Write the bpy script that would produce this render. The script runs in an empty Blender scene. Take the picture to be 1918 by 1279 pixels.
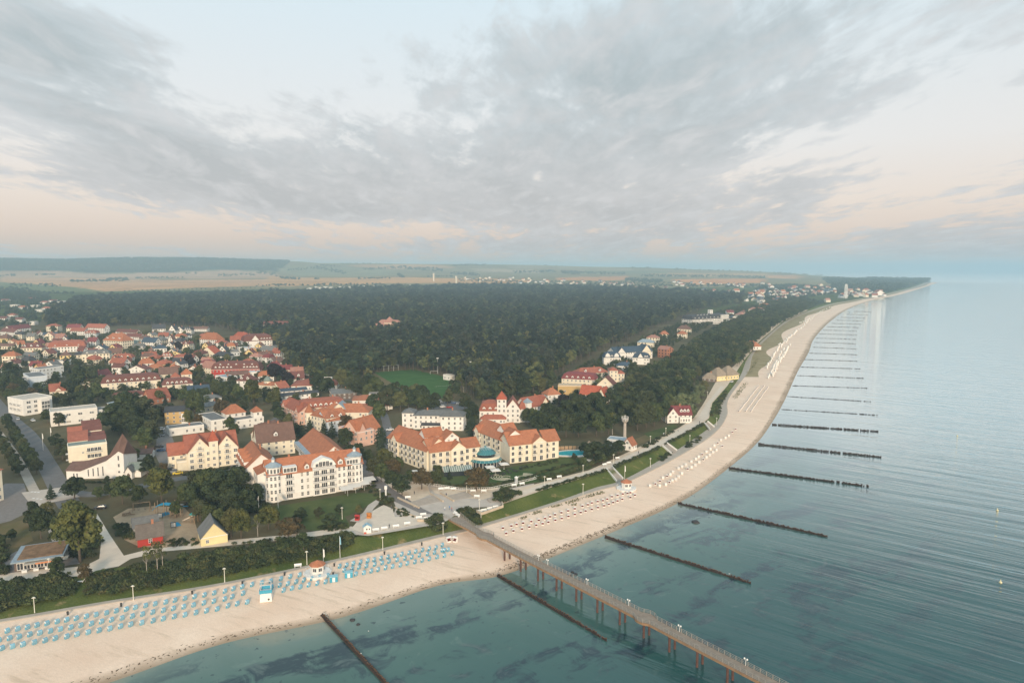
import bpy, bmesh, math, random
import numpy as np
from mathutils import Vector, Matrix, geometry, noise as mnoise
random.seed(7); RNG = np.random.default_rng(7)
SC = bpy.context.scene
COL = SC.collection

# ------------------------------------------------------------------ camera
CAM_H, FPX, HOR = 98.0, 1279.0, 503.0
PITCH = math.atan((639.5-HOR)/FPX)
cd = bpy.data.cameras.new('camera'); cam = bpy.data.objects.new('camera', cd); COL.objects.link(cam)
cd.sensor_width = 36; cd.lens = 36*FPX/1918; cd.clip_start = 1; cd.clip_end = 200000
cam.location = (0, 0, CAM_H); cam.rotation_euler = (math.pi/2-PITCH, 0, 0)
SC.camera = cam
SC.render.resolution_x, SC.render.resolution_y = 1024, 682

def G(x, y, z=5.0):
    "surveyed point: where the sight line through a photo pixel meets height z"
    u = (x-959)/FPX; v = -(y-639.5)/FPX
    dy = math.cos(PITCH)+v*math.sin(PITCH); dz = -math.sin(PITCH)+v*math.cos(PITCH)
    t = (z-CAM_H)/dz
    return Vector((u*t, dy*t, z))
def pix(x, y, z):
    dy = y*math.cos(PITCH)-(z-CAM_H)*math.sin(PITCH); dv = y*math.sin(PITCH)+(z-CAM_H)*math.cos(PITCH)
    return 959+FPX*x/dy, 639.5-FPX*dv/dy

# ------------------------------------------------------------------ light
SUN_EL, SUN_AZ = math.radians(17), math.radians(172)     # azimuth from +Y towards +X: behind the camera
SKY_STRENGTH = 0.1
sd = bpy.data.lights.new('sun', 'SUN'); sd.energy = 3.2; sd.angle = math.radians(9); sd.color = (1.0, .80, .58)
sun = bpy.data.objects.new('sun', sd); COL.objects.link(sun)
to_sun = Vector((math.sin(SUN_AZ)*math.cos(SUN_EL), math.cos(SUN_AZ)*math.cos(SUN_EL), math.sin(SUN_EL)))
sun.rotation_euler = to_sun.to_track_quat('Z', 'Y').to_euler(); sun.location = (0, -50, 300)
vs = SC.view_settings; vs.view_transform = 'Standard'; vs.look = 'None'; vs.exposure = 0.2; vs.gamma = 1.0
vs.use_curve_mapping = False
SC.cycles.use_denoising = True
SC.cycles.max_bounces = 6; SC.cycles.diffuse_bounces = 2; SC.cycles.glossy_bounces = 2
SC.cycles.transparent_max_bounces = 6; SC.cycles.volume_bounces = 1; SC.cycles.transmission_bounces = 2
SC.cycles.use_adaptive_sampling = True; SC.cycles.caustics_reflective = False; SC.cycles.caustics_refractive = False

class NT:
    "tiny node-tree helper"
    def __init__(s, tree): s.t = tree; s.n = tree.nodes; s.l = tree.links
    def add(s, typ, **kw):
        n = s.n.new(typ)
        for k, v in kw.items(): setattr(n, k, v)
        return n
    def put(s, sock, val):
        if isinstance(val, bpy.types.NodeSocket): s.l.new(val, sock)
        elif val is not None: sock.default_value = val
    def math(s, op, a, b=None, c=None, clamp=False):
        n = s.add('ShaderNodeMath', operation=op); n.use_clamp = clamp
        for i, v in enumerate((a, b, c)):
            if v is not None: s.put(n.inputs[i], v)
        return n.outputs[0]
    def vmath(s, op, a, b=None):
        n = s.add('ShaderNodeVectorMath', operation=op); s.put(n.inputs[0], a)
        if b is not None: s.put(n.inputs[1], b)
        return n.outputs['Value'] if op in ('DOT_PRODUCT', 'LENGTH') else n.outputs[0]
    def mix(s, f, a, b, blend='MIX'):
        n = s.add('ShaderNodeMix', data_type='RGBA', blend_type=blend)
        s.put(n.inputs[0], f); s.put(n.inputs[6], a); s.put(n.inputs[7], b); return n.outputs[2]
    def noise(s, vec, scale, detail=3, rough=.5, dist=0.0):
        n = s.add('ShaderNodeTexNoise'); s.put(n.inputs['Vector'], vec)
        n.inputs['Scale'].default_value = scale; n.inputs['Detail'].default_value = detail
        n.inputs['Roughness'].default_value = rough; n.inputs['Distortion'].default_value = dist
        return n.outputs['Fac']
    def ramp(s, f, stops, interp='LINEAR'):
        n = s.add('ShaderNodeValToRGB'); s.put(n.inputs[0], f); n.color_ramp.interpolation = interp
        e = n.color_ramp.elements
        while len(e) < len(stops): e.new(.5)
        for i, (p, c) in enumerate(stops): e[i].position = p; e[i].color = tuple(c[:3])+(1,)
        return n.outputs[0]
    def mrange(s, v, a, b, c=0.0, d=1.0, smooth=False):
        n = s.add('ShaderNodeMapRange', interpolation_type='SMOOTHSTEP' if smooth else 'LINEAR')
        for i, q in enumerate((v, a, b, c, d)): s.put(n.inputs[i], q)
        return n.outputs[0]
    def mapping(s, vec, rot=(0, 0, 0), scale=(1, 1, 1)):
        n = s.add('ShaderNodeMapping'); s.put(n.inputs[0], vec); n.inputs['Rotation'].default_value = rot
        m_ = s.add('ShaderNodeMapping'); s.l.new(n.outputs[0], m_.inputs[0]); m_.inputs['Scale'].default_value = scale; return m_.outputs[0]

def sr(r, g, b):
    f = lambda c: c/12.92 if c <= .04045 else ((c+.055)/1.055)**2.4
    return (f(r/255), f(g/255), f(b/255), 1)

# ------------------------------------------------------------------ sky
wd = bpy.data.worlds.new('World'); SC.world = wd; wd.use_nodes = True
w = NT(wd.node_tree); w.n.clear()
wout = w.add('ShaderNodeOutputWorld'); bg = w.add('ShaderNodeBackground'); w.l.new(bg.outputs[0], wout.inputs[0])
bg.inputs[1].default_value = SKY_STRENGTH
sky = w.add('ShaderNodeTexSky', sky_type='NISHITA'); sky.sun_disc = False
sky.sun_elevation = SUN_EL; sky.sun_rotation = SUN_AZ; sky.altitude = 100; sky.dust_density = 2.0
tc = w.add('ShaderNodeTexCoord'); D = tc.outputs['Generated']
sp = w.add('ShaderNodeSeparateXYZ'); w.l.new(D, sp.inputs[0]); dx, dy_, dz = sp.outputs
az = w.math('ARCTAN2', dx, dy_); el = w.math('ARCSINE', dz)
elp = w.math('MAXIMUM', el, 0.0)
# thin high veil: pale blue overhead, cream then peach towards the horizon
veil = w.ramp(w.mrange(elp, 0.0, .9), [(0.0, (6.6, 4.9, 4.2)), (.05, (8.3, 6.1, 5.0)), (.10, (8.8, 7.2, 6.2)), (.18, (8.5, 8.0, 7.6)), (.40, (7.2, 8.3, 8.7)), (1.0, (5.2, 6.9, 7.9))])
base = w.mix(.82, sky.outputs[0], veil)
# grey cloud deck, projected on a flat layer so it foreshortens towards the horizon
den = w.math('ADD', w.math('MAXIMUM', dz, 0.0), .10)
pv = w.add('ShaderNodeCombineXYZ'); w.l.new(w.math('DIVIDE', dx, den), pv.inputs[0]); w.l.new(w.math('DIVIDE', dy_, den), pv.inputs[1])
P = pv.outputs[0]
n1 = w.noise(w.mapping(P, (0, 0, .22), (1.0, .42, 1)), 1.7, 10, .60, .5)
n2 = w.noise(w.mapping(P, (0, 0, -.15), (1.0, .38, 1)), 5.2, 9, .62, .35)
n3 = w.noise(P, .5, 2, .5)
wv = w.math('ADD', w.math('MULTIPLY', n1, .54), w.math('MULTIPLY', n2, .46))
# where the big banks and the clear gaps hang (azimuth, elevation, half-widths in radians, tilt, weight)
def blob(a0, e0, sa, se, tilt, wt):
    a = w.math('SUBTRACT', az, a0); e = w.math('SUBTRACT', el, e0)
    c, s_ = math.cos(tilt), math.sin(tilt)
    a2 = w.math('DIVIDE', w.math('ADD', w.math('MULTIPLY', a, c), w.math('MULTIPLY', e, s_)), sa)
    e2 = w.math('DIVIDE', w.math('SUBTRACT', w.math('MULTIPLY', e, c), w.math('MULTIPLY', a, s_)), se)
    q = w.math('ADD', w.math('MULTIPLY', a2, a2), w.math('MULTIPLY', e2, e2))
    return w.math('MULTIPLY', w.math('POWER', 2.71828, w.math('MULTIPLY', q, -1)), wt)
def pb(x, y, wx, wy, tilt, wt):
    u = (x-959)/FPX; a = math.atan(u); return blob(a, math.atan((HOR-y)/FPX*math.cos(a)), wx/FPX*math.cos(a)**2, wy/FPX*math.cos(a), tilt, wt)
blobs = [pb(1120, 160, 330, 110, -.1, .26), pb(820, 330, 420, 75, 0, .26), pb(1330, 250, 230, 60, .1, .20), pb(1500, 60, 280, 70, .2, .20),
         pb(200, 230, 330, 80, -.35, .22), pb(80, 60, 260, 100, -.35, .20), pb(330, 330, 400, 45, -.05, .22), pb(1250, 400, 420, 45, .05, .22), pb(1850, 450, 330, 40, .1, .24), pb(1050, 458, 420, 26, 0, .2), pb(760, 395, 300, 30, 0, .12),
         pb(540, 110, 165, 90, .15, -.26), pb(1680, 270, 240, 70, .1, -.26), pb(200, 425, 330, 38, -.1, -.30), pb(800, 440, 260, 20, 0, -.22), pb(1560, 430, 300, 18, .12, -.20), pb(430, 60, 110, 60, 0, -.12), pb(820, 40, 150, 40, 0, -.10), pb(30, 270, 120, 40, 0, -.2)]
n4 = w.noise(w.mapping(P, (0, 0, .1), (1.0, .45, 1)), 13.0, 5, .6, .3)
acc = w.math('ADD', w.math('MULTIPLY_ADD', w.math('SUBTRACT', wv, .5), 1.55, .515), w.math('MULTIPLY', w.math('SUBTRACT', n3, .5), .15))
acc = w.math('ADD', acc, w.math('MULTIPLY', w.math('SUBTRACT', n4, .5), .22))
for b in blobs: acc = w.math('MULTIPLY_ADD', b, .88, acc)
cov = w.mrange(acc, .47, .66, 0, .92, True)
thick = w.mrange(acc, .58, .86, 0, 1, True)
cthin = w.ramp(w.mrange(elp, 0, .5), [(0, (4.9, 4.5, 4.4)), (.14, (5.4, 5.15, 5.1)), (.4, (5.2, 5.6, 5.8)), (1, (4.9, 5.8, 6.2))])
cthick = w.ramp(w.mrange(elp, 0, .5), [(0, (4.5, 4.2, 4.15)), (.2, (4.5, 4.5, 4.55)), (.5, (3.85, 4.4, 4.6)), (1, (3.5, 4.25, 4.65))])
ccol = w.mix(thick, cthin, cthick)
ccol = w.mix(w.mrange(n2, .46, .66, 0, .5), ccol, (7.1, 6.9, 6.9, 1))
w.l.new(w.mix(cov, base, ccol), bg.inputs[0])

# ------------------------------------------------------------------ mesh and object helpers
def link(o, parent=None):
    COL.objects.link(o)
    if parent is not None: o.parent = parent
    return o
def tag(o, label=None, cat=None, group=None, kind=None):
    if label: o['label'] = label
    if cat: o['category'] = cat
    if group: o['group'] = group
    if kind: o['kind'] = kind
    return o
def empty(name, loc=(0, 0, 0), rz=0.0, label=None, cat=None, group=None, scale=None):
    o = bpy.data.objects.new(name, None); COL.objects.link(o); o.location = loc; o.rotation_euler = (0, 0, rz)
    if scale is not None: o.scale = (scale,)*3 if isinstance(scale, (int, float)) else scale
    return tag(o, label, cat, group)
def inst(name, mesh, parent=None, loc=(0, 0, 0), rz=0.0, scale=None):
    o = bpy.data.objects.new(name, mesh); COL.objects.link(o); o.location = loc
    if rz: o.rotation_euler = (0, 0, rz)
    if scale is not None: o.scale = (scale,)*3 if isinstance(scale, (int, float)) else scale
    if parent is not None: o.parent = parent
    return o
class MB:
    "collects boxes, tubes and sheets; build() links them as one mesh object"
    def __init__(s): s.v = []; s.f = []; s.m = []; s.mi = 0
    def poly(s, pts):
        n = len(s.v); s.v += [tuple(p) for p in pts]; s.f.append(tuple(range(n, n+len(pts)))); s.m.append(s.mi); return s
    def raw(s, vs, fs):
        n = len(s.v); s.v += [tuple(p) for p in vs]; s.f += [tuple(i+n for i in f) for f in fs]; s.m += [s.mi]*len(fs); return s
    def box(s, x0, x1, y0, y1, z0, z1):
        return s.raw([(x0, y0, z0), (x1, y0, z0), (x1, y1, z0), (x0, y1, z0), (x0, y0, z1), (x1, y0, z1), (x1, y1, z1), (x0, y1, z1)],
                     [(0, 3, 2, 1), (4, 5, 6, 7), (0, 1, 5, 4), (1, 2, 6, 5), (2, 3, 7, 6), (3, 0, 4, 7)])
    def bar(s, a, b, w, h=None):
        a = Vector(a); b = Vector(b); d = (b-a).normalized(); h = h or w
        up = Vector((0, 0, 1)) if abs(d.z) < .95 else Vector((0, 1, 0))
        r = d.cross(up).normalized()*w/2; u = r.cross(d).normalized()*h/2
        return s.raw([a-r-u, a+r-u, a+r+u, a-r+u, b-r-u, b+r-u, b+r+u, b-r+u],
                     [(0, 1, 2, 3), (4, 7, 6, 5), (0, 4, 5, 1), (1, 5, 6, 2), (2, 6, 7, 3), (3, 7, 4, 0)])
    def lathe(s, prof, n=12, c=(0, 0, 0), a0=0.0, a1=2*math.pi, cap=True):
        full = abs(a1-a0) > 6.28; k = n if full else n+1; vs = []
        for r, z in prof:
            for i in range(k):
                a = a0+(a1-a0)*i/n; vs.append((c[0]+r*math.cos(a), c[1]+r*math.sin(a), c[2]+z))
        fs = []
        for j in range(len(prof)-1):
            for i in range(n):
                i2 = (i+1) % k if full else i+1
                fs.append((j*k+i, j*k+i2, (j+1)*k+i2, (j+1)*k+i))
        if cap and full:
            fs.append(tuple(range(k-1, -1, -1))); fs.append(tuple((len(prof)-1)*k+i for i in range(k)))
        return s.raw(vs, fs)
    def prism(s, pts, z0, z1):
        n = len(pts); vs = [(p[0], p[1], z0) for p in pts]+[(p[0], p[1], z1) for p in pts]
        fs = [tuple(range(n-1, -1, -1)), tuple(range(n, 2*n))]+[(i, (i+1) % n, n+(i+1) % n, n+i) for i in range(n)]
        return s.raw(vs, fs)
    def mesh(s, name, mats, smooth=False):
        me = bpy.data.meshes.new(name); me.from_pydata(s.v, [], s.f)
        for m in (mats if isinstance(mats, (list, tuple)) else [mats]): me.materials.append(m)
        if len(me.materials) > 1: me.polygons.foreach_set('material_index', s.m)
        if smooth: me.polygons.foreach_set('use_smooth', [True]*len(s.f))
        me.update(); return me
    def build(s, name, mats, parent=None, loc=(0, 0, 0), rz=0.0, smooth=False):
        return inst(name, s.mesh(name, mats, smooth), parent, loc, rz)

MATS = {}
def mat(name, col, rough=.8, var=.15, scale=1.0, spec=.3, metal=0.0, bump=0.0, bscale=None, rnd=0.0, emit=None, coat=0):
    if name in MATS: return MATS[name]
    m = bpy.data.materials.new(name); m.use_nodes = True; t = NT(m.node_tree); b = t.n['Principled BSDF']
    b.inputs['Roughness'].default_value = rough; b.inputs['Specular IOR Level'].default_value = spec; b.inputs['Metallic'].default_value = metal
    c = tuple(col[:3])+(1,)
    co = t.add('ShaderNodeTexCoord').outputs['Object']
    if var or rnd:
        f = t.noise(co, scale, 5, .62)
        k = t.mrange(f, .25, .75, 1-var, 1+var)
        if rnd:
            oi = t.add('ShaderNodeObjectInfo').outputs['Random']
            k = t.math('MULTIPLY', k, t.mrange(oi, 0, 1, 1-rnd, 1+rnd))
        t.l.new(t.mix(1.0, c, k, 'MULTIPLY'), b.inputs['Base Color'])
    else: b.inputs['Base Color'].default_value = c
    if bump:
        bn = t.add('ShaderNodeBump'); bn.inputs['Strength'].default_value = 1; bn.inputs['Distance'].default_value = bump
        t.l.new(t.noise(co, bscale or scale*4, 4, .6), bn.inputs['Height']); t.l.new(bn.outputs[0], b.inputs['Normal'])
    if emit: b.inputs['Emission Color'].default_value = tuple(emit)+(1,); b.inputs['Emission Strength'].default_value = 1
    MATS[name] = m; return m
def cr(pts, n):
    "Catmull-Rom through 3-D points, n steps per span"
    P_ = [Vector(p) for p in pts]; P_ = [P_[0]*2-P_[1]]+P_+[P_[-1]*2-P_[-2]]; out = []
    for i in range(1, len(P_)-2):
        for k in range(n):
            t = k/n; a, b, c, d = P_[i-1:i+3]
            out.append(.5*((2*b)+(c-a)*t+(2*a-5*b+4*c-d)*t*t+(3*b-a-3*c+d)*t**3))
    return out+[P_[-2]]
def inpoly(x, y, poly):
    c = False; j = len(poly)-1
    for i in range(len(poly)):
        xi, yi = poly[i][0], poly[i][1]; xj, yj = poly[j][0], poly[j][1]
        if (yi > y) != (yj > y) and x < (xj-xi)*(y-yi)/(yj-yi)+xi: c = not c
        j = i
    return c
def sheet(name, pts, z, m, kind='structure', uvz=None):
    "flat polygon sheet (any outline) at height z"
    t = geometry.tessellate_polygon([[Vector((p[0], p[1], 0)) for p in pts]])
    me = bpy.data.meshes.new(name); me.from_pydata([(p[0], p[1], z) for p in pts], [], [tuple(f) for f in t])
    me.materials.append(m); me.update()
    bm = bmesh.new(); bm.from_mesh(me); bmesh.ops.recalc_face_normals(bm, faces=bm.faces)
    for f in bm.faces:
        if f.normal.z < 0: f.normal_flip()
    bm.to_mesh(me); bm.free()
    o = inst(name, me)
    if kind: o['kind'] = kind
    return o
def psheet(name, pix_pts, z, m, kind='structure', smooth=0):
    pts = [G(x, y, z) for x, y in pix_pts]
    return sheet(name, pts, z, m, kind)
def road(name, pts, width, z, m, n=8):
    c = cr([(p[0], p[1], 0) for p in pts], n); L = []; R = []
    for i, p in enumerate(c):
        d = (c[min(i+1, len(c)-1)]-c[max(i-1, 0)]).normalized(); nn = Vector((-d.y, d.x, 0))*width/2
        L.append(p+nn); R.append(p-nn)
    mb = MB(); k = len(c)
    mb.raw([(p.x, p.y, z) for p in L]+[(p.x, p.y, z) for p in R], [(i+k, i+k+1, i+1, i) for i in range(k-1)])
    o = mb.build(name, m); o['kind'] = 'structure'; return o
# ------------------------------------------------------------------ coast: waterline S, beach edge W, promenade inner edge L, top of bank U
T_ = [((-700, 1640), (-700, 1268), (-700, 1262), (-700, 1180)), ((-250, 1430), (-250, 1200), (-250, 1193), (-250, 1112)),
      ((210, 1277), (0, 1166), (0, 1159), (0, 1090)), ((420, 1205), (200, 1131), (200, 1125), (180, 1068)),
      ((641, 1156), (420, 1096), (420, 1090), (420, 1036)), ((820, 1097), (640, 1050), (640, 1044), (640, 1004)),
      ((930, 1080), (820, 1008), (820, 1001), (825, 972)), ((1012, 1052), (880, 994), (880, 987), (868, 962)),
      ((1086, 1022), (960, 970), (960, 964), (946, 940)), ((1163, 990), (1050, 942), (1050, 936), (1030, 912)),
      ((1240, 957), (1117, 920), (1115, 913), (1085, 896)), ((1300, 925), (1180, 901), (1172, 896), (1146, 876)),
      ((1363, 878), (1275, 853), (1262, 846), (1232, 838)), ((1415, 833), (1338, 812), (1322, 806), (1306, 800)),
      ((1444, 795), (1362, 778), (1347, 784), (1328, 782)), ((1470, 750), (1366, 745), (1350, 757), (1333, 755)),
      ((1495, 695), (1402, 695), (1386, 705), (1362, 722)), ((1515, 660), (1412, 662), (1402, 668), (1392, 676)),
      ((1527, 632), (1440, 631), (1432, 633), (1424, 637)), ((1558, 600), (1480, 600), (1474, 600), (1466, 601)),
      ((1593, 577), (1528, 580), (1522, 580), (1514, 580)), ((1638, 562), (1575, 567), (1568, 567), (1558, 567)),
      ((1690, 551), (1640, 556), (1632, 556), (1622, 556)), ((1735, 537), (1712, 540), (1704, 540), (1694, 540)), ((1758, 529), (1742, 529), (1735, 529), (1726, 529))]
NS = 8
cS = cr([G(*t[0], 0.0) for t in T_], NS); cW = cr([G(*t[1], 1.9) for t in T_], NS)
cL = cr([G(*t[2], 2.15) for t in T_], NS); cU = cr([G(*t[3], 5.0) for t in T_], NS)
NC = len(cS)
def loft(name, rows, m, attr=None):
    k = len(rows); vs = []; at = []
    for j, row in enumerate(rows):
        vs += [tuple(p) for p in row]
        at += [attr[j] if attr else 0]*NC
    fs = [(j*NC+i, j*NC+i+1, (j+1)*NC+i+1, (j+1)*NC+i) for j in range(k-1) for i in range(NC-1)]
    me = bpy.data.meshes.new(name); me.from_pydata(vs, [], fs); me.materials.append(m)
    a = me.attributes.new('shore', 'FLOAT', 'POINT'); a.data.foreach_set('value', at)
    me.polygons.foreach_set('use_smooth', [True]*len(fs)); me.update()
    bm = bmesh.new(); bm.from_mesh(me); bmesh.ops.recalc_face_normals(bm, faces=bm.faces)
    if sum(f.normal.z for f in bm.faces) < 0: bmesh.ops.reverse_faces(bm, faces=bm.faces)
    bm.to_mesh(me); bm.free()
    o = inst(name, me); o['kind'] = 'structure'; return o
def lerp_row(a, b, t, z): return [Vector((p.x+(q.x-p.x)*t, p.y+(q.y-p.y)*t, z if not callable(z) else z(i))) for i, (p, q) in enumerate(zip(a, b))]
# sand
m = bpy.data.materials.new('beach_sand'); m.use_nodes = True; t = NT(m.node_tree); b = t.n['Principled BSDF']
sh = t.add('ShaderNodeAttribute', attribute_name='shore').outputs['Fac']; co = t.add('ShaderNodeTexCoord').outputs['Object']
f1 = t.noise(co, .05, 6, .6); f2 = t.noise(co, .9, 5, .6); f3 = t.noise(t.mapping(co, (0, 0, .42), (.10, .9, 1)), .5, 5, .65)
c = t.mix(t.mrange(f1, .3, .7), sr(235, 205, 180), sr(247, 222, 199)); c = t.mix(t.mrange(f2, .35, .75, 0, .40), c, sr(220, 192, 168))
c = t.mix(t.mrange(f3, .54, .68, 0, .6), c, sr(200, 176, 150))
wet = t.math('ADD', sh, t.math('MULTIPLY', t.math('SUBTRACT', f1, .5), .12))
c = t.mix(t.mrange(wet, .02, .13, .9, 0), c, sr(160, 138, 114))
t.l.new(c, b.inputs['Base Color']); b.inputs['Roughness'].default_value = .9; b.inputs['Specular IOR Level'].default_value = .15
bn = t.add('ShaderNodeBump'); bn.inputs['Distance'].default_value = .12; t.l.new(t.noise(co, 1.6, 5, .7), bn.inputs['Height']); t.l.new(bn.outputs[0], b.inputs['Normal'])
SAND = m
BR = [(-.25, -.6), (0, -.02), (.08, .3), (.2, .62), (.45, 1.05), (.75, 1.5), (1, 1.9)]
loft('beach', [lerp_row(cS, cW, s, z) for s, z in BR], SAND, [s for s, z in BR])
def beach_z(s):
    for (a, za), (b_, zb) in zip(BR, BR[1:]):
        if s <= b_: return za+(zb-za)*(s-a)/(b_-a)
    return 1.9
PAVE = mat('promenade_paving', sr(178, 166, 152), .85, .16, .35, bump=.02, bscale=2)
CONC = mat('concrete', sr(172, 162, 150), .85, .18, .6)
lo = loft('lower_promenade', [lerp_row(cW, cW, 0, 1.2), lerp_row(cW, cW, 0, 2.15), lerp_row(cW, cL, .12, 2.15), lerp_row(cW, cL, 1.0, 2.15)], PAVE)
# grass bank
m = bpy.data.materials.new('bank_grass'); m.use_nodes = True; t = NT(m.node_tree); b = t.n['Principled BSDF']
co = t.add('ShaderNodeTexCoord').outputs['Object']
f1 = t.noise(co, .09, 5, .6); f2 = t.noise(co, 1.3, 5, .7)
c = t.mix(t.mrange(f1, .35, .68), sr(78, 92, 44), sr(112, 116, 60)); c = t.mix(t.mrange(f2, .3, .8, 0, .6), c, sr(66, 78, 40))
c = t.mix(t.mrange(t.noise(co, .16, 4, .6), .60, .70, 0, .75), c, sr(160, 138, 98))
t.l.new(c, b.inputs['Base Color']); b.inputs['Roughness'].default_value = .95; b.inputs['Specular IOR Level'].default_value = .1
bn = t.add('ShaderNodeBump'); bn.inputs['Distance'].default_value = .35; t.l.new(f2, bn.inputs['Height']); t.l.new(bn.outputs[0], b.inputs['Normal'])
BANK = m
loft('grass_bank', [lerp_row(cL, cL, 0, 2.15)]+[lerp_row(cL, cU, s, 2.15+2.85*z) for s, z in ((.15, .12), (.4, .42), (.7, .8), (.9, .97), (1, 1))], BANK)

# ------------------------------------------------------------------ land sheet with the far fields and hills
HX = [-400, 0, 120, 250, 380, 480, 560, 600, 700, 800, 900, 1000, 1100, 1200, 1300, 1400, 1500, 1560, 1700, 2100]
HY = [487, 486.5, 488, 484, 483.5, 486, 488, 491, 491, 492.5, 493, 494, 497, 498.5, 502, 505, 510, 513, 516, 517]
def land_z(x, y):
    r = math.hypot(x, y)
    if y < 800 or r < 2200: return 5.0
    px = 959+1279*x/y
    top = CAM_H+(HOR-np.interp(px, HX, HY)-2.5)/1279*7200
    if px < 600: knee, kz = 5200, 44.0
    elif px < 800: knee, kz = 5200, 44.0+(px-600)/200*8
    else: knee, kz = 5200, 52.0-(px-800)*.035
    kz = min(kz, top*.6+5)
    n_ = mnoise.noise(Vector((x*.0012, y*.0012, 3)))*7
    if r < knee:
        q = (r-2200)/(knee-2200); z = 5+(kz-5)*(q**1.35); z += n_*q
    else:
        q = min((r-knee)/(7200-knee), 1); q = q*q*(3-2*q); z = kz+(top-kz)*q + n_*(1-.5*q)
        if r > 7200: z = top+n_*.5-(r-7200)*.01
    return max(z, .5)
FIELDS = [  # photo outlines of the far fields: polygon, colour
 ([(0, 507), (115, 509), (180, 513), (300, 512), (420, 506), (500, 509), (520, 514), (520, 521), (300, 522), (230, 523), (120, 519), (0, 521)], sr(204, 164, 132)),
 ([(0, 521), (130, 520), (250, 524), (500, 524), (640, 521), (720, 523), (740, 527), (500, 535), (400, 538), (300, 541), (190, 546), (90, 541), (0, 530)], sr(220, 168, 124)),
 ([(0, 528), (100, 534), (190, 545), (110, 548), (0, 540)], sr(120, 124, 84)),
 ([(500, 517), (600, 520), (760, 519), (960, 523), (1010, 526), (960, 531), (760, 530), (620, 534), (500, 537)], sr(222, 168, 114)),
 ([(520, 496), (640, 500), (720, 504), (760, 514), (680, 520), (560, 517), (530, 508)], sr(150, 144, 110)),
 ([(640, 498), (760, 494), (830, 497), (860, 503), (720, 503)], sr(212, 164, 118)),
 ([(880, 503), (1010, 506), (1010, 512), (900, 509)], sr(192, 168, 140)),
 ([(940, 494), (1090, 498), (1190, 503), (1180, 508), (1080, 506), (960, 503)], sr(168, 152, 122)),
 ([(1040, 520), (1170, 518), (1190, 523), (1120, 526), (1040, 524)], sr(232, 164, 110)),
 ([(1250, 523), (1430, 522), (1432, 530), (1300, 533)], sr(236, 164, 108)),
 ([(1200, 511), (1440, 512), (1440, 518), (1240, 517)], sr(206, 166, 120)),
 ([(1438, 515), (1500, 516), (1500, 523), (1440, 521)], sr(230, 166, 116)),
 ([(1090, 506), (1250, 508), (1240, 513), (1080, 513)], sr(140, 140, 104)),
]
FORESTED = [([(-100, 480), (520, 480), (540, 492), (520, 508), (400, 505), (300, 511), (190, 512), (120, 508), (-100, 506)], sr(46, 60, 44))]
bound = [(p.x, p.y) for p in cU]+[(2750, 6200), (2400, 9500), (-9500, 9500), (-9500, -150), (-900, -150)]
pts = list(bound); nb = len(pts); edges = [(i, (i+1) % nb) for i in range(nb)]
bpoly = bound
r = 1400.0
while r < 9000:
    for a in np.arange(-46, 33, .45):
        x, y = r*math.sin(math.radians(a)), r*math.cos(math.radians(a))
        if inpoly(x, y, bpoly): pts.append((x+random.uniform(-.1, .1), y))
    r *= 1.019
V2, E2, F2, *_ = geometry.delaunay_2d_cdt([Vector(p) for p in pts], edges, [], 1, 1e-4)
gv = [(v.x, v.y, land_z(v.x, v.y)) for v in V2]
me = bpy.data.meshes.new('ground'); me.from_pydata(gv, [], [tuple(f) for f in F2])
ca = me.color_attributes.new('tone', 'FLOAT_COLOR', 'POINT')
cols = np.zeros((len(gv), 4), np.float32); cols[:, 3] = 1
for i, (x, y, z) in enumerate(gv):
    r = math.hypot(x, y); c = sr(112, 104, 82)
    if r > 1500 and y > 0:
        c = sr(150, 136, 100) if z > 12 else sr(92, 100, 62)
        px, py = pix(x, y, z)
        px += 9*mnoise.noise(Vector((x*.004, y*.004, 0))); py += 1.2*mnoise.noise(Vector((x*.003, y*.003, 5)))
        for poly, cc in FIELDS:
            if inpoly(px, py, poly): c = cc
        for poly, cc in FORESTED:
            if inpoly(px, py, poly): c = cc
    cols[i] = c
ca.data.foreach_set('color', cols.ravel())
m = bpy.data.materials.new('land'); m.use_nodes = True; t = NT(m.node_tree); b = t.n['Principled BSDF']
tone = t.add('ShaderNodeAttribute', attribute_name='tone').outputs['Color']; co = t.add('ShaderNodeTexCoord').outputs['Object']
near = t.mix(t.mrange(t.noise(co, .035, 5, .6), .4, .62), (.55, .6, .5, 1), (1.15, 1.08, 1.0, 1))
vo = t.add('ShaderNodeTexVoronoi'); vo.inputs['Scale'].default_value = .0042; t.l.new(co, vo.inputs['Vector'])
vs_ = t.add('ShaderNodeSeparateColor'); t.l.new(vo.outputs['Color'], vs_.inputs[0])
c = t.mix(1.0, tone, t.mix(.5, near, t.mrange(vs_.outputs[0], 0, 1, .72, 1.2)), 'MULTIPLY')
c = t.mix(t.mrange(t.noise(co, .4, 4, .6), .3, .8, 0, .35), c, t.mix(1.0, c, (.5, .52, .5, 1), 'MULTIPLY'))
t.l.new(c, b.inputs['Base Color']); b.inputs['Roughness'].default_value = 1; b.inputs['Specular IOR Level'].default_value = 0
me.materials.append(m); me.update()
bm = bmesh.new(); bm.from_mesh(me)
for f in bm.faces:
    if f.normal.z < 0: f.normal_flip()
bm.to_mesh(me); bm.free()
ground = inst('ground', me); ground['kind'] = 'structure'

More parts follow.
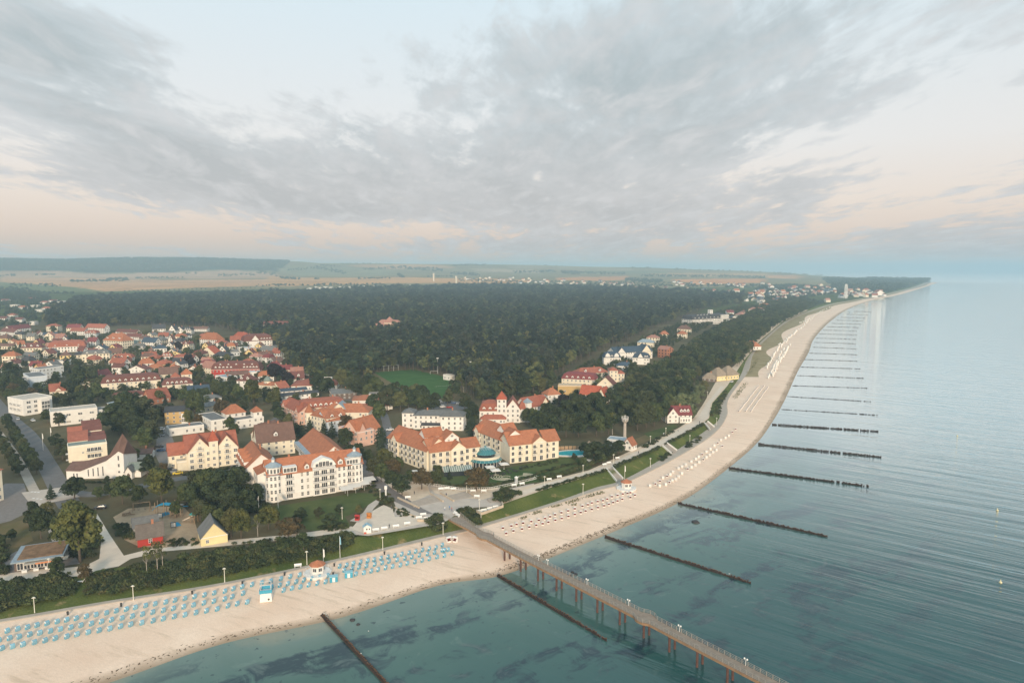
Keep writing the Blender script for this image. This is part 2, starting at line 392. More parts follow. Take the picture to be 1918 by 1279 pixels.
# ------------------------------------------------------------------ sea
def axis(lo, fine0, fine1, hi, step, g=1.35):
    a = list(np.arange(fine0, fine1+.1, step)); d = step
    while a[-1] < hi: d *= g; a.append(a[-1]+d)
    d = step
    while a[0] > lo: d *= g; a.insert(0, a[0]-d)
    return a
ax = axis(-3000, -260, 700, 60000, 10); ay = axis(-3000, 60, 900, 70000, 10)
XX, YY = np.meshgrid(ax, ay); sp_ = np.array([(p.x, p.y) for p in cS]); A_, B_ = sp_[:-1], sp_[1:]
best = np.full(XX.size, 1e9); qx, qy = XX.ravel(), YY.ravel()
for a, b2 in zip(A_, B_):
    d = b2-a; tt = np.clip(((qx-a[0])*d[0]+(qy-a[1])*d[1])/(d@d), 0, 1)
    best = np.minimum(best, np.hypot(qx-a[0]-tt*d[0], qy-a[1]-tt*d[1]))
nx, ny = len(ax), len(ay)
me = bpy.data.meshes.new('sea')
me.from_pydata(np.stack([qx, qy, np.zeros_like(qx)], 1).tolist(), [], [(j*nx+i, j*nx+i+1, (j+1)*nx+i+1, (j+1)*nx+i) for j in range(ny-1) for i in range(nx-1)])
at = me.attributes.new('shore', 'FLOAT', 'POINT'); at.data.foreach_set('value', best.astype(np.float32))
m = bpy.data.materials.new('sea_water'); m.use_nodes = True; t = NT(m.node_tree); b = t.n['Principled BSDF']
sh = t.add('ShaderNodeAttribute', attribute_name='shore').outputs['Fac']; co = t.add('ShaderNodeTexCoord').outputs['Object']
big = t.noise(co, .022, 6, .6, .6); fine = t.noise(co, .11, 6, .65, .8); sweep = t.noise(t.mapping(co, (0, 0, -.62), (.35, 1.6, 1)), .045, 5, .6, .5)
d = t.math('ADD', sh, t.math('MULTIPLY', t.math('SUBTRACT', big, .5), 40))
c = t.ramp(t.mrange(d, 0, 220), [(0, sr(140, 142, 124)), (.025, sr(108, 128, 118)), (.12, sr(74, 106, 98)), (.3, sr(44, 84, 82)), (.65, sr(32, 78, 80)), (1, sr(26, 74, 78))])
weed = t.math('MULTIPLY', t.mrange(t.math('ADD', t.math('MULTIPLY', sweep, .55), t.math('MULTIPLY', fine, .45)), .50, .58, 0, 1, True), t.mrange(sh, 2, 10, 0, 1))
weed = t.math('MULTIPLY', weed, t.mrange(sh, 60, 130, 1, .15))
c = t.mix(t.math('MULTIPLY', weed, .88), c, sr(30, 50, 62))
light_ = t.math('MULTIPLY', t.mrange(fine, .55, .7, 0, .4, True), t.mrange(sh, 40, 110, 1, 0)); c = t.mix(light_, c, sr(128, 146, 136))
spk = t.math('MULTIPLY', t.mrange(t.noise(co, .35, 4, .6), .64, .68), t.mrange(sh, 10, 80, 1, 0)); c = t.mix(t.math('MULTIPLY', spk, .7), c, sr(34, 50, 56))
t.l.new(c, b.inputs['Base Color']); b.inputs['Roughness'].default_value = .9; b.inputs['Specular IOR Level'].default_value = 0.0
gl = t.add('ShaderNodeBsdfGlossy'); gl.inputs['Color'].default_value = (.96, 1, .99, 1); lw = t.add('ShaderNodeLayerWeight'); t.put(gl.inputs['Roughness'], t.mrange(sh, 60, 900, .04, .26))
fr_ = t.ramp(lw.outputs['Facing'], [(0, (.03,)*3), (.50, (.07,)*3), (.62, (.14,)*3), (.71, (.40,)*3), (.79, (.85,)*3), (.86, (1.0,)*3)])
ms = t.add('ShaderNodeMixShader'); t.l.new(fr_, ms.inputs[0]); t.l.new(b.outputs[0], ms.inputs[1]); t.l.new(gl.outputs[0], ms.inputs[2]); t.l.new(ms.outputs[0], t.n['Material Output'].inputs['Surface'])
CRA = math.atan2(-35, 46)     # direction the wave crests run in
rot = (0, 0, -CRA)
def mp(sx, sy): return t.mapping(t.vmath('ADD', co, None) if False else co, rot, (sx, sy, 1))
h1 = t.noise(mp(.012, .13), 1, 4, .55, .25); h2 = t.noise(mp(.05, .42), 1, 4, .6, .2); h3 = t.noise(co, 1.1, 3, .6)
far_ = t.math('MULTIPLY', t.mrange(sh, 12, 110, .10, 1, True), t.mrange(sh, 250, 1400, 1, .65))
hh = t.math('ADD', t.math('MULTIPLY', h1, 2.3), t.math('ADD', t.math('MULTIPLY', h2, .55), t.math('MULTIPLY', h3, .05)))
bn = t.add('ShaderNodeBump'); bn.inputs['Distance'].default_value = 1.0; t.l.new(t.math('MULTIPLY', hh, far_), bn.inputs['Height']); bn.inputs['Strength'].default_value = .55
t.l.new(bn.outputs[0], b.inputs['Normal']); t.l.new(bn.outputs[0], gl.inputs['Normal'])
b2 = t.add('ShaderNodeBump'); b2.inputs['Distance'].default_value = 1.0; b2.inputs['Strength'].default_value = .26; t.l.new(t.math('MULTIPLY', hh, far_), b2.inputs['Height']); t.l.new(b2.outputs[0], lw.inputs['Normal'])
me.materials.append(m); me.update(); sea = inst('sea', me); sea['kind'] = 'structure'

# ------------------------------------------------------------------ air
hz = MB().box(-12000, 62000, -6000, 72000, -4, 225)
mh = bpy.data.materials.new('haze'); mh.use_nodes = True; t = NT(mh.node_tree); t.n.clear()
o_ = t.add('ShaderNodeOutputMaterial'); pvn = t.add('ShaderNodeVolumePrincipled'); t.l.new(pvn.outputs[0], o_.inputs['Volume'])
pvn.inputs['Color'].default_value = (.57, .80, .95, 1); pvn.inputs['Density'].default_value = 1.6e-4; pvn.inputs['Anisotropy'].default_value = 0.0
haze = hz.build('haze', mh); haze['kind'] = 'stuff'
# ------------------------------------------------------------------ vegetation prototypes
def leafmat(name, ca_, cb_, cc_=None, rnd=.25):
    m = bpy.data.materials.new(name); m.use_nodes = True; t = NT(m.node_tree); b = t.n['Principled BSDF']
    co = t.add('ShaderNodeTexCoord').outputs['Object']; oi = t.add('ShaderNodeObjectInfo').outputs['Random']
    off = t.add('ShaderNodeCombineXYZ'); t.l.new(t.math('MULTIPLY', oi, 50), off.inputs[0])
    f = t.noise(t.vmath('ADD', co, off.outputs[0]), .35, 4, .65)
    c = t.mix(t.mrange(f, .38, .64), tuple(ca_[:3])+(1,), tuple(cb_[:3])+(1,))
    if cc_: c = t.mix(t.mrange(t.math('FRACT', t.math('MULTIPLY', oi, 7.3)), .55, 1, 0, .8), c, tuple(cc_[:3])+(1,))
    k = t.mrange(oi, 0, 1, 1-rnd, 1+rnd)
    t.l.new(t.mix(1.0, c, k, 'MULTIPLY'), b.inputs['Base Color'])
    b.inputs['Roughness'].default_value = .75; b.inputs['Specular IOR Level'].default_value = .25
    return m
LEAF_DARK = leafmat('leaves_dark', (.020, .032, .014), (.056, .074, .027), (.070, .072, .030))
LEAF_MID = leafmat('leaves_mid', (.034, .052, .018), (.092, .110, .036), (.110, .098, .036))
LEAF_OLIVE = leafmat('leaves_olive', (.050, .062, .017), (.135, .135, .036))
LEAF_RED = leafmat('leaves_russet', (.055, .045, .020), (.130, .090, .038))
LEAF_COPPER = leafmat('leaves_copper', (.016, .012, .013), (.030, .021, .021))
LEAF_PALE = leafmat('leaves_pale', (.085, .110, .050), (.17, .190, .090))
NEEDLE = leafmat('needles', (.018, .032, .018), (.040, .058, .030))
LEAF_FOREST = leafmat('leaves_forest', (.022, .038, .022), (.060, .082, .038), (.085, .086, .040), .4)
LEAF_PINE = leafmat('leaves_pine', (.015, .026, .020), (.038, .052, .036), (.052, .052, .038), .45)
LEAF_OAK = leafmat('leaves_oak', (.046, .062, .024), (.125, .136, .048), (.160, .140, .052), .5)
BARK = mat('bark', (.11, .085, .065), .9, .3, 1.5)
BIRCH = mat('birch_bark', (.42, .37, .32), .9, .3, 1.5)
def crown(seed, R, H, z0, lobes=12, n=1400, leaf=.75, flat=1.0, shape='round'):
    "leaf-sized faces spread over uneven lobes; returns verts, faces"
    g = np.random.default_rng(seed); L = []
    for i in range(lobes):
        if shape == 'round':
            a = g.uniform(0, 6.283); q = (i+.5)/lobes; zz = z0+H*(.12+.80*q); rr = R*math.sqrt(max(.05, 1-((q-.42)/.62)**2))
            d = rr*g.uniform(.35, .72); lr = R*g.uniform(.34, .52)*(1-.25*q)
            L.append((d*math.cos(a+i*2.4), d*math.sin(a+i*2.4), zz, lr, lr*g.uniform(.75, 1.0)*flat))
        elif shape == 'cone':
            q = (i+.5)/lobes; a = i*2.4; rr = R*(1-q)*.62; L.append((rr*math.cos(a), rr*math.sin(a), z0+H*q, R*(.50*(1-q)+.10), H/lobes*1.8))
        elif shape == 'column':
            q = (i+.5)/lobes; a = i*2.4; rr = R*.28*math.sin(math.pi*min(1, q*.9+.1)); L.append((rr*math.cos(a), rr*math.sin(a), z0+H*q, R*(.35+.6*math.sin(math.pi*(q*.85+.1))), H/lobes*1.5))
        else:   # bush
            a = i*2.4; d = R*.72*math.sqrt(g.uniform(0, 1)); lr = R*g.uniform(.28, .42); L.append((d*math.cos(a), d*math.sin(a), z0+H*g.uniform(.25, .62)*(1-.4*(d/R)**2), lr, lr*H/R*.8))
    L = np.array(L); w_ = L[:, 3]**2; k = g.choice(len(L), n, p=w_/w_.sum())
    d = g.normal(size=(n, 3)); d /= np.linalg.norm(d, axis=1)[:, None]; d[:, 2] = np.where(d[:, 2] < -.35, -d[:, 2], d[:, 2])
    rad = g.uniform(.72, 1.08, n)
    c = L[k, :3]+d*rad[:, None]*np.stack([L[k, 3], L[k, 3], L[k, 4]], 1)
    nrm = d+g.normal(size=(n, 3))*.55; nrm /= np.linalg.norm(nrm, axis=1)[:, None]
    t1 = np.cross(nrm, g.normal(size=(n, 3))); t1 /= np.linalg.norm(t1, axis=1)[:, None]; t2 = np.cross(nrm, t1)
    s = leaf*g.uniform(.6, 1.3, n)[:, None]; s2 = s*g.uniform(.55, .9, n)[:, None]
    v = np.empty((n, 4, 3)); v[:, 0] = c-t1*s*.5; v[:, 1] = c+t2*s2*.5; v[:, 2] = c+t1*s*.5; v[:, 3] = c-t2*s2*.5
    v[:, 1] -= nrm*s*.12
    return v.reshape(-1, 3).tolist(), [(4*i, 4*i+1, 4*i+2, 4*i+3) for i in range(n)]
def trunk(mb, h, r, seed, limbs=5, spread=2.5):
    g = random.Random(seed); mb.lathe([(r*1.35, -.4), (r, .5), (r*.8, h*.55), (r*.35, h)], 7)
    for i in range(limbs):
        a = i*2.4+g.random(); z = h*g.uniform(.4, .75); mb.bar((0, 0, z), (spread*math.cos(a), spread*math.sin(a), z+h*g.uniform(.22, .4)), r*.5)
    return mb
TREE = {}
def tree_proto(key, seed, R, H, z0, leafm, shape='round', lobes=14, n=1500, leaf=.75, tr=.28, bark=None, th=None):
    v, f = crown(seed, R, H, z0, lobes, n, leaf, 1.0, shape)
    cm = MB().raw(v, f).mesh('crown', leafm)
    tm = trunk(MB(), th or z0+H*.55, tr, seed, 5, R*.5).mesh('trunk', bark or BARK)
    TREE[key] = (cm, tm, z0+H, R)
for i in range(3):
    tree_proto('dark%d' % i, 11+i, 5.0, 10.0, 2.2, LEAF_DARK, lobes=17+i*2, n=3600, leaf=.9)
    tree_proto('mid%d' % i, 21+i, 5.0, 9.5, 2.4, LEAF_MID, lobes=16+i*2, n=3600, leaf=.9)
for i in range(2):
    tree_proto('olive%d' % i, 31+i, 5.0, 9.5, 2.4, LEAF_OLIVE, lobes=18, n=3600, leaf=.9)
    tree_proto('russet%d' % i, 41+i, 5.2, 7.0, 2.2, LEAF_RED, lobes=14, n=2200, leaf=.8)
tree_proto('copper0', 51, 5.0, 9, 2.0, LEAF_COPPER, lobes=18, n=3600, leaf=.9)
tree_proto('pale0', 52, 5.0, 8.5, 1.5, LEAF_PALE, lobes=18, n=3600, leaf=.9)
tree_proto('fir0', 61, 3.2, 11.5, .8, NEEDLE, 'cone', 22, 1500, .7)
tree_proto('cypress0', 62, 2.6, 11.5, .4, NEEDLE, 'column', 18, 1700, .6)
tree_proto('birch0', 63, 3.0, 6.5, 4.0, LEAF_OLIVE, lobes=9, n=420, leaf=.6, bark=BIRCH, tr=.16)
TREES = []
def put_tree(kind, x, y, h, wf=1.0, z=5.0, rz=None, var=None):
    "kind: look; the tree's foot at world x, y; height h; wf width factor"
    ks = [k for k in TREE if k.startswith(kind)]; k = ks[var % len(ks)] if var is not None else random.choice(ks)
    cm, tm, H, R = TREE[k]; s = h/H
    nm = {'fir': 'conifer_tree', 'cypress': 'cypress_tree', 'birch': 'birch_tree'}.get(kind, 'broadleaf_tree')
    e = empty(nm, (x, y, z), random.uniform(0, 6.28) if rz is None else rz, scale=(s*wf, s*wf, s))
    inst('crown', cm, e); inst('trunk', tm, e)
    TREES.append((e, kind, h)); return e
# ------------------------------------------------------------------ masses of trees nobody could count
FOR = bpy.data.collections.new('forest_prototypes')
def mass_proto(name, seed, R, H, z0, lm, shape, lobes, n, leaf, tr=.25, bark=None):
    v, f = crown(seed, R, H, z0, lobes, n, leaf, 1.0, shape); mb = MB().raw(v, f); mb.mi = 1; trunk(mb, z0+H*.5, tr, seed, 3, R*.4)
    return bpy.data.objects.new(name, mb.mesh(name, [lm, bark or BARK]))
PROTO = {'wood': [mass_proto('wood_tree', 70+i, 4.6, 10, [5.5, 9, 4.5, 5.0, 8.5, 4.0][i], [LEAF_FOREST, LEAF_PINE, LEAF_OAK, LEAF_FOREST, LEAF_PINE, LEAF_OAK][i], 'round', [11, 8, 12, 10, 7, 13][i], 480, 1.3) for i in range(6)],
         'coast': [mass_proto('coast_tree', 80+i, 4.8, 8.5, 2.0, [LEAF_DARK, LEAF_MID, LEAF_DARK, LEAF_MID][i], 'round', 12, 800, .95) for i in range(4)],
         'bush': [mass_proto('bush', 90+i, 1.7, 1.9, 0, [LEAF_DARK, LEAF_MID, LEAF_MID, LEAF_DARK][i % 4], 'bush', 10, 260, .42, .05) for i in range(4)],
         'hill': [mass_proto('far_tree', 100+i, 9, 13, 0, LEAF_FOREST, 'round', 10, 160, 4.0) for i in range(3)]}
def scatter_group(key):
    col = bpy.data.collections.new('prototypes_'+key)
    for o in PROTO[key]: col.objects.link(o)
    ng = bpy.data.node_groups.new('scatter_'+key, 'GeometryNodeTree')
    ng.interface.new_socket('Geometry', in_out='INPUT', socket_type='NodeSocketGeometry'); ng.interface.new_socket('Geometry', in_out='OUTPUT', socket_type='NodeSocketGeometry')
    N = ng.nodes; gi = N.new('NodeGroupInput'); go = N.new('NodeGroupOutput'); ip = N.new('GeometryNodeInstanceOnPoints'); ci = N.new('GeometryNodeCollectionInfo')
    ci.inputs['Collection'].default_value = col; ci.inputs['Separate Children'].default_value = True; ci.inputs['Reset Children'].default_value = True
    def na(nm, dt):
        n = N.new('GeometryNodeInputNamedAttribute'); n.data_type = dt; n.inputs['Name'].default_value = nm
        return [o for o in n.outputs if o.enabled and o.name == 'Attribute'][0]
    L = ng.links; L.new(gi.outputs[0], ip.inputs['Points']); L.new(ci.outputs[0], ip.inputs['Instance']); ip.inputs['Pick Instance'].default_value = True
    L.new(na('idx', 'INT'), ip.inputs['Instance Index']); L.new(na('rot', 'FLOAT_VECTOR'), ip.inputs['Rotation']); L.new(na('scl', 'FLOAT_VECTOR'), ip.inputs['Scale'])
    L.new(ip.outputs[0], go.inputs[0]); return ng
SG = {k: scatter_group(k) for k in PROTO}
def scatter(name, key, pts, label, cat):
    "pts: list of (x, y, z, scale_xy, scale_z)"
    n = len(pts); me = bpy.data.meshes.new(name); me.from_pydata([p[:3] for p in pts], [], [])
    a = me.attributes.new('idx', 'INT', 'POINT'); a.data.foreach_set('value', RNG.integers(0, len(PROTO[key]), n).astype(np.int32))
    a = me.attributes.new('rot', 'FLOAT_VECTOR', 'POINT'); rr = np.zeros((n, 3), np.float32); rr[:, 2] = RNG.uniform(0, 6.28, n); a.data.foreach_set('vector', rr.ravel())
    a = me.attributes.new('scl', 'FLOAT_VECTOR', 'POINT'); a.data.foreach_set('vector', np.array([(p[3], p[3], p[4]) for p in pts], np.float32).ravel())
    o = inst(name, me); md = o.modifiers.new('scatter', 'NODES'); md.node_group = SG[key]
    return tag(o, label, cat, kind='stuff')
def fill(pixpoly, spacing, s0, s1, z=None, holes=(), grow=0.0, zpix=5.0, keep=1.0):
    P_ = [G(x, y, zpix) for x, y in pixpoly]; poly = [(p.x, p.y) for p in P_]
    hs = [[(q.x, q.y) for q in (G(x, y, zpix) for x, y in h)] for h in holes]; out = []
    y = min(p[1] for p in poly); y1 = max(p[1] for p in poly); x0 = min(p[0] for p in poly); x1 = max(p[0] for p in poly)
    while y < y1:
        sp = spacing*(1+grow*max(0, y-600)/1000); x = x0
        # only the row's span
        while x < x1:
            X = x+random.uniform(-.45, .45)*sp; Y = y+random.uniform(-.45, .45)*sp; x += sp
            if random.random() > keep or not inpoly(X, Y, poly) or any(inpoly(X, Y, h) for h in hs): continue
            k = random.uniform(s0, s1); kk = sp/spacing
            out.append((X, Y, land_z(X, Y) if z is None else z, k*(.35+.65*kk)*random.uniform(.85, 1.15), k*random.uniform(.88, 1.12)))
        y += sp
    return out
FOREST = [(90, 618), (200, 612), (300, 609), (400, 612), (455, 628), (520, 650), (535, 690), (560, 708), (600, 716), (690, 712), (720, 696), (760, 694), (842, 706), (868, 738), (905, 752), (960, 748), (1000, 738), (1040, 706),
          (1070, 690), (1110, 668), (1130, 655), (1180, 640), (1220, 618), (1290, 592), (1330, 578), (1390, 570), (1400, 558), (1300, 550), (1180, 545), (1000, 541), (860, 541), (700, 545), (560, 551), (400, 556), (230, 559), (150, 564), (105, 582), (85, 602)]
HOLES = [[(672, 628), (765, 628), (760, 604), (690, 604)], [(468, 628), (545, 628), (545, 604), (468, 604)]]
pts_f = fill(FOREST, 6.8, .75, 1.25, holes=HOLES, grow=.75)
pts_f += [(x, y, z, a, b_*.55) for x, y, z, a, b_ in fill(HOLES[0], 8, .8, 1.0)+fill(HOLES[1], 8, .7, .9)]
pts_f = [(x, y, z, a*(1+.25*mnoise.noise(Vector((x*.02, y*.02, 0)))), b_*(1+.22*mnoise.noise(Vector((x*.006, y*.006, 9))))) for x, y, z, a, b_ in pts_f]
scatter('forest', 'wood', pts_f, 'wide dark green forest behind the town', 'forest')
COASTW = [(1165, 752), (1184, 716), (1206, 704), (1252, 684), (1292, 657), (1318, 634), (1356, 614), (1408, 590), (1440, 568), (1490, 562), (1522, 574), (1492, 592), (1450, 612), (1420, 640), (1394, 672), (1376, 692), (1345, 706), (1330, 700), (1290, 720),
          (1290, 745), (1270, 760), (1215, 752)]
scatter('coastal_woods', 'coast', fill(COASTW, 7.0, .75, 1.15, holes=[[(1330, 715), (1385, 715), (1385, 690), (1330, 692)], [(1205, 768), (1228, 735), (1236, 738), (1214, 770)]], grow=.5), 'dense dark coastal woodland between the villas and the promenade', 'woodland')
# far belts, hedges and hill woods
FAR = []
for poly, sp, s0, s1 in [([(-40, 486), (520, 486), (545, 492), (525, 506), (400, 503), (300, 509), (190, 511), (120, 507), (-40, 505)], 46, 1.0, 1.5)]:
    n = 0
    for i in range(5200):
        px_, py_ = random.uniform(-60, 545), 0
        a = math.atan((px_-959)/1279); r = random.uniform(5300, 7350); x, y = r*math.sin(a), r*math.cos(a); z = land_z(x, y)
        qx_, qy_ = pix(x, y, z)
        if inpoly(qx_, qy_+3, poly) or (r > 7000 and px_ < 525): FAR.append((x, y, z-3, random.uniform(1.1, 1.9), random.uniform(.8, 1.35)))
def far_at(px_, r):
    a = math.atan((px_-959)/1279); x, y = r*math.sin(a), r*math.cos(a); return x, y, land_z(x, y)
def far_belt(x0, y0, x1, y1, n, s0=.5, s1=1.1, jit=1.0):
    "row of trees between two photo points on the far land"
    for i in range(n):
        q = random.random(); px_ = x0+(x1-x0)*q; py_ = y0+(y1-y0)*q+random.uniform(-jit, jit)
        lo_, hi_ = 1500., 7300.
        for _ in range(22):
            r = (lo_+hi_)/2; x, y, z = far_at(px_, r)
            if pix(x, y, z)[1] > py_: lo_ = r
            else: hi_ = r
        if r < 7200: FAR.append((x, y, z-1, random.uniform(s0, s1), random.uniform(s0, s1)*.8))
for b_ in [(0, 517, 35, 516, 14), (65, 515, 110, 514, 22), (135, 527, 245, 526, 60, .6, 1.1, 1.3), (205, 524, 240, 523, 18, .8, 1.3), (255, 521, 345, 520, 46, .5, .9), (350, 513, 372, 512, 10), (410, 516, 480, 514, 50, .5, .9, 2),
           (20, 532, 115, 536, 40, .4, .8, 3), (0, 540, 60, 545, 40, .5, .9, 3), (0, 552, 90, 560, 150, .5, .9, 8), (60, 548, 140, 549, 40, .4, .7, 2), (480, 508, 520, 515, 26, .7, 1.2, 3), (525, 521, 565, 523, 26, .8, 1.3), (540, 506, 590, 502, 40, .6, 1, 2), (590, 500, 650, 512, 60, .7, 1.2, 3),
           (600, 497, 640, 499, 30), (680, 505, 760, 500, 70, .6, 1.1, 2), (760, 502, 830, 506, 80, .8, 1.3, 3), (845, 512, 900, 515, 50, .8, 1.2, 2), (747, 516, 756, 520, 16, 1.2, 1.7), (670, 522, 735, 521, 40, .5, .9), (590, 523, 600, 523, 6), (800, 518, 850, 518, 20, .6, .9),
           (850, 497, 910, 496, 60, .7, 1.1, 1.5), (640, 494, 760, 492, 60, .6, 1, 1), (960, 510, 1040, 508, 70, .7, 1.1, 2), (1050, 510, 1090, 512, 60, .9, 1.3, 2.5), (1090, 511, 1170, 513, 80, .7, 1.1, 2), (1170, 524, 1240, 527, 130, .7, 1.1, 3), (1200, 516, 1330, 518, 120, .7, 1.1, 2), (1330, 517, 1430, 520, 90, .7, 1.1, 2),
           (1180, 501, 1260, 500, 50, .7, 1.1, 1.5), (1260, 504, 1440, 508, 120, .6, 1.1, 2), (1000, 496, 1170, 499, 60, .5, .9, 1.2), (1440, 510, 1540, 514, 90, .6, 1.1, 2), (960, 529, 1260, 533, 260, .5, .8, 3.5), (1280, 534, 1440, 536, 160, .5, .8, 3), (480, 535, 720, 532, 90, .45, .8, 1.5), (860, 525, 960, 527, 60, .5, .8, 2), (0, 505, 120, 507, 30)]:
    far_belt(*b_)
for i in range(30): far_belt(235+i*8.4, 545.5-i*.22, 236+i*8.4, 545.5-i*.22, 1, .38, .5, .1)
FAR += [(x, y, z-.5, a, b_) for x, y, z, a, b_ in fill([(-40, 545), (60, 549), (100, 560), (110, 578), (92, 606), (40, 612), (-40, 612)], 15, .3, .55, keep=.62)]
FARCOAST = [(1540, 527), (1600, 527), (1700, 525), (1742, 524), (1738, 529), (1700, 538), (1665, 548), (1640, 549), (1600, 543), (1560, 540)]
FAR += [(x, y, z-1, a*1.1, b_*(1.0+.6*mnoise.noise(Vector((x*.004, y*.004, 2))))) for x, y, z, a, b_ in fill(FARCOAST, 26, .9, 1.3)]
FAR += [(x, y, z-1, a*.9, b_*.8) for x, y, z, a, b_ in fill([(1440, 580), (1500, 557), (1530, 566), (1545, 565), (1500, 583), (1465, 598), (1430, 600)], 12, .6, .9)]
FAR += [(x, y, z-1, a*.9, b_*.8) for x, y, z, a, b_ in fill([(1400, 560), (1440, 566), (1520, 556), (1560, 552), (1600, 556), (1620, 550), (1560, 540), (1480, 536), (1420, 540)], 17, .45, .8, keep=.8)]
scatter('far_woods', 'hill', FAR, 'distant woods, hedges and field trees below the horizon', 'woods')
# ------------------------------------------------------------------ building kit
def wallmat(name, c): return mat('wall_'+name, c, .9, .10, .35, .2, rnd=.06)
WALL = {'white': wallmat('white', (.80, .77, .72)), 'cream': wallmat('cream', (.80, .72, .57)), 'yellow': wallmat('yellow', (.76, .60, .30)), 'ochre': wallmat('ochre', (.58, .40, .18)),
        'pink': wallmat('pink', (.72, .46, .36)), 'orange': wallmat('orange', (.76, .42, .18)), 'palegrey': wallmat('palegrey', (.60, .62, .62)), 'paleblue': wallmat('paleblue', (.60, .66, .72)),
        'beige': wallmat('beige', (.66, .58, .46)), 'grey': wallmat('grey', (.30, .29, .28)), 'brick': wallmat('brick', (.45, .20, .12)), 'red': wallmat('red', (.42, .05, .04)), 'timber': wallmat('timber', (.16, .12, .10)), 'lemon': wallmat('lemon', (.80, .68, .38))}
def roofmat(name, c, rough=.8, tile=True):
    m = bpy.data.materials.new('roof_'+name); m.use_nodes = True; t = NT(m.node_tree); b = t.n['Principled BSDF']
    co = t.add('ShaderNodeTexCoord').outputs['Object']; oi = t.add('ShaderNodeObjectInfo').outputs['Random']
    f = t.noise(co, .5, 5, .65); g = t.noise(t.mapping(co, (0, 0, 0), (.4, .4, 3.0)), 3.0, 3, .6)
    k = t.math('MULTIPLY', t.mrange(f, .25, .75, .78, 1.2), t.mrange(oi, 0, 1, .9, 1.1)); k = t.math('MULTIPLY', k, t.mrange(g, .3, .7, .86, 1.12))
    t.l.new(t.mix(1.0, tuple(c)+(1,), k, 'MULTIPLY'), b.inputs['Base Color']); b.inputs['Roughness'].default_value = rough; b.inputs['Specular IOR Level'].default_value = .3
    if tile:
        wv_ = t.add('ShaderNodeTexWave', bands_direction='Z'); wv_.inputs['Scale'].default_value = 1.4; t.l.new(co, wv_.inputs['Vector'])
        bn = t.add('ShaderNodeBump'); bn.inputs['Distance'].default_value = .05; t.l.new(wv_.outputs['Fac'], bn.inputs['Height']); t.l.new(bn.outputs[0], b.inputs['Normal'])
    return m
ROOF = {'orange': roofmat('orange', (.43, .165, .085)), 'red': roofmat('red', (.36, .125, .08)), 'bright': roofmat('bright', (.43, .11, .06)), 'darkred': roofmat('darkred', (.185, .075, .06)), 'maroon': roofmat('maroon', (.22, .06, .06)), 'brown': roofmat('brown', (.19, .11, .085)),
        'grey': roofmat('grey', (.17, .17, .165), .8, False), 'dark': roofmat('dark', (.065, .066, .072), .7, False), 'slate': roofmat('slate', (.055, .085, .12), .6), 'green': roofmat('green', (.24, .29, .26), .7, False),
        'beige': roofmat('beige', (.50, .45, .38), .9, False), 'zinc': roofmat('zinc', (.30, .37, .42), .55, False), 'thatch': roofmat('thatch', (.30, .24, .18), .95), 'teal': roofmat('teal', (.06, .22, .24), .4, False), 'pink': roofmat('pink', (.42, .21, .16)), 'shingle': roofmat('shingle', (.19, .155, .13))}
FRAME = mat('window_frame', (.82, .80, .76), .5, 0); GLASS = mat('window_glass', (.035, .04, .048), .12, 0, spec=.6)
TRIM = mat('trim_white', (.82, .80, .76), .7, .05); METAL = mat('painted_metal', (.70, .70, .68), .5, .05); IRON = mat('dark_iron', (.05, .05, .05), .6, 0)
GLASSW = mat('warm_glass', (.35, .26, .14), .25, .2, spec=.6)
def win_mesh(cols=2, rows=2, gl=None):
    mb = MB(); mb.box(-.5, .5, -.10, .06, 0, 1); mb.mi = 1; e = .07
    for i in range(cols):
        for j in range(rows):
            x0, x1 = -.5+e/2+i*(1-e)/cols, -.5+e/2+(i+1)*(1-e)/cols; z0, z1 = e/2+j*(1-e)/rows, e/2+(j+1)*(1-e)/rows
            mb.poly([(x0+e/2, -.105, z0+e/2), (x1-e/2, -.105, z0+e/2), (x1-e/2, -.105, z1-e/2), (x0+e/2, -.105, z1-e/2)])
    return mb.mesh('window', [FRAME, gl or GLASS])
WINM = win_mesh(2, 2); WIN1 = win_mesh(2, 1); WIN3 = win_mesh(3, 1); CURT = mat('curtain_glass', (.34, .31, .27), .3, .2, 3, spec=.5); MIDG = mat('sky_glass', (.12, .14, .16), .1, .1, 2, spec=.7); WALT = [win_mesh(2, 2, CURT), win_mesh(2, 2, MIDG)]
def dormer_meshes(rk):
    mb = MB().box(-.9, .9, -.05, 2.2, 0, 1.35).raw([(-.9, -.05, 1.35), (.9, -.05, 1.35), (0, -.05, 2.15), (-.9, 2.2, 1.35), (.9, 2.2, 1.35), (0, 2.2, 2.15)], [(0, 1, 2), (3, 5, 4)])
    w_ = mb.mesh('dormer', TRIM)
    mb = MB(); mb.bar((-.62, -.2, 1.82), (-.62, 2.6, 1.82), .16, 1.0)
    r = MB().raw([(-1.1, -.2, 1.25), (0, -.2, 2.3), (0, 3.0, 2.3), (-1.1, 3.0, 1.25), (-1.1, -.2, 1.13), (0, -.2, 2.18), (0, 3.0, 2.18), (-1.1, 3.0, 1.13)], [(0, 1, 2, 3), (4, 7, 6, 5), (0, 4, 5, 1), (3, 2, 6, 7), (0, 3, 7, 4)])
    r.raw([(1.1, -.2, 1.25), (0, -.2, 2.3), (0, 3.0, 2.3), (1.1, 3.0, 1.25), (1.1, -.2, 1.13), (0, -.2, 2.18), (0, 3.0, 2.18), (1.1, 3.0, 1.13)], [(3, 2, 1, 0), (5, 6, 7, 4), (1, 5, 4, 0), (7, 6, 2, 3), (4, 7, 3, 0)])
    return w_, r.mesh('dormer_roof', ROOF[rk])
DORM = {}
CHIM = MB().box(-.35, .35, -.35, .35, -1.2, 1.3).box(-.42, .42, -.42, .42, 1.3, 1.45).mesh('chimney', WALL['brick'])
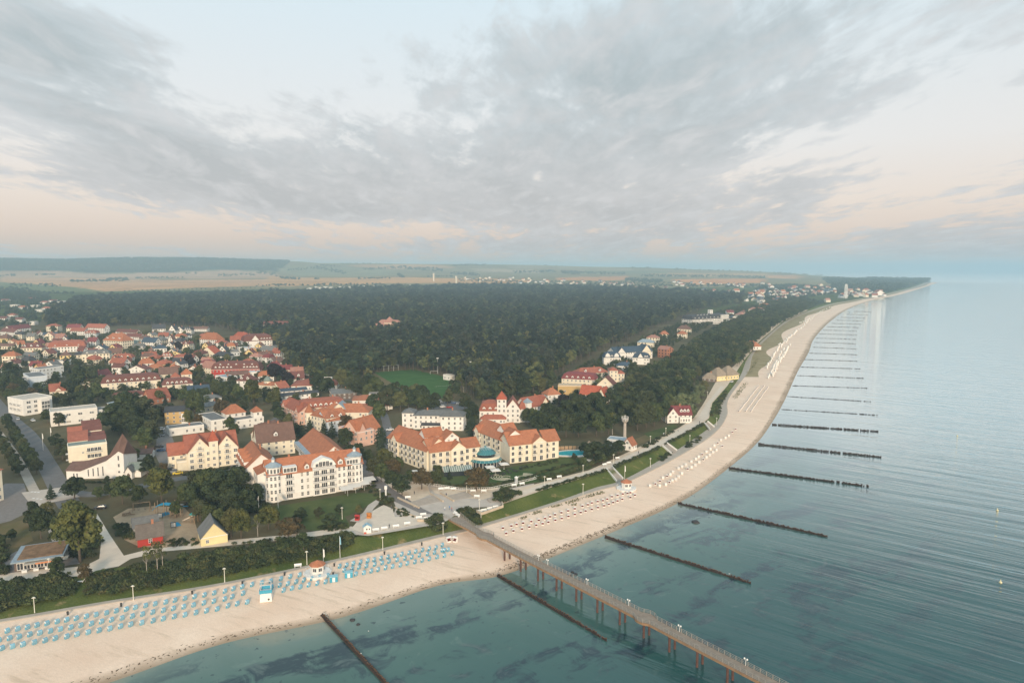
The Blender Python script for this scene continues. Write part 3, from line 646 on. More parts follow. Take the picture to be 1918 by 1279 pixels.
SKYL = MB().box(-.5, .5, -.06, .06, -.7, .7).mesh('skylight', GLASS)
FOOT = []       # footprints for keeping trees out of houses
MARKS = []      # landmarks for describing trees
def balcony_mesh(wd):
    mb = MB().box(-wd/2, wd/2, -1.1, 0, -.15, 0); mb.mi = 1
    mb.box(-wd/2, wd/2, -1.1, -1.04, .9, 1.0).box(-wd/2, -wd/2+.06, -1.1, 0, .9, 1.0).box(wd/2-.06, wd/2, -1.1, 0, .9, 1.0)
    k = max(4, int(wd/.35))
    for i in range(k+1): x = -wd/2+.02+(wd-.08)*i/k; mb.box(x, x+.04, -1.09, -1.05, 0, .9)
    return mb.mesh('balcony', [TRIM, IRON])
BALC = {}
class B:
    "one building; local frame: x along the front, y away from the front, z up"
    def __init__(s, label, cat='house', A=None, Bp=None, h=6.0, name='house', group=None, origin=None, ang=None, mark=None, z=5.0):
        if origin is None:
            a = G(A[0], A[1], z+h); b = G(Bp[0], Bp[1], z+h); s.w = (b-a).length; ang = math.atan2(b.y-a.y, b.x-a.x); origin = (a.x, a.y, z)
        s.o = Vector((origin[0], origin[1], z)); s.ang = ang; s.h = h
        s.e = empty(name, s.o, ang, label, cat, group); s.far = s.o.length > 700; s.fw = MB()
        if mark: MARKS.append((mark, s.o.copy()))
    def world(s, x, y, z=0): c, q = math.cos(s.ang), math.sin(s.ang); return Vector((s.o.x+x*c-y*q, s.o.y+x*q+y*c, s.o.z+z))
    def foot(s, x, y, w, d): FOOT.append([s.world(x-1, y-1).xy, s.world(x+w+1, y-1).xy, s.world(x+w+1, y+d+1).xy, s.world(x-1, y+d+1).xy])
    def block(s, x, y, w, d, h, roof='gable', rise=4.0, wall='white', rc='red', ov=.5, z0=0.0, windows=True, floors=None, plinth=False, sp=3.0, ww=1.15, wh=1.5, faces=None, chim=0, wm=None):
        wm_ = WALL[wall]; mb = MB(); x1, y1 = x+w, y+d
        mb.box(x, x1, y, y1, z0, h)
        if roof == 'gable':
            mb.raw([(x, y, h), (x, y1, h), (x, y+d/2, h+rise)], [(0, 2, 1)]); mb.raw([(x1, y, h), (x1, y1, h), (x1, y+d/2, h+rise)], [(0, 1, 2)])
        elif roof == 'gable_y':
            mb.raw([(x, y, h), (x1, y, h), (x+w/2, y, h+rise)], [(0, 1, 2)]); mb.raw([(x, y1, h), (x1, y1, h), (x+w/2, y1, h+rise)], [(0, 2, 1)])
        elif roof == 'flat':
            t_ = .25
            for q in ((x, x1, y, y+t_), (x, x1, y1-t_, y1), (x, x+t_, y+t_, y1-t_), (x1-t_, x1, y+t_, y1-t_)): mb.box(*q, h+.002, h+.5)
        elif roof == 'shed':
            mb.raw([(x, y, h), (x1, y, h), (x, y1, h), (x1, y1, h), (x, y1, h+rise), (x1, y1, h+rise)], [(0, 4, 2), (1, 3, 5), (2, 4, 5, 3)])
        elif roof == 'shed_x':
            mb.raw([(x, y, h), (x, y1, h), (x1, y, h), (x1, y1, h), (x1, y, h+rise), (x1, y1, h+rise)], [(0, 2, 4), (1, 5, 3), (2, 3, 5, 4)])
        mb.build('wall', wm_, s.e)
        if plinth: MB().box(x-.06, x1+.06, y-.06, y1+.06, z0, z0+.8).build('plinth', WALL['palegrey'], s.e)
        if s.o.length < 700: MB().box(x-.12, x1+.12, y-.12, y1+.12, h-.32, h-.06).build('cornice', TRIM, s.e)
        r = s.roof(x, y, w, d, h, roof, rise, rc, ov)
        for i in range(chim): inst('chimney', CHIM, r, (x+w*(.25+.5*i/max(1, chim-1) if chim > 1 else .62), y+d*.5, h+rise*(.95 if roof != 'flat' else .05)))
        s.foot(x, y, w, d)
        if windows:
            fl = floors or max(1, int(round((h-z0)/2.9)))
            s.win_face(x, y, w, d, z0, h, fl, sp, ww, wh, faces, roof, rise, wm)
        return r
    def slab(s, mb, p):
        n = (p[1]-p[0]).cross(p[3]-p[0]).normalized()
        if n.z < 0: n = -n
        q = [v-n*.22 for v in p]; k = len(p); up = (p[1]-p[0]).cross(p[2]-p[0]).z > 0
        P_ = p if up else p[::-1]; Q_ = q if up else q[::-1]
        mb.raw(P_+Q_, [tuple(range(k)), tuple(range(2*k-1, k-1, -1))]+[(i, i+k, (i+1) % k+k, (i+1) % k) for i in range(k)])
    def roof(s, x, y, w, d, h, kind, rise, rc, ov=.5):
        mb = MB(); V = Vector; x1, y1 = x+w, y+d; rm = ROOF[rc]; h += .14
        if kind == 'gable':
            dz = rise/(d/2)*ov
            s.slab(mb, [V((x-ov, y-ov, h-dz)), V((x1+ov, y-ov, h-dz)), V((x1+ov, y+d/2, h+rise)), V((x-ov, y+d/2, h+rise))])
            s.slab(mb, [V((x-ov, y+d/2, h+rise)), V((x1+ov, y+d/2, h+rise)), V((x1+ov, y1+ov, h-dz)), V((x-ov, y1+ov, h-dz))])
            mb.box(x-ov, x1+ov, y+d/2-.15, y+d/2+.15, h+rise-.1, h+rise+.08)
        elif kind == 'gable_y':
            dz = rise/(w/2)*ov
            s.slab(mb, [V((x-ov, y-ov, h-dz)), V((x+w/2, y-ov, h+rise)), V((x+w/2, y1+ov, h+rise)), V((x-ov, y1+ov, h-dz))])
            s.slab(mb, [V((x+w/2, y-ov, h+rise)), V((x1+ov, y-ov, h-dz)), V((x1+ov, y1+ov, h-dz)), V((x+w/2, y1+ov, h+rise))])
            mb.box(x+w/2-.15, x+w/2+.15, y-ov, y1+ov, h+rise-.1, h+rise+.08)
        elif kind in ('hip', 'pyramid'):
            a = [(x-ov, y-ov, h), (x1+ov, y-ov, h), (x1+ov, y1+ov, h), (x-ov, y1+ov, h)]; b_ = [(p[0], p[1], h-.2) for p in a]
            if w >= d: rl = d/2*.9; t_ = [(x+rl, y+d/2, h+rise), (x1-rl, y+d/2, h+rise)]
            else: rl = w/2*.9; t_ = [(x+w/2, y+rl, h+rise), (x+w/2, y1-rl, h+rise)]
            if kind == 'pyramid': t_ = [(x+w/2-.05, y+d/2, h+rise), (x+w/2+.05, y+d/2, h+rise)]
            f = [(4, 5, 1, 0), (5, 6, 2, 1), (6, 7, 3, 2), (7, 4, 0, 3), (7, 6, 5, 4)]
            if w >= d or kind == 'pyramid': f += [(0, 1, 9, 8), (1, 2, 9), (2, 3, 8, 9), (3, 0, 8)]
            else: f += [(0, 1, 8), (1, 2, 9, 8), (2, 3, 9), (3, 0, 8, 9)]
            mb.raw(a+b_+t_, f)
        elif kind == 'mansard':
            i1 = min(1.4, d*.14); r1 = rise*.72
            L0 = [(x-ov, y-ov, h), (x1+ov, y-ov, h), (x1+ov, y1+ov, h), (x-ov, y1+ov, h)]; L1 = [(x+i1, y+i1, h+r1), (x1-i1, y+i1, h+r1), (x1-i1, y1-i1, h+r1), (x+i1, y1-i1, h+r1)]
            if w >= d: rl = d*.42; t_ = [(x+rl, y+d/2, h+rise), (x1-rl, y+d/2, h+rise)]; tf = [(4, 5, 9, 8), (5, 6, 9), (6, 7, 8, 9), (7, 4, 8)]
            else: rl = w*.42; t_ = [(x+w/2, y+rl, h+rise), (x+w/2, y1-rl, h+rise)]; tf = [(4, 5, 8), (5, 6, 9, 8), (6, 7, 9), (7, 4, 8, 9)]
            mb.raw(L0+L1+t_, [(3, 2, 1, 0), (0, 1, 5, 4), (1, 2, 6, 5), (2, 3, 7, 6), (3, 0, 4, 7)]+tf)
        elif kind == 'flat':
            mb.box(x+.26, x1-.26, y+.26, y1-.26, h-.1, h+.12)
        elif kind == 'shed':
            s.slab(mb, [V((x-ov, y-ov, h-rise/d*ov)), V((x1+ov, y-ov, h-rise/d*ov)), V((x1+ov, y1+ov*.3, h+rise)), V((x-ov, y1+ov*.3, h+rise))])
        elif kind == 'shed_x':
            s.slab(mb, [V((x-ov, y-ov, h-rise/w*ov)), V((x1+ov*.3, y-ov, h+rise)), V((x1+ov*.3, y1+ov, h+rise)), V((x-ov, y1+ov, h-rise/w*ov))])
        return mb.build('roof', rm, s.e)
    def facing(s, nx, ny, px_, py_):
        c = s.world(px_, py_); n = Vector((nx*math.cos(s.ang)-ny*math.sin(s.ang), nx*math.sin(s.ang)+ny*math.cos(s.ang)))
        return n.x*(-c.x)+n.y*(-c.y) > 4
    def window(s, side, x, y, z, w, h, m=None, name='window'):
        rz = {'f': 0, 'r': math.pi/2, 'l': -math.pi/2}[side]
        if s.far:
            for q in (0,):
                bx_ = {'f': (x-w/2, x+w/2, y-.08, y+.02), 'r': (x-.02, x+.08, y-w/2, y+w/2), 'l': (x-.08, x+.02, y-w/2, y+w/2)}[side]
                s.fw.box(*bx_, z, z+h)
            return
        m = m or random.choice((WINM, WINM, WINM, WALT[0], WALT[1])); o = inst(name, m, s.e, (x, y, z), rz); o.scale = (w, 1, h); return o
    def win_face(s, x, y, w, d, z0, h, fl, sp, ww, wh, faces, roof, rise, wm):
        fh = (h-z0)/fl
        for side, L, nx, ny, mx, my in (('f', w, 0, -1, x+w/2, y), ('r', d, 1, 0, x+w, y+d/2), ('l', d, -1, 0, x, y+d/2)):
            if faces is not None and side not in faces: continue
            if faces is None and not s.facing(nx, ny, mx, my): continue
            n = max(1, int((L-.6)/sp)); 
            for k in range(fl):
                for i in range(n):
                    if random.random() < .05: continue
                    p = (i+.5)*L/n; z = z0+k*fh+fh*.30; hh = min(wh, fh*.56)
                    if side == 'f': s.window('f', x+p, y, z, ww, hh, wm)
                    elif side == 'r': s.window('r', x+w, y+p, z, ww, hh, wm)
                    else: s.window('l', x, y+p, z, ww, hh, wm)
            if (side == 'f' and roof == 'gable_y') or (side != 'f' and roof == 'gable'):
                z = h+rise*.15; hh = min(1.3, rise*.35)
                if side == 'f': s.window('f', x+w/2, y, z, ww*1.2, hh, wm)
                elif side == 'r': s.window('r', x+w, y+d/2, z, ww*1.2, hh, wm)
                else: s.window('l', x, y+d/2, z, ww*1.2, hh, wm)
    def dormers(s, x0, x1, y, z, n, rc='red', side='f', scale=1.0):
        if rc not in DORM: DORM[rc] = dormer_meshes(rc)
        dm, dr = DORM[rc]; rz = {'f': 0, 'r': math.pi/2, 'l': -math.pi/2}[side]
        for i in range(n):
            p = x0+(x1-x0)*(i+.5)/n; loc = (p, y, z) if side == 'f' else (y, p, z)
            o = inst('dormer', dm, s.e, loc, rz, scale); inst('roof', dr, o)
            q = inst('window', WINM, o, (0, -.06, .25)); q.scale = (1.1, 1, 1.0)
    def skylights(s, pts, slope, side='f'):
        for (x, y, z) in pts:
            o = inst('skylight', SKYL, s.e, (x, y, z)); o.rotation_euler = (-(math.pi/2-slope), 0, 0)
    def balconies(s, side, xs, zs, y, wd=2.2):
        if wd not in BALC: BALC[wd] = balcony_mesh(wd)
        rz = {'f': 0, 'r': math.pi/2, 'l': -math.pi/2}[side]
        for x in xs:
            for z in zs: inst('balcony', BALC[wd], s.e, (x, y, z) if side == 'f' else (y, x, z), rz)
    def gable_front(s, x, w, y, h, rise, d, wall, rc, sp=2.6):
        "cross gable over the front, wall flush 0.25 m proud"
        return s.block(x, y-.25, w, d, h, 'gable_y', rise, wall, rc, .35, windows=False)
    def done(s):
        if s.fw.v: o = s.fw.build('windows', GLASS, s.e); o['kind'] = 'stuff'
        return s
def house(label, A, Bp, h, d, roof='gable', rise=4.0, wall='white', rc='red', dorm=0, chim=1, cat='house', name='house', mark=None, floors=None, sp=3.0, group=None):
    b = B(label, cat, A, Bp, h, name, group, mark=mark)
    b.block(0, 0, b.w, d, h, roof, rise, wall, rc, chim=chim, floors=floors, sp=sp)
    if dorm:
        if roof == 'mansard': b.dormers(1, b.w-1, .1, h+.5, dorm, rc)
        else: b.dormers(1, b.w-1, .8, h+rise*.30, dorm, rc)
    return b.done()
# ------------------------------------------------------------------ the far half of the old town: eave ends in the photo, eave height, depth, roof
HT = [
 ('white house with dark red roof at the photo\'s left edge below the forest', (0, 620), (26, 622), 6, 10, 'gable', 4, 'white', 'darkred'),
 ('long white house with purplish red roof at the forest foot', (19, 617), (58, 613), 5, 10, 'gable', 5, 'white', 'maroon'),
 ('tall cream house with low red hip roof standing alone against the forest', (86, 611), (108, 611), 8, 10, 'hip', 3, 'cream', 'red'),
 ('small white gabled house below the lone tall cream house', (69, 627), (84, 626), 4, 9, 'gable_y', 4, 'white', 'darkred'),
 ('white block with dark blue roof below the lone tall cream house', (80, 627), (107, 626), 6, 9, 'gable', 2.5, 'white', 'slate'),
 ('cream house with dark red cross gable roof at the forest edge', (124, 614), (149, 614), 7, 10, 'gable', 5, 'cream', 'maroon'),
 ('white terrace with red roof in front of the dark red gabled house', (131, 619.5), (158, 620), 6, 9, 'gable', 4, 'white', 'red'),
 ('long white house with red roof right of the white terrace', (160, 613), (195, 614), 8, 10, 'gable', 5, 'white', 'red'),
 ('pale house with orange red mansard below the long white house', (159, 624), (180, 624), 6, 9, 'mansard', 4, 'palegrey', 'red'),
 ('big cream town house with tall orange roof and round dormers', (193, 637), (229, 639), 9, 15, 'hip', 8, 'cream', 'orange'),
 ('long white hotel with two tier red roof in the old town', (90, 651), (160, 648), 6, 14, 'mansard', 7, 'white', 'red'),
 ('cream villa with dark red hip roof and a round dormer', (38, 652), (78, 651), 7, 11, 'hip', 5, 'cream', 'darkred'),
 ('small orange roofed house behind the cream villa', (33, 645), (47, 644), 6, 8, 'gable', 4, 'cream', 'orange'),
 ('cream house with orange hip roof by the left edge', (3, 667), (29, 667), 7, 9, 'hip', 4, 'cream', 'orange'),
 ('low white house with dark red gable below the orange hip roof', (8, 680), (31, 681), 4, 8, 'gable_y', 3.5, 'white', 'darkred'),
 ('small orange gabled house by the left edge of the old town', (11, 641), (27, 641), 4, 8, 'gable_y', 3, 'cream', 'orange'),
 ('long low cream house at the left edge', (-6, 648), (27, 648), 4, 8, 'gable', 2.5, 'cream', 'brown'),
 ('low white building with flat blue roof among dark trees', (102, 677), (129, 676), 4, 9, 'flat', 1, 'white', 'slate'),
 ('cream villa with grey mansard and two round gables', (153, 664), (205, 662), 8, 11, 'mansard', 3.5, 'cream', 'grey'),
 ('small white gabled house with blue black roof behind the round gabled villa', (175, 653), (196, 653), 6, 9, 'gable_y', 4, 'white', 'slate'),
 ('long white house with red mansard right of the round gabled villa', (209, 671), (247, 670), 5, 10, 'mansard', 4, 'white', 'red'),
 ('narrow cream gabled house in front of dark trees', (78, 661), (92, 662), 5, 8, 'gable_y', 4, 'cream', 'darkred'),
 ('white three storey house with balconies left of the long mansard hotel', (209, 688), (230, 688), 7, 9, 'gable', 3, 'white', 'darkred'),
 ('white house with red roof behind the three storey balcony house', (205, 679), (231, 680), 6, 9, 'gable', 4, 'white', 'red'),
 ('white house with dark red roof behind the big cream town house', (216, 621), (254, 623), 6, 9, 'gable', 3.5, 'white', 'darkred'),
 ('white stepped house with dark red roofs right of the cream town house', (234, 630), (262, 631), 7, 9, 'gable', 3.5, 'white', 'darkred'),
 ('long white house with dark grey roof at the forest foot', (286, 616), (310, 615), 7, 11, 'gable', 6, 'white', 'dark'),
 ('steep white gabled house beside the long grey roofed house', (316, 618), (328, 618), 7, 11, 'gable_y', 7, 'white', 'dark'),
 ('second steep white gable in the row at the forest foot', (329, 618), (343, 618), 6, 11, 'gable_y', 5, 'white', 'dark'),
 ('white house with dark mansard at the right end of the forest foot row', (344, 618), (358, 618), 6, 10, 'mansard', 4, 'white', 'dark'),
 ('low house with dull red roof behind a pale willow', (361, 616), (388, 616), 4, 9, 'gable', 3, 'white', 'brown'),
 ('white villa with tall orange roof and a little tower', (374, 635), (405, 637), 8, 12, 'hip', 8, 'white', 'orange'),
 ('white house with low red hip roof right of the orange villa', (401, 642), (423, 642), 5, 9, 'hip', 3, 'white', 'red'),
 ('slim white gable in the middle of the old town', (315, 635), (323, 635), 6, 8, 'gable_y', 5, 'white', 'brown'),
 ('white house with blue black roof in the middle of the old town', (265, 640), (290, 641), 6, 10, 'gable', 5, 'white', 'slate'),
 ('low house with grey green roof beside the cream town house', (227, 642), (255, 643), 4, 9, 'gable', 3.5, 'beige', 'green'),
 ('white hall with pale beige roof below the grey green roof', (246, 649), (271, 648), 4, 9, 'hip', 2, 'white', 'beige'),
 ('white twin house with flat grey roof and round gables', (260, 653), (287, 652), 7, 10, 'mansard', 2, 'white', 'grey'),
 ('white twin house with dark blue roof', (288, 653), (312, 652), 7, 10, 'hip', 3.5, 'white', 'slate'),
 ('tall cream apartment house with dark flat mansard', (325, 645), (354, 645), 9, 11, 'mansard', 2.5, 'cream', 'darkred'),
 ('small white gable left of the tall cream apartment house', (311, 647), (324, 647), 5, 9, 'gable_y', 4, 'white', 'dark'),
 ('pale gabled house with broad red roof right of a copper tree', (375, 661), (402, 662), 4, 11, 'gable_y', 7, 'cream', 'bright'),
 ('low black roofed pavilion in front of white gables', (397, 667), (430, 667), 4, 11, 'hip', 4, 'white', 'dark'),
 ('white gable with black roof behind the black pavilion', (409, 656), (423, 656), 5, 9, 'gable_y', 5, 'white', 'dark'),
 ('small house with red mansard among conifers', (302, 668), (323, 667), 6, 9, 'mansard', 3.5, 'white', 'red'),
 ('long white house with red hip roof right of the small red mansard', (324, 669), (358, 668), 5, 9, 'hip', 2.5, 'white', 'red'),
 ('white house with dull red roof behind the long mansard hotel', (225, 679), (248, 677), 5, 8, 'gable', 3, 'white', 'darkred'),
 ('broad white gable behind the long mansard hotel', (239, 692), (272, 692), 6, 10, 'gable_y', 3.5, 'white', 'darkred'),
 ('house with orange roofs behind the long mansard hotel', (275, 690), (308, 688), 5, 10, 'hip', 3, 'orange', 'orange'),
 ('brown roofed house behind the right end of the long mansard hotel', (298, 701), (333, 699), 7, 11, 'gable', 5, 'cream', 'brown'),
 ('small orange pyramid roofed house behind the brown roof', (315, 690), (328, 690), 7, 8, 'pyramid', 4, 'white', 'orange'),
 ('cream gabled house at the left end of the red terrace', (376, 687), (394, 689), 8, 10, 'gable', 5, 'cream', 'pink'),
 ('low grey flat roofed hall among garden trees', (335, 680), (356, 680), 3, 10, 'flat', 1, 'white', 'grey'),
 ('low house with grey green roof left of the red terrace', (358, 692), (375, 692), 4, 9, 'gable', 2.5, 'white', 'green'),
 ('villa with bright red hip roof near the forest edge', (434, 632), (459, 634), 6, 12, 'hip', 7, 'white', 'bright'),
 ('white villa with red roof deep inside the forest edge', (493, 608), (538, 608), 7, 10, 'gable', 5, 'white', 'darkred'),
 ('small house with blue grey roof left of the white forest villa', (459, 610), (478, 611), 5, 9, 'gable', 3, 'white', 'zinc'),
 ('white flat roofed house with pale blue roof', (445, 651), (468, 653), 5, 9, 'flat', 1, 'white', 'zinc'),
 ('orange walled flat roofed house beside the pale blue roof', (470, 653), (485, 654), 5, 9, 'flat', 1, 'orange', 'green'),
 ('yellow gabled house with dark red roof near a dark tree', (456, 663), (476, 663), 5, 9, 'gable_y', 5, 'yellow', 'darkred'),
 ('white house with grey roof behind the pines', (487, 655), (509, 656), 6, 10, 'gable', 4, 'white', 'grey'),
 ('white house with grey roof at the foot of the pines', (511, 653), (535, 650), 5, 9, 'gable', 3, 'white', 'grey'),
 ('white flat roofed house in front of the grey roofs', (486, 662), (512, 662), 5, 8, 'flat', 1, 'white', 'beige'),
 ('white gabled house under a reddish tree', (501, 674), (515, 680), 4, 9, 'gable_y', 4, 'white', 'brown'),
 ('white flat roofed house with pale grey roof at the wood\'s corner', (570, 692), (586, 694), 5, 8, 'flat', 1, 'white', 'zinc'),
]
for r_ in HT:
    house(r_[0], *r_[1:9], dorm=(3 if r_[5] == 'mansard' or 'dormer' in r_[0] else 0), chim=1, sp=2.8)
b = B('big white hotel with dark red mansard and a tall front gable', 'hotel', (457, 640), (510, 637), 9, 'hotel', mark='big white mansard hotel')
b.block(0, 0, b.w, 14, 9, 'mansard', 8, 'white', 'darkred', chim=2); b.gable_front(8, 9, 0, 10, 6, 7, 'white', 'darkred'); b.dormers(18, b.w-1, .1, 10.5, 4, 'darkred'); b.done()
b = B('long terrace with red brown mansard and two rows of white dormers', 'terrace', (396, 692), (486, 691), 7, 'terrace', mark='red terrace with white dormers')
b.block(0, 0, b.w, 12, 7, 'mansard', 6.5, 'red', 'darkred', chim=3); b.dormers(2, 18, .1, 7.6, 5, 'darkred'); b.dormers(26, b.w-1, .1, 7.6, 5, 'darkred'); b.dormers(4, b.w-3, 1.0, 10.2, 5, 'darkred', scale=.8); b.done()
b = B('red tiled school house rising out of the forest', 'house', (700, 610), (748, 612), 8, 'house', mark='red roof in the forest')
b.block(0, 0, b.w, 18, 8, 'hip', 9, 'white', 'pink'); b.block(b.w*.36, 3, b.w*.3, 10, 13, 'pyramid', 9, 'cream', 'pink', windows=False); b.done()
house('little orange roofed house beside the red roof in the forest', (772, 607), (784, 607), 6, 8, 'hip', 4, 'white', 'orange')
# ------------------------------------------------------------------ mid-distance houses
H_ = house
# left side along the street
b = B('light blue grey apartment block with flat grey roof by the street', 'apartment block', (55, 707), (88, 704), 10, 'apartment_block', mark='light blue apartment block')
b.block(0, 0, b.w, 27, 10, 'flat', 1, 'paleblue', 'grey', faces='l'); b.block(-6, 4, 6, 14, 8, 'flat', 1, 'white', 'grey'); b.done()
b = B('white apartment block with grey flat roof behind the light blue block', 'apartment block', (72, 692), (119, 686), 9, 'apartment_block')
b.block(0, 0, b.w, 11, 9, 'flat', 1, 'palegrey', 'grey', sp=2.6); b.done()
b = B('beige flat roofed clinic with glazed stair hall by the street', 'clinic', (43, 750), (97, 742), 10, 'clinic', mark='beige flat roofed clinic')
b.block(0, 0, b.w, 20, 10, 'flat', 1, 'white', 'beige', faces='', windows=True); b.block(b.w*.55, -2.5, 5, 2.5, 8.5, 'flat', 1, 'white', 'beige', windows=False)
for k in range(3):
    for i in range(3): b.window('f', b.w*.55+.9+i*1.6, -2.5, 1+k*2.4, 1.5, 2.2, WIN1)
for k in range(3): b.window('f', 3, 0, 1.5+k*3, 2.5, 1.6); b.window('f', 7, 0, 1.5+k*3, 2.0, 1.6)
b.balconies('l', [4, 9, 14], [3, 6], 0, 3.2); b.done()
b = B('cream house with red roof and small front gable behind the clinic', 'house', (94, 733), (127, 730), 6.5, 'house')
b.block(0, 0, b.w, 10, 6.5, 'gable', 4.5, 'cream', 'red', chim=1); b.gable_front(3, 3.6, 0, 7, 1.8, 4, 'cream', 'red'); b.done()
b = B('long white flat roofed office with beige roof', 'office', (94, 773), (182, 764), 8.4, 'office', mark='long white office')
b.block(0, 0, b.w, 13, 8.4, 'flat', 1, 'white', 'beige', sp=5.5, ww=2.4, wh=1.3, floors=2); b.block(b.w, 2, 6, 9, 6.5, 'flat', 1, 'palegrey', 'grey'); b.done()
# cream house with stepped red roofs
b = B('cream apartment house with stepped red pent roofs beside the church', 'apartment house', (127, 838), (200, 829), 7.5, 'apartment_house', mark='cream house with stepped red roofs')
w_ = b.w
b.block(0, 0, w_, 9, 7.5, 'flat', 1, 'cream', 'green', sp=3.2, faces='l')
for i in range(4): b.window('f', w_*.52+i*1.5, 0, 1.0, 1.4, 1.9, WIN1); b.window('f', w_*.52+i*1.5, 0, 4.2, 1.4, 1.9, WIN1)
b.window('f', 6, 0, 3.6, 1, 1)
b.balconies('l', [2.2], [1, 4.0], 0, 2.6); b.balconies('f', [w_*.52+2.2], [3.9], 0, 6.4)
for i in range(3): b.block(.5+i*.3, 9+i*5.0, w_*.50, 5.0, 8.2, 'shed', 1.9, 'cream', 'red', .3, windows=False)
for i in range(3): b.block(w_*.55, 7+i*5.0, w_*.46, 5.0, 7.4, 'shed', 1.8, 'cream', 'darkred', .3, windows=False)
b.block(1, 24, w_*.42, 10, 8.5, 'gable', 3, 'cream', 'red'); 
for i in range(4): b.block(w_*.46, 25+i*4.2, w_*.5, 4.2, 9.5, 'shed', 2.2, 'cream', 'darkred', .3, windows=False)
b.done()
# church: nave whose roof climbs to a tower-like peak
b = B('white modern church with brown roof sweeping up to a peak', 'church', (124, 877), (124.01, 877), 4, 'church', origin=G(125, 897, 5), ang=0.06, mark='white church')
W_ = 25.0; D_ = 12.0
prof = [(0, 3.8), (6, 3.4), (17.5, 8.0), (23.0, 12.2), (W_, 11.0)]
mb = MB()
mb.raw([(x, 0, 0) for x, z in prof]+[(x, 0, z) for x, z in prof], [(i, i+1, i+6, i+5) for i in range(4)])
mb.raw([(W_, 0, 0), (W_, D_, 0), (W_, D_, 8), (W_, D_*.55, 10), (W_, 0, 11)], [(0, 1, 2, 3, 4)])
mb.raw([(0, 0, 0), (0, D_, 0), (0, D_, 3.4), (0, D_/2, 6.2), (0, 0, 3.8)], [(4, 3, 2, 1, 0)])
mb.raw([(0, D_, 0), (W_, D_, 0), (W_, D_, 8), (0, D_, 3.4)], [(0, 3, 2, 1)]); mb.build('wall', WALL['white'], b.e)
mb = MB(); rid = [(0, D_/2, 6.4), (6, D_/2, 6.6), (17.5, D_/2, 9.6), (23.4, 3.6, 19.5), (W_+.2, 3.8, 16.0)]
fr = [(x, -.35, z+.12) for x, z in prof]; fr[0] = (-.5, -.35, 3.75); fr[-1] = (W_+.3, -.35, 11.1); bk = [(-.5, D_+.3, 3.4), (6, D_+.3, 3.6), (17.5, D_+.3, 6.4), (23.4, D_+.3, 8.2), (W_+.3, D_+.3, 8.1)]
rid[0] = (-.5, D_/2, 6.4)
mb.raw(fr+rid+bk, [(i, i+1, i+6, i+5) for i in range(4)]+[(i+5, i+6, i+11, i+10) for i in range(4)]+[(4, 14, 9), (0, 5, 10)])
mb.build('roof', ROOF['brown'], b.e)
for x in (3.2, 4.6): b.window('f', x, 0, .7, .6, 2.0, WIN1)
for x in (9.5, 11.6, 13.7, 15.8): b.window('f', x, 0, .9, .55, 3.6+(x-9.5)*.22, WIN1)
b.window('f', 22.8, 0, 8.0, .7, 2.4, WIN1); b.window('f', 22.8, 0, 5.0, .8, 1.7, WIN1); b.window('f', 22.8, 0, 2.4, .9, 1.0, WIN1)
b.block(W_+.1, 1.0, 6.5, 7, 3.6, 'gable', 2.2, 'white', 'green', windows=False); b.block(W_+1.0, -1.6, 3.0, 3, 3.6, 'gable_y', 2.2, 'white', 'grey', windows=False)
MB().raw([(W_+1.8, -1.7, 0), (W_+3.2, -1.7, 0), (W_+3.2, -1.7, 2.0), (W_+2.5, -1.7, 2.8), (W_+1.8, -1.7, 2.0)], [(0, 1, 2, 3, 4)]).build('door', WALL['timber'], b.e)
b.foot(0, 0, W_+7, D_); b.done()
H_('small white garage house with brown roof behind the church', (250, 850), (283, 848), 3, 7, 'gable', 1.6, 'white', 'brown')
b = B('edge of a cream apartment house with red roof cut by the photo\'s left edge', 'apartment house', (-150, 894), (-58, 899), 12.5, 'apartment_house'); b.block(0, 0, b.w, 14, 12.5, 'hip', 4, 'cream', 'red', faces='fr'); b.done()
# long mansard hotel
b = B('long cream hotel with brown mansard roof and white dormers', 'hotel', (189, 719), (301, 711), 7.5, 'hotel', mark='long brown mansard hotel')
b.block(0, 0, b.w, 13, 7.5, 'mansard', 5.5, 'cream', 'darkred', sp=2.9, chim=2); b.dormers(2.5, b.w-2, .1, 8.2, 9, 'darkred'); b.done()
b = B('cream hotel wing with brown mansard and square tower with orange cap', 'hotel', (304, 722), (361, 718), 8, 'hotel')
b.block(0, 0, b.w, 11, 8, 'mansard', 4.5, 'cream', 'darkred', sp=4); b.dormers(2, b.w-3, .1, 8.6, 5, 'darkred'); b.block(b.w-7, 8, 7, 7, 14, 'pyramid', 4, 'cream', 'orange', sp=3); b.block(b.w-14, 12, 6, 6, 12, 'pyramid', 3, 'cream', 'red'); b.done()
H_('half timbered red house with red roof in front of the long hotel', (281, 748), (319, 742), 4, 10, 'gable', 6, 'brick', 'red', dorm=1, mark='red half timbered house')
H_('house with broad dark red roof left of the long hotel', (168, 715), (213, 704), 5, 10, 'gable', 6, 'cream', 'maroon', dorm=1)
b = B('low white houses with brown mansard below the long hotel', 'house', (213, 745), (272, 739), 4, 'house'); b.block(0, 0, b.w, 8, 4, 'mansard', 3, 'white', 'darkred'); b.dormers(1, 16, .1, 4.3, 4, 'darkred', scale=.8); b.done()
H_('white house with pale flat roof below the long hotel', (222, 757), (270, 747), 4, 10, 'hip', 1.5, 'white', 'zinc')
b = B('ochre house with dark roof among the trees', 'house', (308, 772), (354, 769), 7.4, 'house', mark='ochre house')
b.block(0, 0, b.w, 12, 7.4, 'gable', 2.2, 'ochre', 'dark', sp=3); b.block(b.w*.68, -1.6, 3.6, 1.6, 5.4, 'flat', 1, 'white', 'grey', windows=False)
for i in range(3): b.window('f', b.w*.68+.6+i*1.2, -1.6, 1.2, 1.1, 2.0)
b.done()
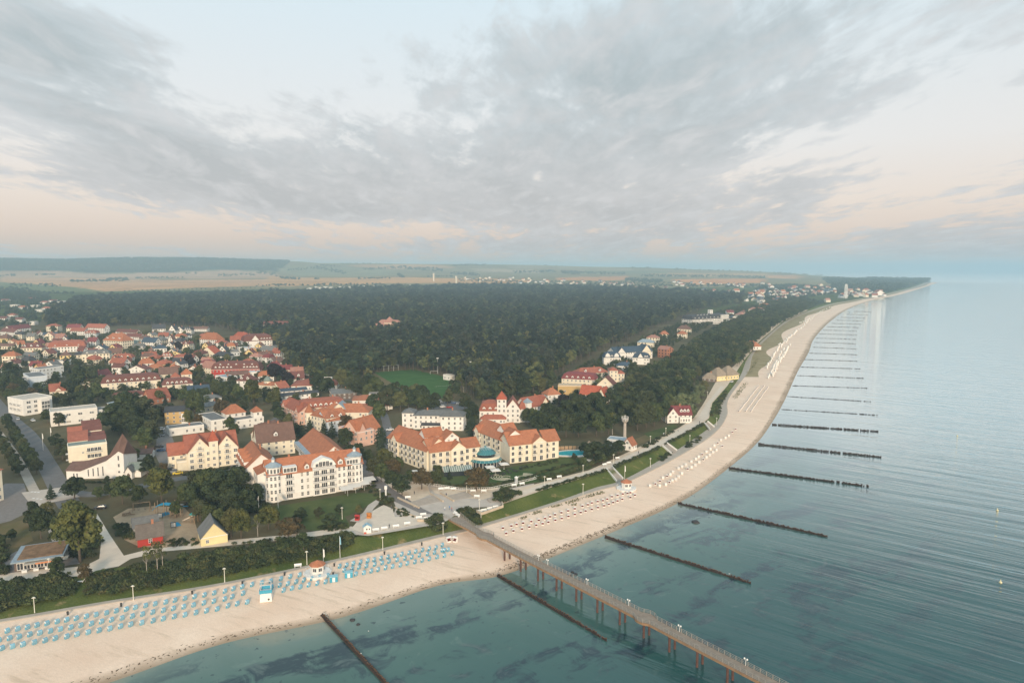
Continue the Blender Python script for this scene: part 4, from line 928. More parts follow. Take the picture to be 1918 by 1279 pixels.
H_('long low hall with grey flat roof and white rim', (317, 804), (382, 796), 4, 9, 'flat', 1, 'white', 'grey', mark='low grey hall')
H_('white low house with dark blue roof near the yellow mansard hotel', (352, 732), (392, 729), 4, 9, 'gable', 3, 'white', 'slate')
# cream twin gabled hotel with tower
b = B('cream hotel with red roofs, two front gables and a square tower', 'hotel', origin=G(351, 882, 5), ang=math.atan2((G(447, 869, 5)-G(351, 882, 5)).y, (G(447, 869, 5)-G(351, 882, 5)).x), h=8.5, name='hotel', mark='cream twin gabled hotel')
w_ = (G(447, 869, 5)-G(351, 882, 5)).length
b.block(0, 1.0, w_, 15, 8.5, 'gable', 6.5, 'cream', 'red', chim=1, faces='')
b.block(.5, 0, 10.5, 9, 8.7, 'gable_y', 6.3, 'cream', 'red', .5, faces=''); b.block(w_-10, 0, 10.2, 9, 8.7, 'gable_y', 6.3, 'cream', 'red', .5, faces='')
b.block(w_*.5-1.5, -1.2, 3.8, 4.2, 13.0, 'pyramid', 4.6, 'cream', 'bright', .4, faces='')
for gx in (.5, w_-10):
    for k in range(3):
        for q in (1.6, 5.2, 8.8): b.window('f', gx+q, 0, .7+k*2.8, 1.6, 1.6)
    b.window('f', gx+5.2, 0, 9.2, 1.6, 1.6); b.window('f', gx+5.2, 0, 12.0, .8, .9); b.balconies('f', [gx+5.2], [3.3, 6.1, 8.9], 0, 2.8)
for k in range(4): b.window('f', w_*.5+.4, -1.2, 1+k*3.1, 1.2, 1.3)
for k in range(3):
    for q in range(4): b.window('l', 0, 2.5+q*3.4, .8+k*2.8, 1.3, 1.5)
b.balconies('l', [5, 11], [3.4, 6.2], 0, 2.6); b.block(-7, 6, 7, 9, 7, 'gable', 4.5, 'cream', 'red'); b.block(-4, 1, 4, 5, 4.5, 'flat', 1, 'cream', 'beige', windows=False)
b.skylights([(w_*.5-5, 4.5, 11.9), (w_*.5+5, 4.5, 11.9)], .7); b.done()
H_('house with red brown roof right behind the white seafront hotel', (482, 829), (552, 821), 7.5, 13, 'gable', 7.5, 'cream', 'brown', dorm=1, chim=1, mark='brown roofed house behind the seafront hotel')
H_('cream gable with brown roof left of the brown roofed house', (470, 812), (500, 818), 7, 10, 'gable_y', 6, 'cream', 'brown')
b = B('white flat roofed house with grey roofs and orange capped corner tower', 'house', (430, 790), (494, 781), 5, 'house', mark='white flat house with orange cap')
b.block(0, 0, b.w, 9, 5, 'flat', 1, 'white', 'grey'); b.block(b.w-5.5, 1, 5, 5, 8.5, 'pyramid', 3, 'white', 'orange'); b.block(1, 8, 11, 9, 8, 'hip', 4.5, 'white', 'orange'); b.block(-9, 4, 9, 24, 6, 'flat', 1, 'white', 'grey'); b.done()
H_('low grey roofed house behind the white flat house', (385, 762), (422, 757), 4, 11, 'hip', 2, 'beige', 'grey'); H_('low pale grey roofed house left of the olive tree', (378, 748), (415, 744), 4, 9, 'hip', 2, 'white', 'grey')
# guest-house row
b = B('orange guest house with red mansard and round white dormers', 'guest house', (560, 766), (648, 759), 8.7, 'guest_house', mark='orange guest house')
b.block(0, 0, b.w, 12, 8.7, 'mansard', 5, 'orange', 'red', chim=2); b.dormers(5, b.w-1, .1, 9.3, 7, 'red'); b.done()
b = B('pink guest house with red gables and white balconies', 'guest house', (527, 757), (560, 772), 8, 'guest_house')
b.block(0, 0, b.w, 11, 8, 'gable', 4, 'pink', 'red'); b.gable_front(2, 5, 0, 8.2, 3, 6, 'pink', 'red'); b.gable_front(b.w-6, 5, 0, 8.2, 3, 6, 'pink', 'red'); b.balconies('f', [4.5, b.w*.5, b.w-3.5], [2.9, 5.6], 0, 3.2); b.done()
b = B('cream guest house with pointed orange corner turret', 'guest house', (577, 776), (612, 784), 8.5, 'guest_house', mark='guest house with pointed turret')
b.block(0, 0, b.w, 13, 8.5, 'hip', 4, 'cream', 'orange', sp=2.6); MB().lathe([(2.4, 0), (2.4, 10)], 10, (.5, .5, 0)).build('turret', WALL['cream'], b.e); MB().lathe([(2.8, 10), (.05, 15.5)], 10, (.5, .5, 0)).build('turret_roof', ROOF['orange'], b.e)
for k in range(3): b.window('f', .5, -1.95, 1.2+k*2.9, 1.1, 1.6)
b.done()
H_('pale blue guest house with orange roof and roof windows', (612, 789), (650, 783), 7, 14, 'gable', 5, 'paleblue', 'orange', dorm=2, chim=1, mark='pale blue guest house')
b = B('long orange roofed guest house behind the pale blue one', 'guest house', (600, 772), (690, 772), 9, 'guest_house'); b.block(0, 0, b.w, 13, 9, 'hip', 4, 'cream', 'orange', chim=2); b.block(6, 2, 9, 9, 10, 'gable_y', 4, 'cream', 'zinc', windows=False); b.done()
b = B('pink guest house with flat slate blue roof terrace', 'guest house', (634, 800), (671, 810), 8, 'guest_house'); b.block(0, 0, b.w, 10, 8, 'flat', 1, 'pink', 'zinc'); b.balconies('f', [2.5, 6.5], [2.8, 5.5], 0, 3.0); b.done()
b = B('salmon pink corner guest house with tall orange gables', 'guest house', (671, 811), (712, 799), 7.5, 'guest_house', mark='salmon pink corner house')
b.block(0, 0, b.w, 12, 7.5, 'gable', 6, 'pink', 'orange', chim=1); b.gable_front(0, 6.0, 0, 7.8, 5, 8, 'pink', 'orange'); b.balconies('f', [b.w-2.5], [2.7, 5.3], 0, 3.2); b.done()
b = B('white house with orange tiled mansard skirts and roof machinery', 'house', (660, 750), (735, 748), 6.5, 'house', mark='white house with orange skirts')
b.block(0, 0, b.w, 15, 6.5, 'hip', 2.2, 'white', 'orange', sp=3.2); b.block(3, -2.5, b.w*.45, 2.5, 3, 'shed', 1.2, 'white', 'red', windows=False); b.block(b.w*.62, -2.5, b.w*.3, 2.5, 3, 'shed', 1.2, 'white', 'red', windows=False)
b.block(b.w*.4, 5, 9, 5, 9.6, 'flat', 1, 'grey', 'grey', windows=False); b.done()
H_('dark timber hall with grey roof and white vents', (622, 738), (668, 735), 4.5, 17, 'gable', 2, 'timber', 'grey', mark='dark timber hall'); 
H_('long low hall with black roof', (527, 742), (597, 735), 5, 8, 'gable', 1.2, 'white', 'dark'); H_('second long low black roofed hall behind the first', (527, 733), (575, 729), 5, 8, 'gable', 1.2, 'white', 'slate')
b = B('supermarket with broad red roofs and a white skylight', 'shop', (545, 723), (630, 721), 4, 'shop', mark='red roofed supermarket'); b.block(0, 0, b.w, 26, 4, 'hip', 3.4, 'white', 'red'); b.block(b.w*.5, 7, 12, 10, 7.3, 'flat', 1, 'white', 'beige', windows=False); b.done()
H_('white house with dark red roof behind a copper beech', (533, 710), (570, 708), 4.5, 13, 'gable', 5, 'white', 'darkred', dorm=2); H_('pink roofed house behind the dark red roof', (545, 698), (568, 697), 5, 10, 'gable', 4, 'white', 'pink')
b = B('cream house with round green copper dome', 'house', (478, 720), (508, 722), 7, 'house', mark='house with green dome')
b.block(0, 0, b.w, 10, 7, 'hip', 2, 'cream', 'orange'); MB().lathe([(2.6, 7), (2.6, 9.5)], 12, (b.w*.55, 4, 0)).build('turret', WALL['cream'], b.e)
MB().lathe([(2.9, 9.5), (2.75, 10.4), (2.0, 11.7), (.9, 12.5), (.15, 12.9), (.08, 15)], 14, (b.w*.55, 4, 0)).build('dome', ROOF['green'], b.e, smooth=True)
for a in (-.6, 0, .6): b.window('f', b.w*.55+a*1.6, 1.5+abs(a)*.3, 7.6, .7, 1.3)
b.done()
H_('small house with orange gable beside the green dome', (508, 724), (524, 727), 5, 8, 'gable_y', 4, 'cream', 'red'); H_('white house with dark red hip roof left of the green dome', (443, 713), (471, 714), 8, 10, 'hip', 4.5, 'white', 'darkred', dorm=2)
H_('long white house with brown roof in the middle of town', (425, 703), (466, 700), 6, 9, 'gable', 2.5, 'white', 'brown'); H_('white flat roofed house left of the brown roof', (403, 704), (425, 708), 6, 9, 'flat', 1, 'white', 'zinc'); H_('white flat roofed house right of the brown roof', (466, 698), (487, 697), 6, 9, 'flat', 1, 'white', 'zinc')
# centre
b = B('white hotel with low grey hip roofs and a veranda', 'hotel', (774, 778), (869, 779), 8, 'hotel', mark='white hotel with grey roof')
b.block(0, 0, b.w, 12, 8, 'hip', 2.2, 'white', 'grey', sp=2.8, chim=2); b.block(b.w*.55, -3, b.w*.45, 6, 8.2, 'hip', 1.8, 'white', 'grey', sp=2.8); b.block(b.w*.18, -3, b.w*.37, 3, 3.0, 'shed', .8, 'white', 'dark', sp=2.2); b.block(-7, 2, 7, 9, 9, 'hip', 2, 'white', 'grey'); b.done()
b = B('white villa hotel with red roofs and a square tower with orange cap', 'hotel', (898, 770), (990, 770), 7, 'hotel', mark='villa with orange capped tower')
w_ = b.w; b.block(0, 0, w_*.45, 12, 7, 'mansard', 6, 'white', 'red'); b.dormers(1, w_*.4, .1, 7.6, 3, 'red'); b.block(w_*.36, -1, 5.6, 6, 14.5, 'pyramid', 4.5, 'white', 'bright', sp=2.2)
b.block(w_*.53, -.4, w_*.3, 12, 8.5, 'gable_y', 6, 'white', 'red', sp=2.4); b.block(w_*.8, 1, w_*.2, 11, 8, 'mansard', 5.5, 'white', 'red'); b.block(1, -5, w_*.5, 5, 3.2, 'hip', 2.2, 'white', 'red', sp=1.7); b.done()
b = B('white villa with red gables right of the orange capped tower', 'villa', (988, 763), (1029, 756), 9, 'villa'); b.block(0, 0, b.w, 12, 9, 'gable', 5, 'white', 'red', chim=1, sp=2.4); b.gable_front(b.w-7, 6.5, 0, 9.2, 4.5, 9, 'cream', 'red'); b.block(-1, -1, 3.5, 4, 12, 'pyramid', 2.5, 'white', 'zinc', windows=False); b.done()
H_('house with orange hip roof behind the copper beech by the villas', (1026, 740), (1050, 738), 6, 9, 'hip', 4, 'white', 'orange'); H_('white house with dark roof under the bright red roof', (1078, 752), (1112, 753), 6, 9, 'mansard', 2.5, 'white', 'dark')
b = B('cream hotel with purplish red mansard above the tree tops', 'hotel', (1052, 709), (1114, 712), 8, 'hotel', mark='purplish mansard hotel'); b.block(0, 0, b.w, 13, 8, 'mansard', 5, 'cream', 'maroon', sp=3); b.dormers(2, b.w-2, .1, 8.5, 5, 'maroon'); b.done()
b = B('flat ochre roofed annex below the purplish mansard', 'annex', (1045, 722), (1090, 723), 7, 'annex'); b.block(0, 0, b.w, 8, 7, 'flat', 1, 'ochre', 'beige', floors=1); b.done()
b = B('villa with bright red roof in front of the flat ochre annex', 'villa', (1086, 737), (1133, 741), 5.5, 'villa', mark='villa with bright red roof'); b.block(0, 0, b.w*.75, 10, 5.5, 'gable', 5.5, 'cream', 'bright'); b.block(b.w*.72, -1, b.w*.3, 11, 5.5, 'gable_y', 5, 'cream', 'bright'); b.done()
b = B('slim tall cream villa with stacked balconies and red caps', 'villa', (1142, 694), (1170, 694), 14, 'villa', mark='slim tall cream villa'); b.block(0, 0, b.w*.55, 10, 14, 'hip', 2, 'cream', 'red', sp=2.2); b.block(b.w*.55, .5, b.w*.45, 10, 11.5, 'hip', 2.2, 'cream', 'red', sp=2.2); b.balconies('f', [b.w*.78], [2.8, 5.6, 8.4], .5, 3.0); b.done()
b = B('grey roofed cream house below the slim tall villa', 'house', (1118, 720), (1150, 722), 7, 'house'); b.block(0, 0, b.w, 10, 7, 'gable_y', 6, 'cream', 'darkred'); b.done()
H_('long red roofed house behind the purplish mansard', (1082, 700), (1140, 697), 5, 12, 'hip', 4, 'cream', 'red', dorm=2); H_('small red roofed lodge right of the slim tall villa', (1160, 728), (1180, 727), 3, 7, 'gable', 2, 'brick', 'red')
b = B('white beach house with maroon roof and veranda on the promenade', 'house', (1247, 777), (1296, 776), 4.6, 'house', mark='beach house with maroon roof')
b.block(0, 0, b.w, 9, 4.6, 'gable', 4.6, 'white', 'maroon', chim=1, faces='f', sp=2.4); b.block(.3, -2.2, 7, 8, 4.8, 'gable_y', 4.4, 'white', 'maroon', .4, sp=2.2); b.block(8, -2.6, 6.5, 2.6, 2.9, 'flat', .5, 'white', 'beige', floors=1, sp=1.3, ww=1.0, wh=1.7); b.dormers(9, b.w-1, 1.2, 6.0, 3, 'maroon', scale=.9); b.done()
b = B('little white house with orange roof beside the watchtower', 'house', origin=G(1184, 845, 5), ang=math.atan2((G(1197, 839, 5)-G(1184, 845, 5)).y, (G(1197, 839, 5)-G(1184, 845, 5)).x), h=3, name='house', mark='little orange roofed house'); w_ = 5.2; b.block(0, 0, w_, 5.5, 2.9, 'gable', 3.4, 'white', 'orange', .35, floors=1, sp=2.2); b.done()
H_('low flat roofed garage with pale blue roof beside the watchtower', (1137, 823), (1168, 826), 3, 7, 'flat', 1, 'palegrey', 'zinc', chim=0, cat='garage', name='garage')
# blue slate villas
b = B('white villa with blue black mansard and round white gables', 'villa', (1131, 670), (1163, 670), 7, 'villa', mark='villa with round white gables'); b.block(0, 0, b.w, 12, 7, 'mansard', 5.5, 'white', 'slate', sp=2.4)
for gx in (1.5, b.w-6.5): MB().raw([(gx, -.2, 0), (gx+4.6, -.2, 0), (gx+4.6, -.2, 8.5), (gx+4.0, -.2, 10.4), (gx+2.3, -.2, 11.5), (gx+.6, -.2, 10.4), (gx, -.2, 8.5), (gx, 1.6, 0), (gx+4.6, 1.6, 0), (gx+4.6, 1.6, 8.5), (gx+4.0, 1.6, 10.4), (gx+2.3, 1.6, 11.5), (gx+.6, 1.6, 10.4), (gx, 1.6, 8.5)], [(0, 1, 2, 3, 4, 5, 6), (1, 8, 9, 2), (2, 9, 10, 3), (3, 10, 11, 4), (4, 11, 12, 5), (5, 12, 13, 6), (6, 13, 7, 0)]).build('round_gable', WALL['white'], b.e)
b.dormers(7, b.w-8, .1, 7.6, 2, 'slate'); b.done()
b = B('white villa row with steep blue slate gables', 'villa', (1152, 661), (1222, 657), 8, 'villa', mark='villa row with blue slate gables'); b.block(0, 0, b.w, 15, 8, 'gable', 5, 'white', 'slate', sp=2.8); b.gable_front(3, 9, 0, 8.2, 5, 10, 'white', 'slate'); b.gable_front(b.w-13, 11, 0, 8.2, 6.5, 10, 'cream', 'slate'); b.done()
b = B('white villa with slate mansard and one white front gable', 'villa', (1185, 670), (1216, 671), 6.5, 'villa'); b.block(0, 0, b.w, 11, 6.5, 'mansard', 5, 'white', 'slate', sp=2.4); b.gable_front(5, 5, 0, 7.5, 4, 5, 'white', 'slate'); b.dormers(11, b.w-1, .1, 7.1, 2, 'slate'); b.done()
H_('low pavilion with blue slate hip roof', (1157, 685), (1187, 685), 4, 9, 'hip', 3, 'white', 'slate', cat='pavilion', name='pavilion'); H_('white villa with green grey hip roof above the slate gables', (1194, 641), (1224, 642), 8, 11, 'hip', 3.5, 'cream', 'zinc'); H_('cream villa with pink roof above the green grey roof', (1211, 632), (1232, 633), 8, 10, 'hip', 3, 'cream', 'pink')
H_('house with bright orange hip roof in the woods', (1237, 626), (1253, 626), 5, 9, 'hip', 4, 'cream', 'orange'); H_('brick house with white gables right of the slate villas', (1232, 653), (1250, 655), 9, 10, 'gable', 3, 'brick', 'pink'); H_('house with brown hip roof behind the woods', (1268, 616), (1292, 617), 7, 11, 'hip', 5, 'cream', 'brown'); H_('small orange roofed house below the brown hip roof', (1268, 625), (1281, 626), 6, 9, 'hip', 4, 'cream', 'orange')
b = B('big white hotel with dark slate mansard and lantern tower above the woods', 'hotel', (1296, 599), (1364, 595), 9.5, 'hotel', mark='big white slate hotel'); b.block(0, 0, b.w, 22, 9.5, 'mansard', 8, 'white', 'dark', sp=3.2, ww=1.6); b.dormers(3, b.w-3, .1, 10.3, 9, 'dark', scale=1.3); b.block(b.w*.78, -1.5, b.w*.22, 14, 14.5, 'flat', 1, 'white', 'dark', sp=3); b.block(b.w*.6, 8, 6, 6, 23, 'flat', 1, 'white', 'beige'); b.dormers(14, b.w*.5, 3.5, 15.2, 4, 'dark', scale=1.2); b.done()
for lb, A_1, B_1, hh, rf, rs, wl, rc_ in [('dark red roofed house right of the big slate hotel', (1362, 585), (1375, 585), 7, 'gable', 4, 'white', 'maroon'), ('pink roofed house right of the big slate hotel', (1377, 589), (1388, 590), 7, 'hip', 5, 'cream', 'pink'), ('brown roofed house right of the pink roof', (1388, 586), (1400, 586), 7, 'hip', 5, 'cream', 'brown'), ('blue roofed gabled house right of the big slate hotel', (1366, 597), (1385, 597), 6, 'gable_y', 5, 'white', 'slate'), ('long cream house with pale orange roof above the coastal woods', (1402, 579), (1428, 580), 8, 'hip', 4, 'cream', 'pink'), ('orange roofed house above the coastal woods', (1421, 571), (1440, 572), 8, 'hip', 4, 'cream', 'orange')]:
    house(lb, A_1, B_1, hh, 13, rf, rs, wl, rc_)
H_('beach cafe with orange hip roof beside the far promenade', (1392, 645), (1411, 649), 4, 10, 'hip', 5, 'white', 'orange', cat='cafe', name='cafe')
b = B('thatched inn with yellow walls beside the promenade', 'inn', (1343, 705), (1381, 701), 4, 'inn', mark='thatched inn'); b.block(0, 0, b.w*.5, 10, 4, 'hip', 6.5, 'lemon', 'thatch', .9); b.block(b.w*.45, -1, b.w*.58, 12, 4, 'hip', 7, 'lemon', 'thatch', .9); b.done()
H_('long low thatched barn left of the thatched inn', (1316, 708), (1342, 709), 3, 9, 'hip', 4, 'timber', 'thatch', cat='barn', name='barn')
# far left suburb
for i, (x, y) in enumerate([(8, 562), (25, 571), (40, 575), (58, 559), (64, 572), (82, 566), (98, 563), (112, 564), (20, 590), (34, 598), (57, 603), (85, 577), (5, 596), (72, 580), (108, 572)]):
    house('%s house among the suburb trees, %s from the left edge' % (['small white', 'low pale', 'little red roofed'][i % 3], ['first', 'second', 'third', 'fourth', 'fifth'][i//3]), (x-7, y), (x+7, y), 5, 10, ['gable', 'flat', 'hip'][i % 3], 3, 'white', ['darkred', 'beige', 'red'][i % 3], chim=0)
# ------------------------------------------------------------------ standing height anywhere near the shore
from mathutils.bvhtree import BVHTree
_v, _f = [], []
for nm in ('beach', 'lower_promenade', 'grass_bank', 'ground'):
    me = bpy.data.objects[nm].data; n = len(_v); _v += [v.co.copy() for v in me.vertices]; _f += [tuple(i+n for i in p.vertices) for p in me.polygons]
BVH = BVHTree.FromPolygons(_v, _f)
def GP(x, y):
    "the spot on beach, bank or land seen at a photo pixel"
    p = G(x, y, -1.0); o = Vector((0, 0, CAM_H)); h = BVH.ray_cast(o, (p-o).normalized())[0]
    return h if h is not None else G(x, y, 0.0)
def gz(x, y):
    h = BVH.ray_cast(Vector((x, y, 60)), Vector((0, 0, -1)))[0]; return h.z if h is not None else 0.0
ORD = ['zeroth', 'first', 'second', 'third', 'fourth', 'fifth', 'sixth', 'seventh', 'eighth', 'ninth', 'tenth', 'eleventh', 'twelfth', 'thirteenth', 'fourteenth', 'fifteenth', 'sixteenth', 'seventeenth', 'eighteenth', 'nineteenth']
def nth(i):
    if i < 20: return ORD[i]
    t_ = {2: 'twent', 3: 'thirt', 4: 'fort', 5: 'fift', 6: 'sixt', 7: 'sevent', 8: 'eight', 9: 'ninet'}
    if i >= 100: return 'hundred and '+nth(i-100) if i > 100 else 'hundredth'
    return t_[i//10]+'ieth' if i % 10 == 0 else t_[i//10]+'y-'+ORD[i % 10]
# ------------------------------------------------------------------ pavings, lawns, streets
ASPH = mat('asphalt', (.17, .16, .155), .9, .15, .5); PLAZA = mat('plaza_paving', (.54, .465, .395), .85, .14, .25, bump=.01, bscale=3); PATHM = mat('path_gravel', (.68, .54, .40), .95, .14, .4)
LIGHTP = mat('light_paving', (.70, .59, .475), .9, .10, .4); SETTS = mat('dark_setts', (.22, .195, .18), .9, .2, .8); STEP = mat('step_stone', (.40, .35, .30), .85, .12, .6)
def grassmat(name, a, b_):
    m = bpy.data.materials.new(name); m.use_nodes = True; t = NT(m.node_tree); p = t.n['Principled BSDF']; co = t.add('ShaderNodeTexCoord').outputs['Object']
    c = t.mix(t.mrange(t.noise(co, .12, 5, .6), .35, .65), tuple(a)+(1,), tuple(b_)+(1,)); c = t.mix(t.mrange(t.noise(co, 2.2, 4, .7), .3, .75, 0, .4), c, tuple(q*.6 for q in a)+(1,))
    t.l.new(c, p.inputs['Base Color']); p.inputs['Roughness'].default_value = 1; p.inputs['Specular IOR Level'].default_value = .1; return m
LAWN = grassmat('lawn', (.07, .10, .032), (.12, .14, .048)); PITCHG = grassmat('pitch_turf', (.05, .12, .03), (.075, .15, .042)); DRY = grassmat('dry_grass', (.20, .145, .075), (.13, .12, .05)); DUNE = grassmat('dune_grass', (.30, .24, .12), (.42, .34, .20)); EARTH = mat('bare_earth', (.42, .30, .19), .95, .2, .4)
psheet('promenade_upper', [(940, 944), (1030, 913), (1085, 897), (1146, 877), (1232, 839), (1306, 801), (1328, 783), (1334, 755), (1362, 723), (1392, 677), (1424, 638), (1466, 602), (1514, 581), (1508, 580), (1456, 602), (1412, 640), (1378, 682), (1340, 716), (1318, 755), (1300, 782), (1270, 802), (1188, 841), (1104, 880), (1000, 907), (950, 918)], 5.03, PATHM)
psheet('promenade_strip', [(945, 938), (1030, 910.5), (1085, 894.5), (1146, 874.5), (1232, 836.5), (1306, 798.5), (1326, 782), (1331, 755), (1358, 723), (1350, 723), (1322, 757), (1308, 781), (1240, 824), (1142, 868), (1085, 888), (1030, 903), (945, 928)], 5.045, LIGHTP)
psheet('plaza', [(676, 886), (690, 880), (735, 905), (800, 905), (860, 915), (952, 915), (1000, 905), (1005, 920), (945, 940), (934, 948), (888, 950), (868, 960), (850, 966), (835, 976), (828, 980), (690, 1003), (655, 1000), (650, 990), (664, 984), (690, 985), (735, 968), (742, 950), (735, 933)], 5.026, PLAZA)
psheet('sandy_square', [(658, 990), (670, 975), (700, 955), (718, 945), (735, 952), (740, 968), (772, 962), (800, 970), (818, 975), (690, 1001)], 5.05, LIGHTP)
psheet('curved_path', [(712, 940), (700, 952), (690, 968), (672, 978), (655, 975), (680, 960), (690, 945), (704, 936)], 5.06, PLAZA)
psheet('tree_square', [(722, 905), (745, 898), (800, 905), (806, 925), (772, 942), (745, 930)], 5.052, PATHM)
psheet('terrace_walk', [(806, 912), (862, 918), (940, 912), (948, 922), (905, 935), (862, 931), (815, 924)], 5.054, PATHM)
psheet('seafront_street', [(660, 862), (674, 858), (700, 888), (735, 915), (790, 951), (812, 962), (790, 962), (735, 937), (690, 905)], 5.062, SETTS)
psheet('upper_path', [(-40, 1082), (30, 1071), (60, 1066), (123, 1063), (160, 1059), (186, 1046), (190, 1010), (170, 962), (182, 962), (205, 1000), (232, 1040), (307, 1021), (420, 1012), (540, 1001), (586, 995), (658, 985), (664, 993), (590, 1004), (540, 1010), (420, 1022), (307, 1032), (245, 1046), (222, 1060), (180, 1068), (160, 1078), (120, 1080), (30, 1085), (-40, 1094)], 5.03, LIGHTP)
psheet('bench_patch', [(122, 1086), (168, 1078), (172, 1090), (128, 1098)], 5.04, PATHM) if False else None
road('main_street', [G(-60, 690), G(4, 768), G(52, 814), G(90, 874), G(116, 922), G(140, 960)], 8.0, 5.04, ASPH)
road('cross_street', [G(110, 918), G(170, 926), G(240, 915), G(330, 897), G(420, 884), G(450, 876)], 6.5, 5.05, ASPH)
road('foot_way', [G(-10, 800), G(30, 855), G(62, 915), G(85, 960), G(105, 1000), G(118, 1040)], 3.6, 5.06, PAVE)
road('side_street', [G(620, 800), G(645, 820), G(668, 850), G(680, 885)], 6.0, 5.036, ASPH)
road('lane', [G(440, 875), G(500, 800), G(540, 770), G(600, 745), G(700, 760), G(725, 800), G(715, 850)], 5.0, 5.033, ASPH)
psheet('car_park', [(296, 800), (315, 798), (345, 880), (310, 892), (290, 850)], 5.045, SETTS); psheet('parking_lot', [(800, 748), (870, 752), (880, 768), (810, 766)], 5.045, ASPH)
psheet('lot_paving', [(10, 905), (45, 905), (60, 955), (20, 975), (-20, 985), (-20, 930)], 5.03, SETTS)
psheet('dry_lawn', [(-20, 990), (50, 972), (62, 1012), (20, 1030), (-30, 1036)], 5.035, DRY)
psheet('hotel_lawn', [(512, 948), (600, 935), (665, 922), (712, 925), (700, 940), (660, 962), (600, 985), (540, 990), (500, 968)], 5.03, LAWN)
psheet('garden_lawn', [(800, 905), (830, 890), (900, 885), (980, 870), (1060, 855), (1110, 862), (1108, 876), (1000, 903), (950, 912), (862, 914)], 5.02, LAWN)
psheet('bank_top_lawn', [(760, 985), (826, 975), (830, 972), (690, 1000), (640, 1004), (560, 1022), (660, 1000)], 5.012, LAWN)
psheet('football_pitch', [(700, 697), (775, 692), (848, 709), (842, 742), (800, 752), (742, 722)], 5.05, PITCHG); psheet('pitch_surround', [(690, 700), (700, 693), (775, 688), (855, 706), (865, 730), (850, 748), (800, 758)], 5.03, DRY)
psheet('playground_sand', [(212, 968), (240, 952), (290, 947), (345, 950), (362, 968), (372, 1000), (372, 1015), (310, 1025), (262, 1024), (232, 1010), (222, 985)], 5.035, EARTH)
psheet('cafe_forecourt', [(5, 1048), (30, 1032), (130, 1025), (150, 1055), (20, 1074)], 5.028, SETTS); psheet('tower_garden', [(1190, 822), (1255, 795), (1262, 805), (1215, 825), (1195, 832)], 5.03, DRY); psheet('garden_patch', [(1205, 812), (1262, 794), (1270, 799), (1222, 822)], 5.045, LAWN)
psheet('kiosk_lawn', [(570, 990), (600, 972), (645, 965), (655, 983), (590, 994)], 5.034, LAWN)
psheet('crossing_paving', [(40, 922), (118, 912), (150, 930), (60, 948)], 5.066, PLAZA)
for k, (x, y) in enumerate([(60, 921), (66, 921.5), (72, 922), (63, 933), (70, 934), (77, 935)]): p = G(x, y); o = sheet('road_marking', [p+Vector(q) for q in ((-.5, -.4, 0), (.5, -.4, 0), (.5, .4, 0), (-.5, .4, 0))], 5.072, TRIM)
# parking bay bars and stair treads as real steps
def steps(name, quad, n, z0, z1, m=STEP, label=None):
    a, b_, c, d = [Vector((p[0], p[1], 0)) for p in quad]; mb = MB()
    for i in range(n):
        p0, p1 = a.lerp(d, i/n), b_.lerp(c, i/n); q0, q1 = a.lerp(d, (i+.82)/n), b_.lerp(c, (i+.82)/n); z = z0+(z1-z0)*(i+1)/n
        vs = [p0, p1, q1, q0]; mb.raw([(v.x, v.y, z0-.3) for v in vs]+[(v.x, v.y, z) for v in vs], [(4, 5, 6, 7), (0, 1, 5, 4), (1, 2, 6, 5), (2, 3, 7, 6), (3, 0, 4, 7)])
    o = mb.build(name, m); return o
for lb, q in [('broad pale plaza steps nearest the seafront street', [(775, 950), (828, 938), (812, 930), (768, 942)]), ('broad pale plaza steps in the middle', [(846, 938), (888, 930), (872, 922), (840, 930)]), ('narrow plaza steps beside the round shrub', [(918, 942), (948, 934), (938, 929), (912, 936)])]:
    o = steps('steps', [G(x, y, 5) for x, y in q], 6, 5.07, 5.55, STEP); tag(o, lb, 'steps')
# low walls edging the plaza
WALLM = mat('sandstone_wall', (.56, .46, .35), .9, .15, .5)
def low_wall(label, pts, h=.7, th=.45, m=None, z=5.0):
    mb = MB()
    for a, b_ in zip(pts, pts[1:]): mb.bar((a[0], a[1], z+h/2), (b_[0], b_[1], z+h/2), th, h)
    return tag(mb.build('low_wall', m or WALLM), label, 'wall')
low_wall('sandstone wall along the steps nearest the street', [G(745, 933), G(785, 952)]); low_wall('sandstone wall between the two broad plaza steps', [G(806, 925), G(830, 940)]); low_wall('sandstone wall left of the middle steps', [G(825, 924), G(850, 939)]); low_wall('sandstone wall right of the middle steps', [G(876, 922), G(893, 931)])
low_wall('curved bank wall under the benches left of the pier', [G(782, 976), G(800, 977), G(822, 973), G(822, 962)], .9); low_wall('bank wall under the row of benches right of the pier', [G(893, 959), G(902, 964), G(942, 950), G(940, 943)], 1.0)
low_wall('low wall edging the flower triangle', [G(740, 950), G(752, 957), G(783, 969)], .4)
# ------------------------------------------------------------------ white seafront hotel
fl = G(503, 941.5, 5); ANG = math.radians(29)
b = B('big white seafront hotel with orange roofs, corner turrets and balconies', 'hotel', origin=fl, ang=ANG, h=11, name='hotel', mark='white seafront hotel')
HW = 38.5
b.block(0, 0, HW, 12.5, 11, 'gable', 4.8, 'white', 'orange', .5, faces='', chim=2)
b.block(-6.5, 14.5, 13, 25, 11, 'gable_y', 5.5, 'white', 'orange', .5, sp=2.6, faces='l', chim=1); b.block(-3.2, 4.0, 3.2, 10.5, 11, 'shed_x', 1.2, 'white', 'orange', .3, sp=2.6, faces='l')
b.block(22.5, 12.5, 14.5, 38, 11, 'gable_y', 5.5, 'white', 'orange', .5, sp=2.5, faces='l'); MB().box(20.4, 22.5, 14, 50, 8.5, 11.2).build('glazed_gallery', ROOF['zinc'], b.e)
for q in range(12): b.window('l', 20.4, 15.5+q*2.9, 8.6, 1.9, 2.2, WIN1)
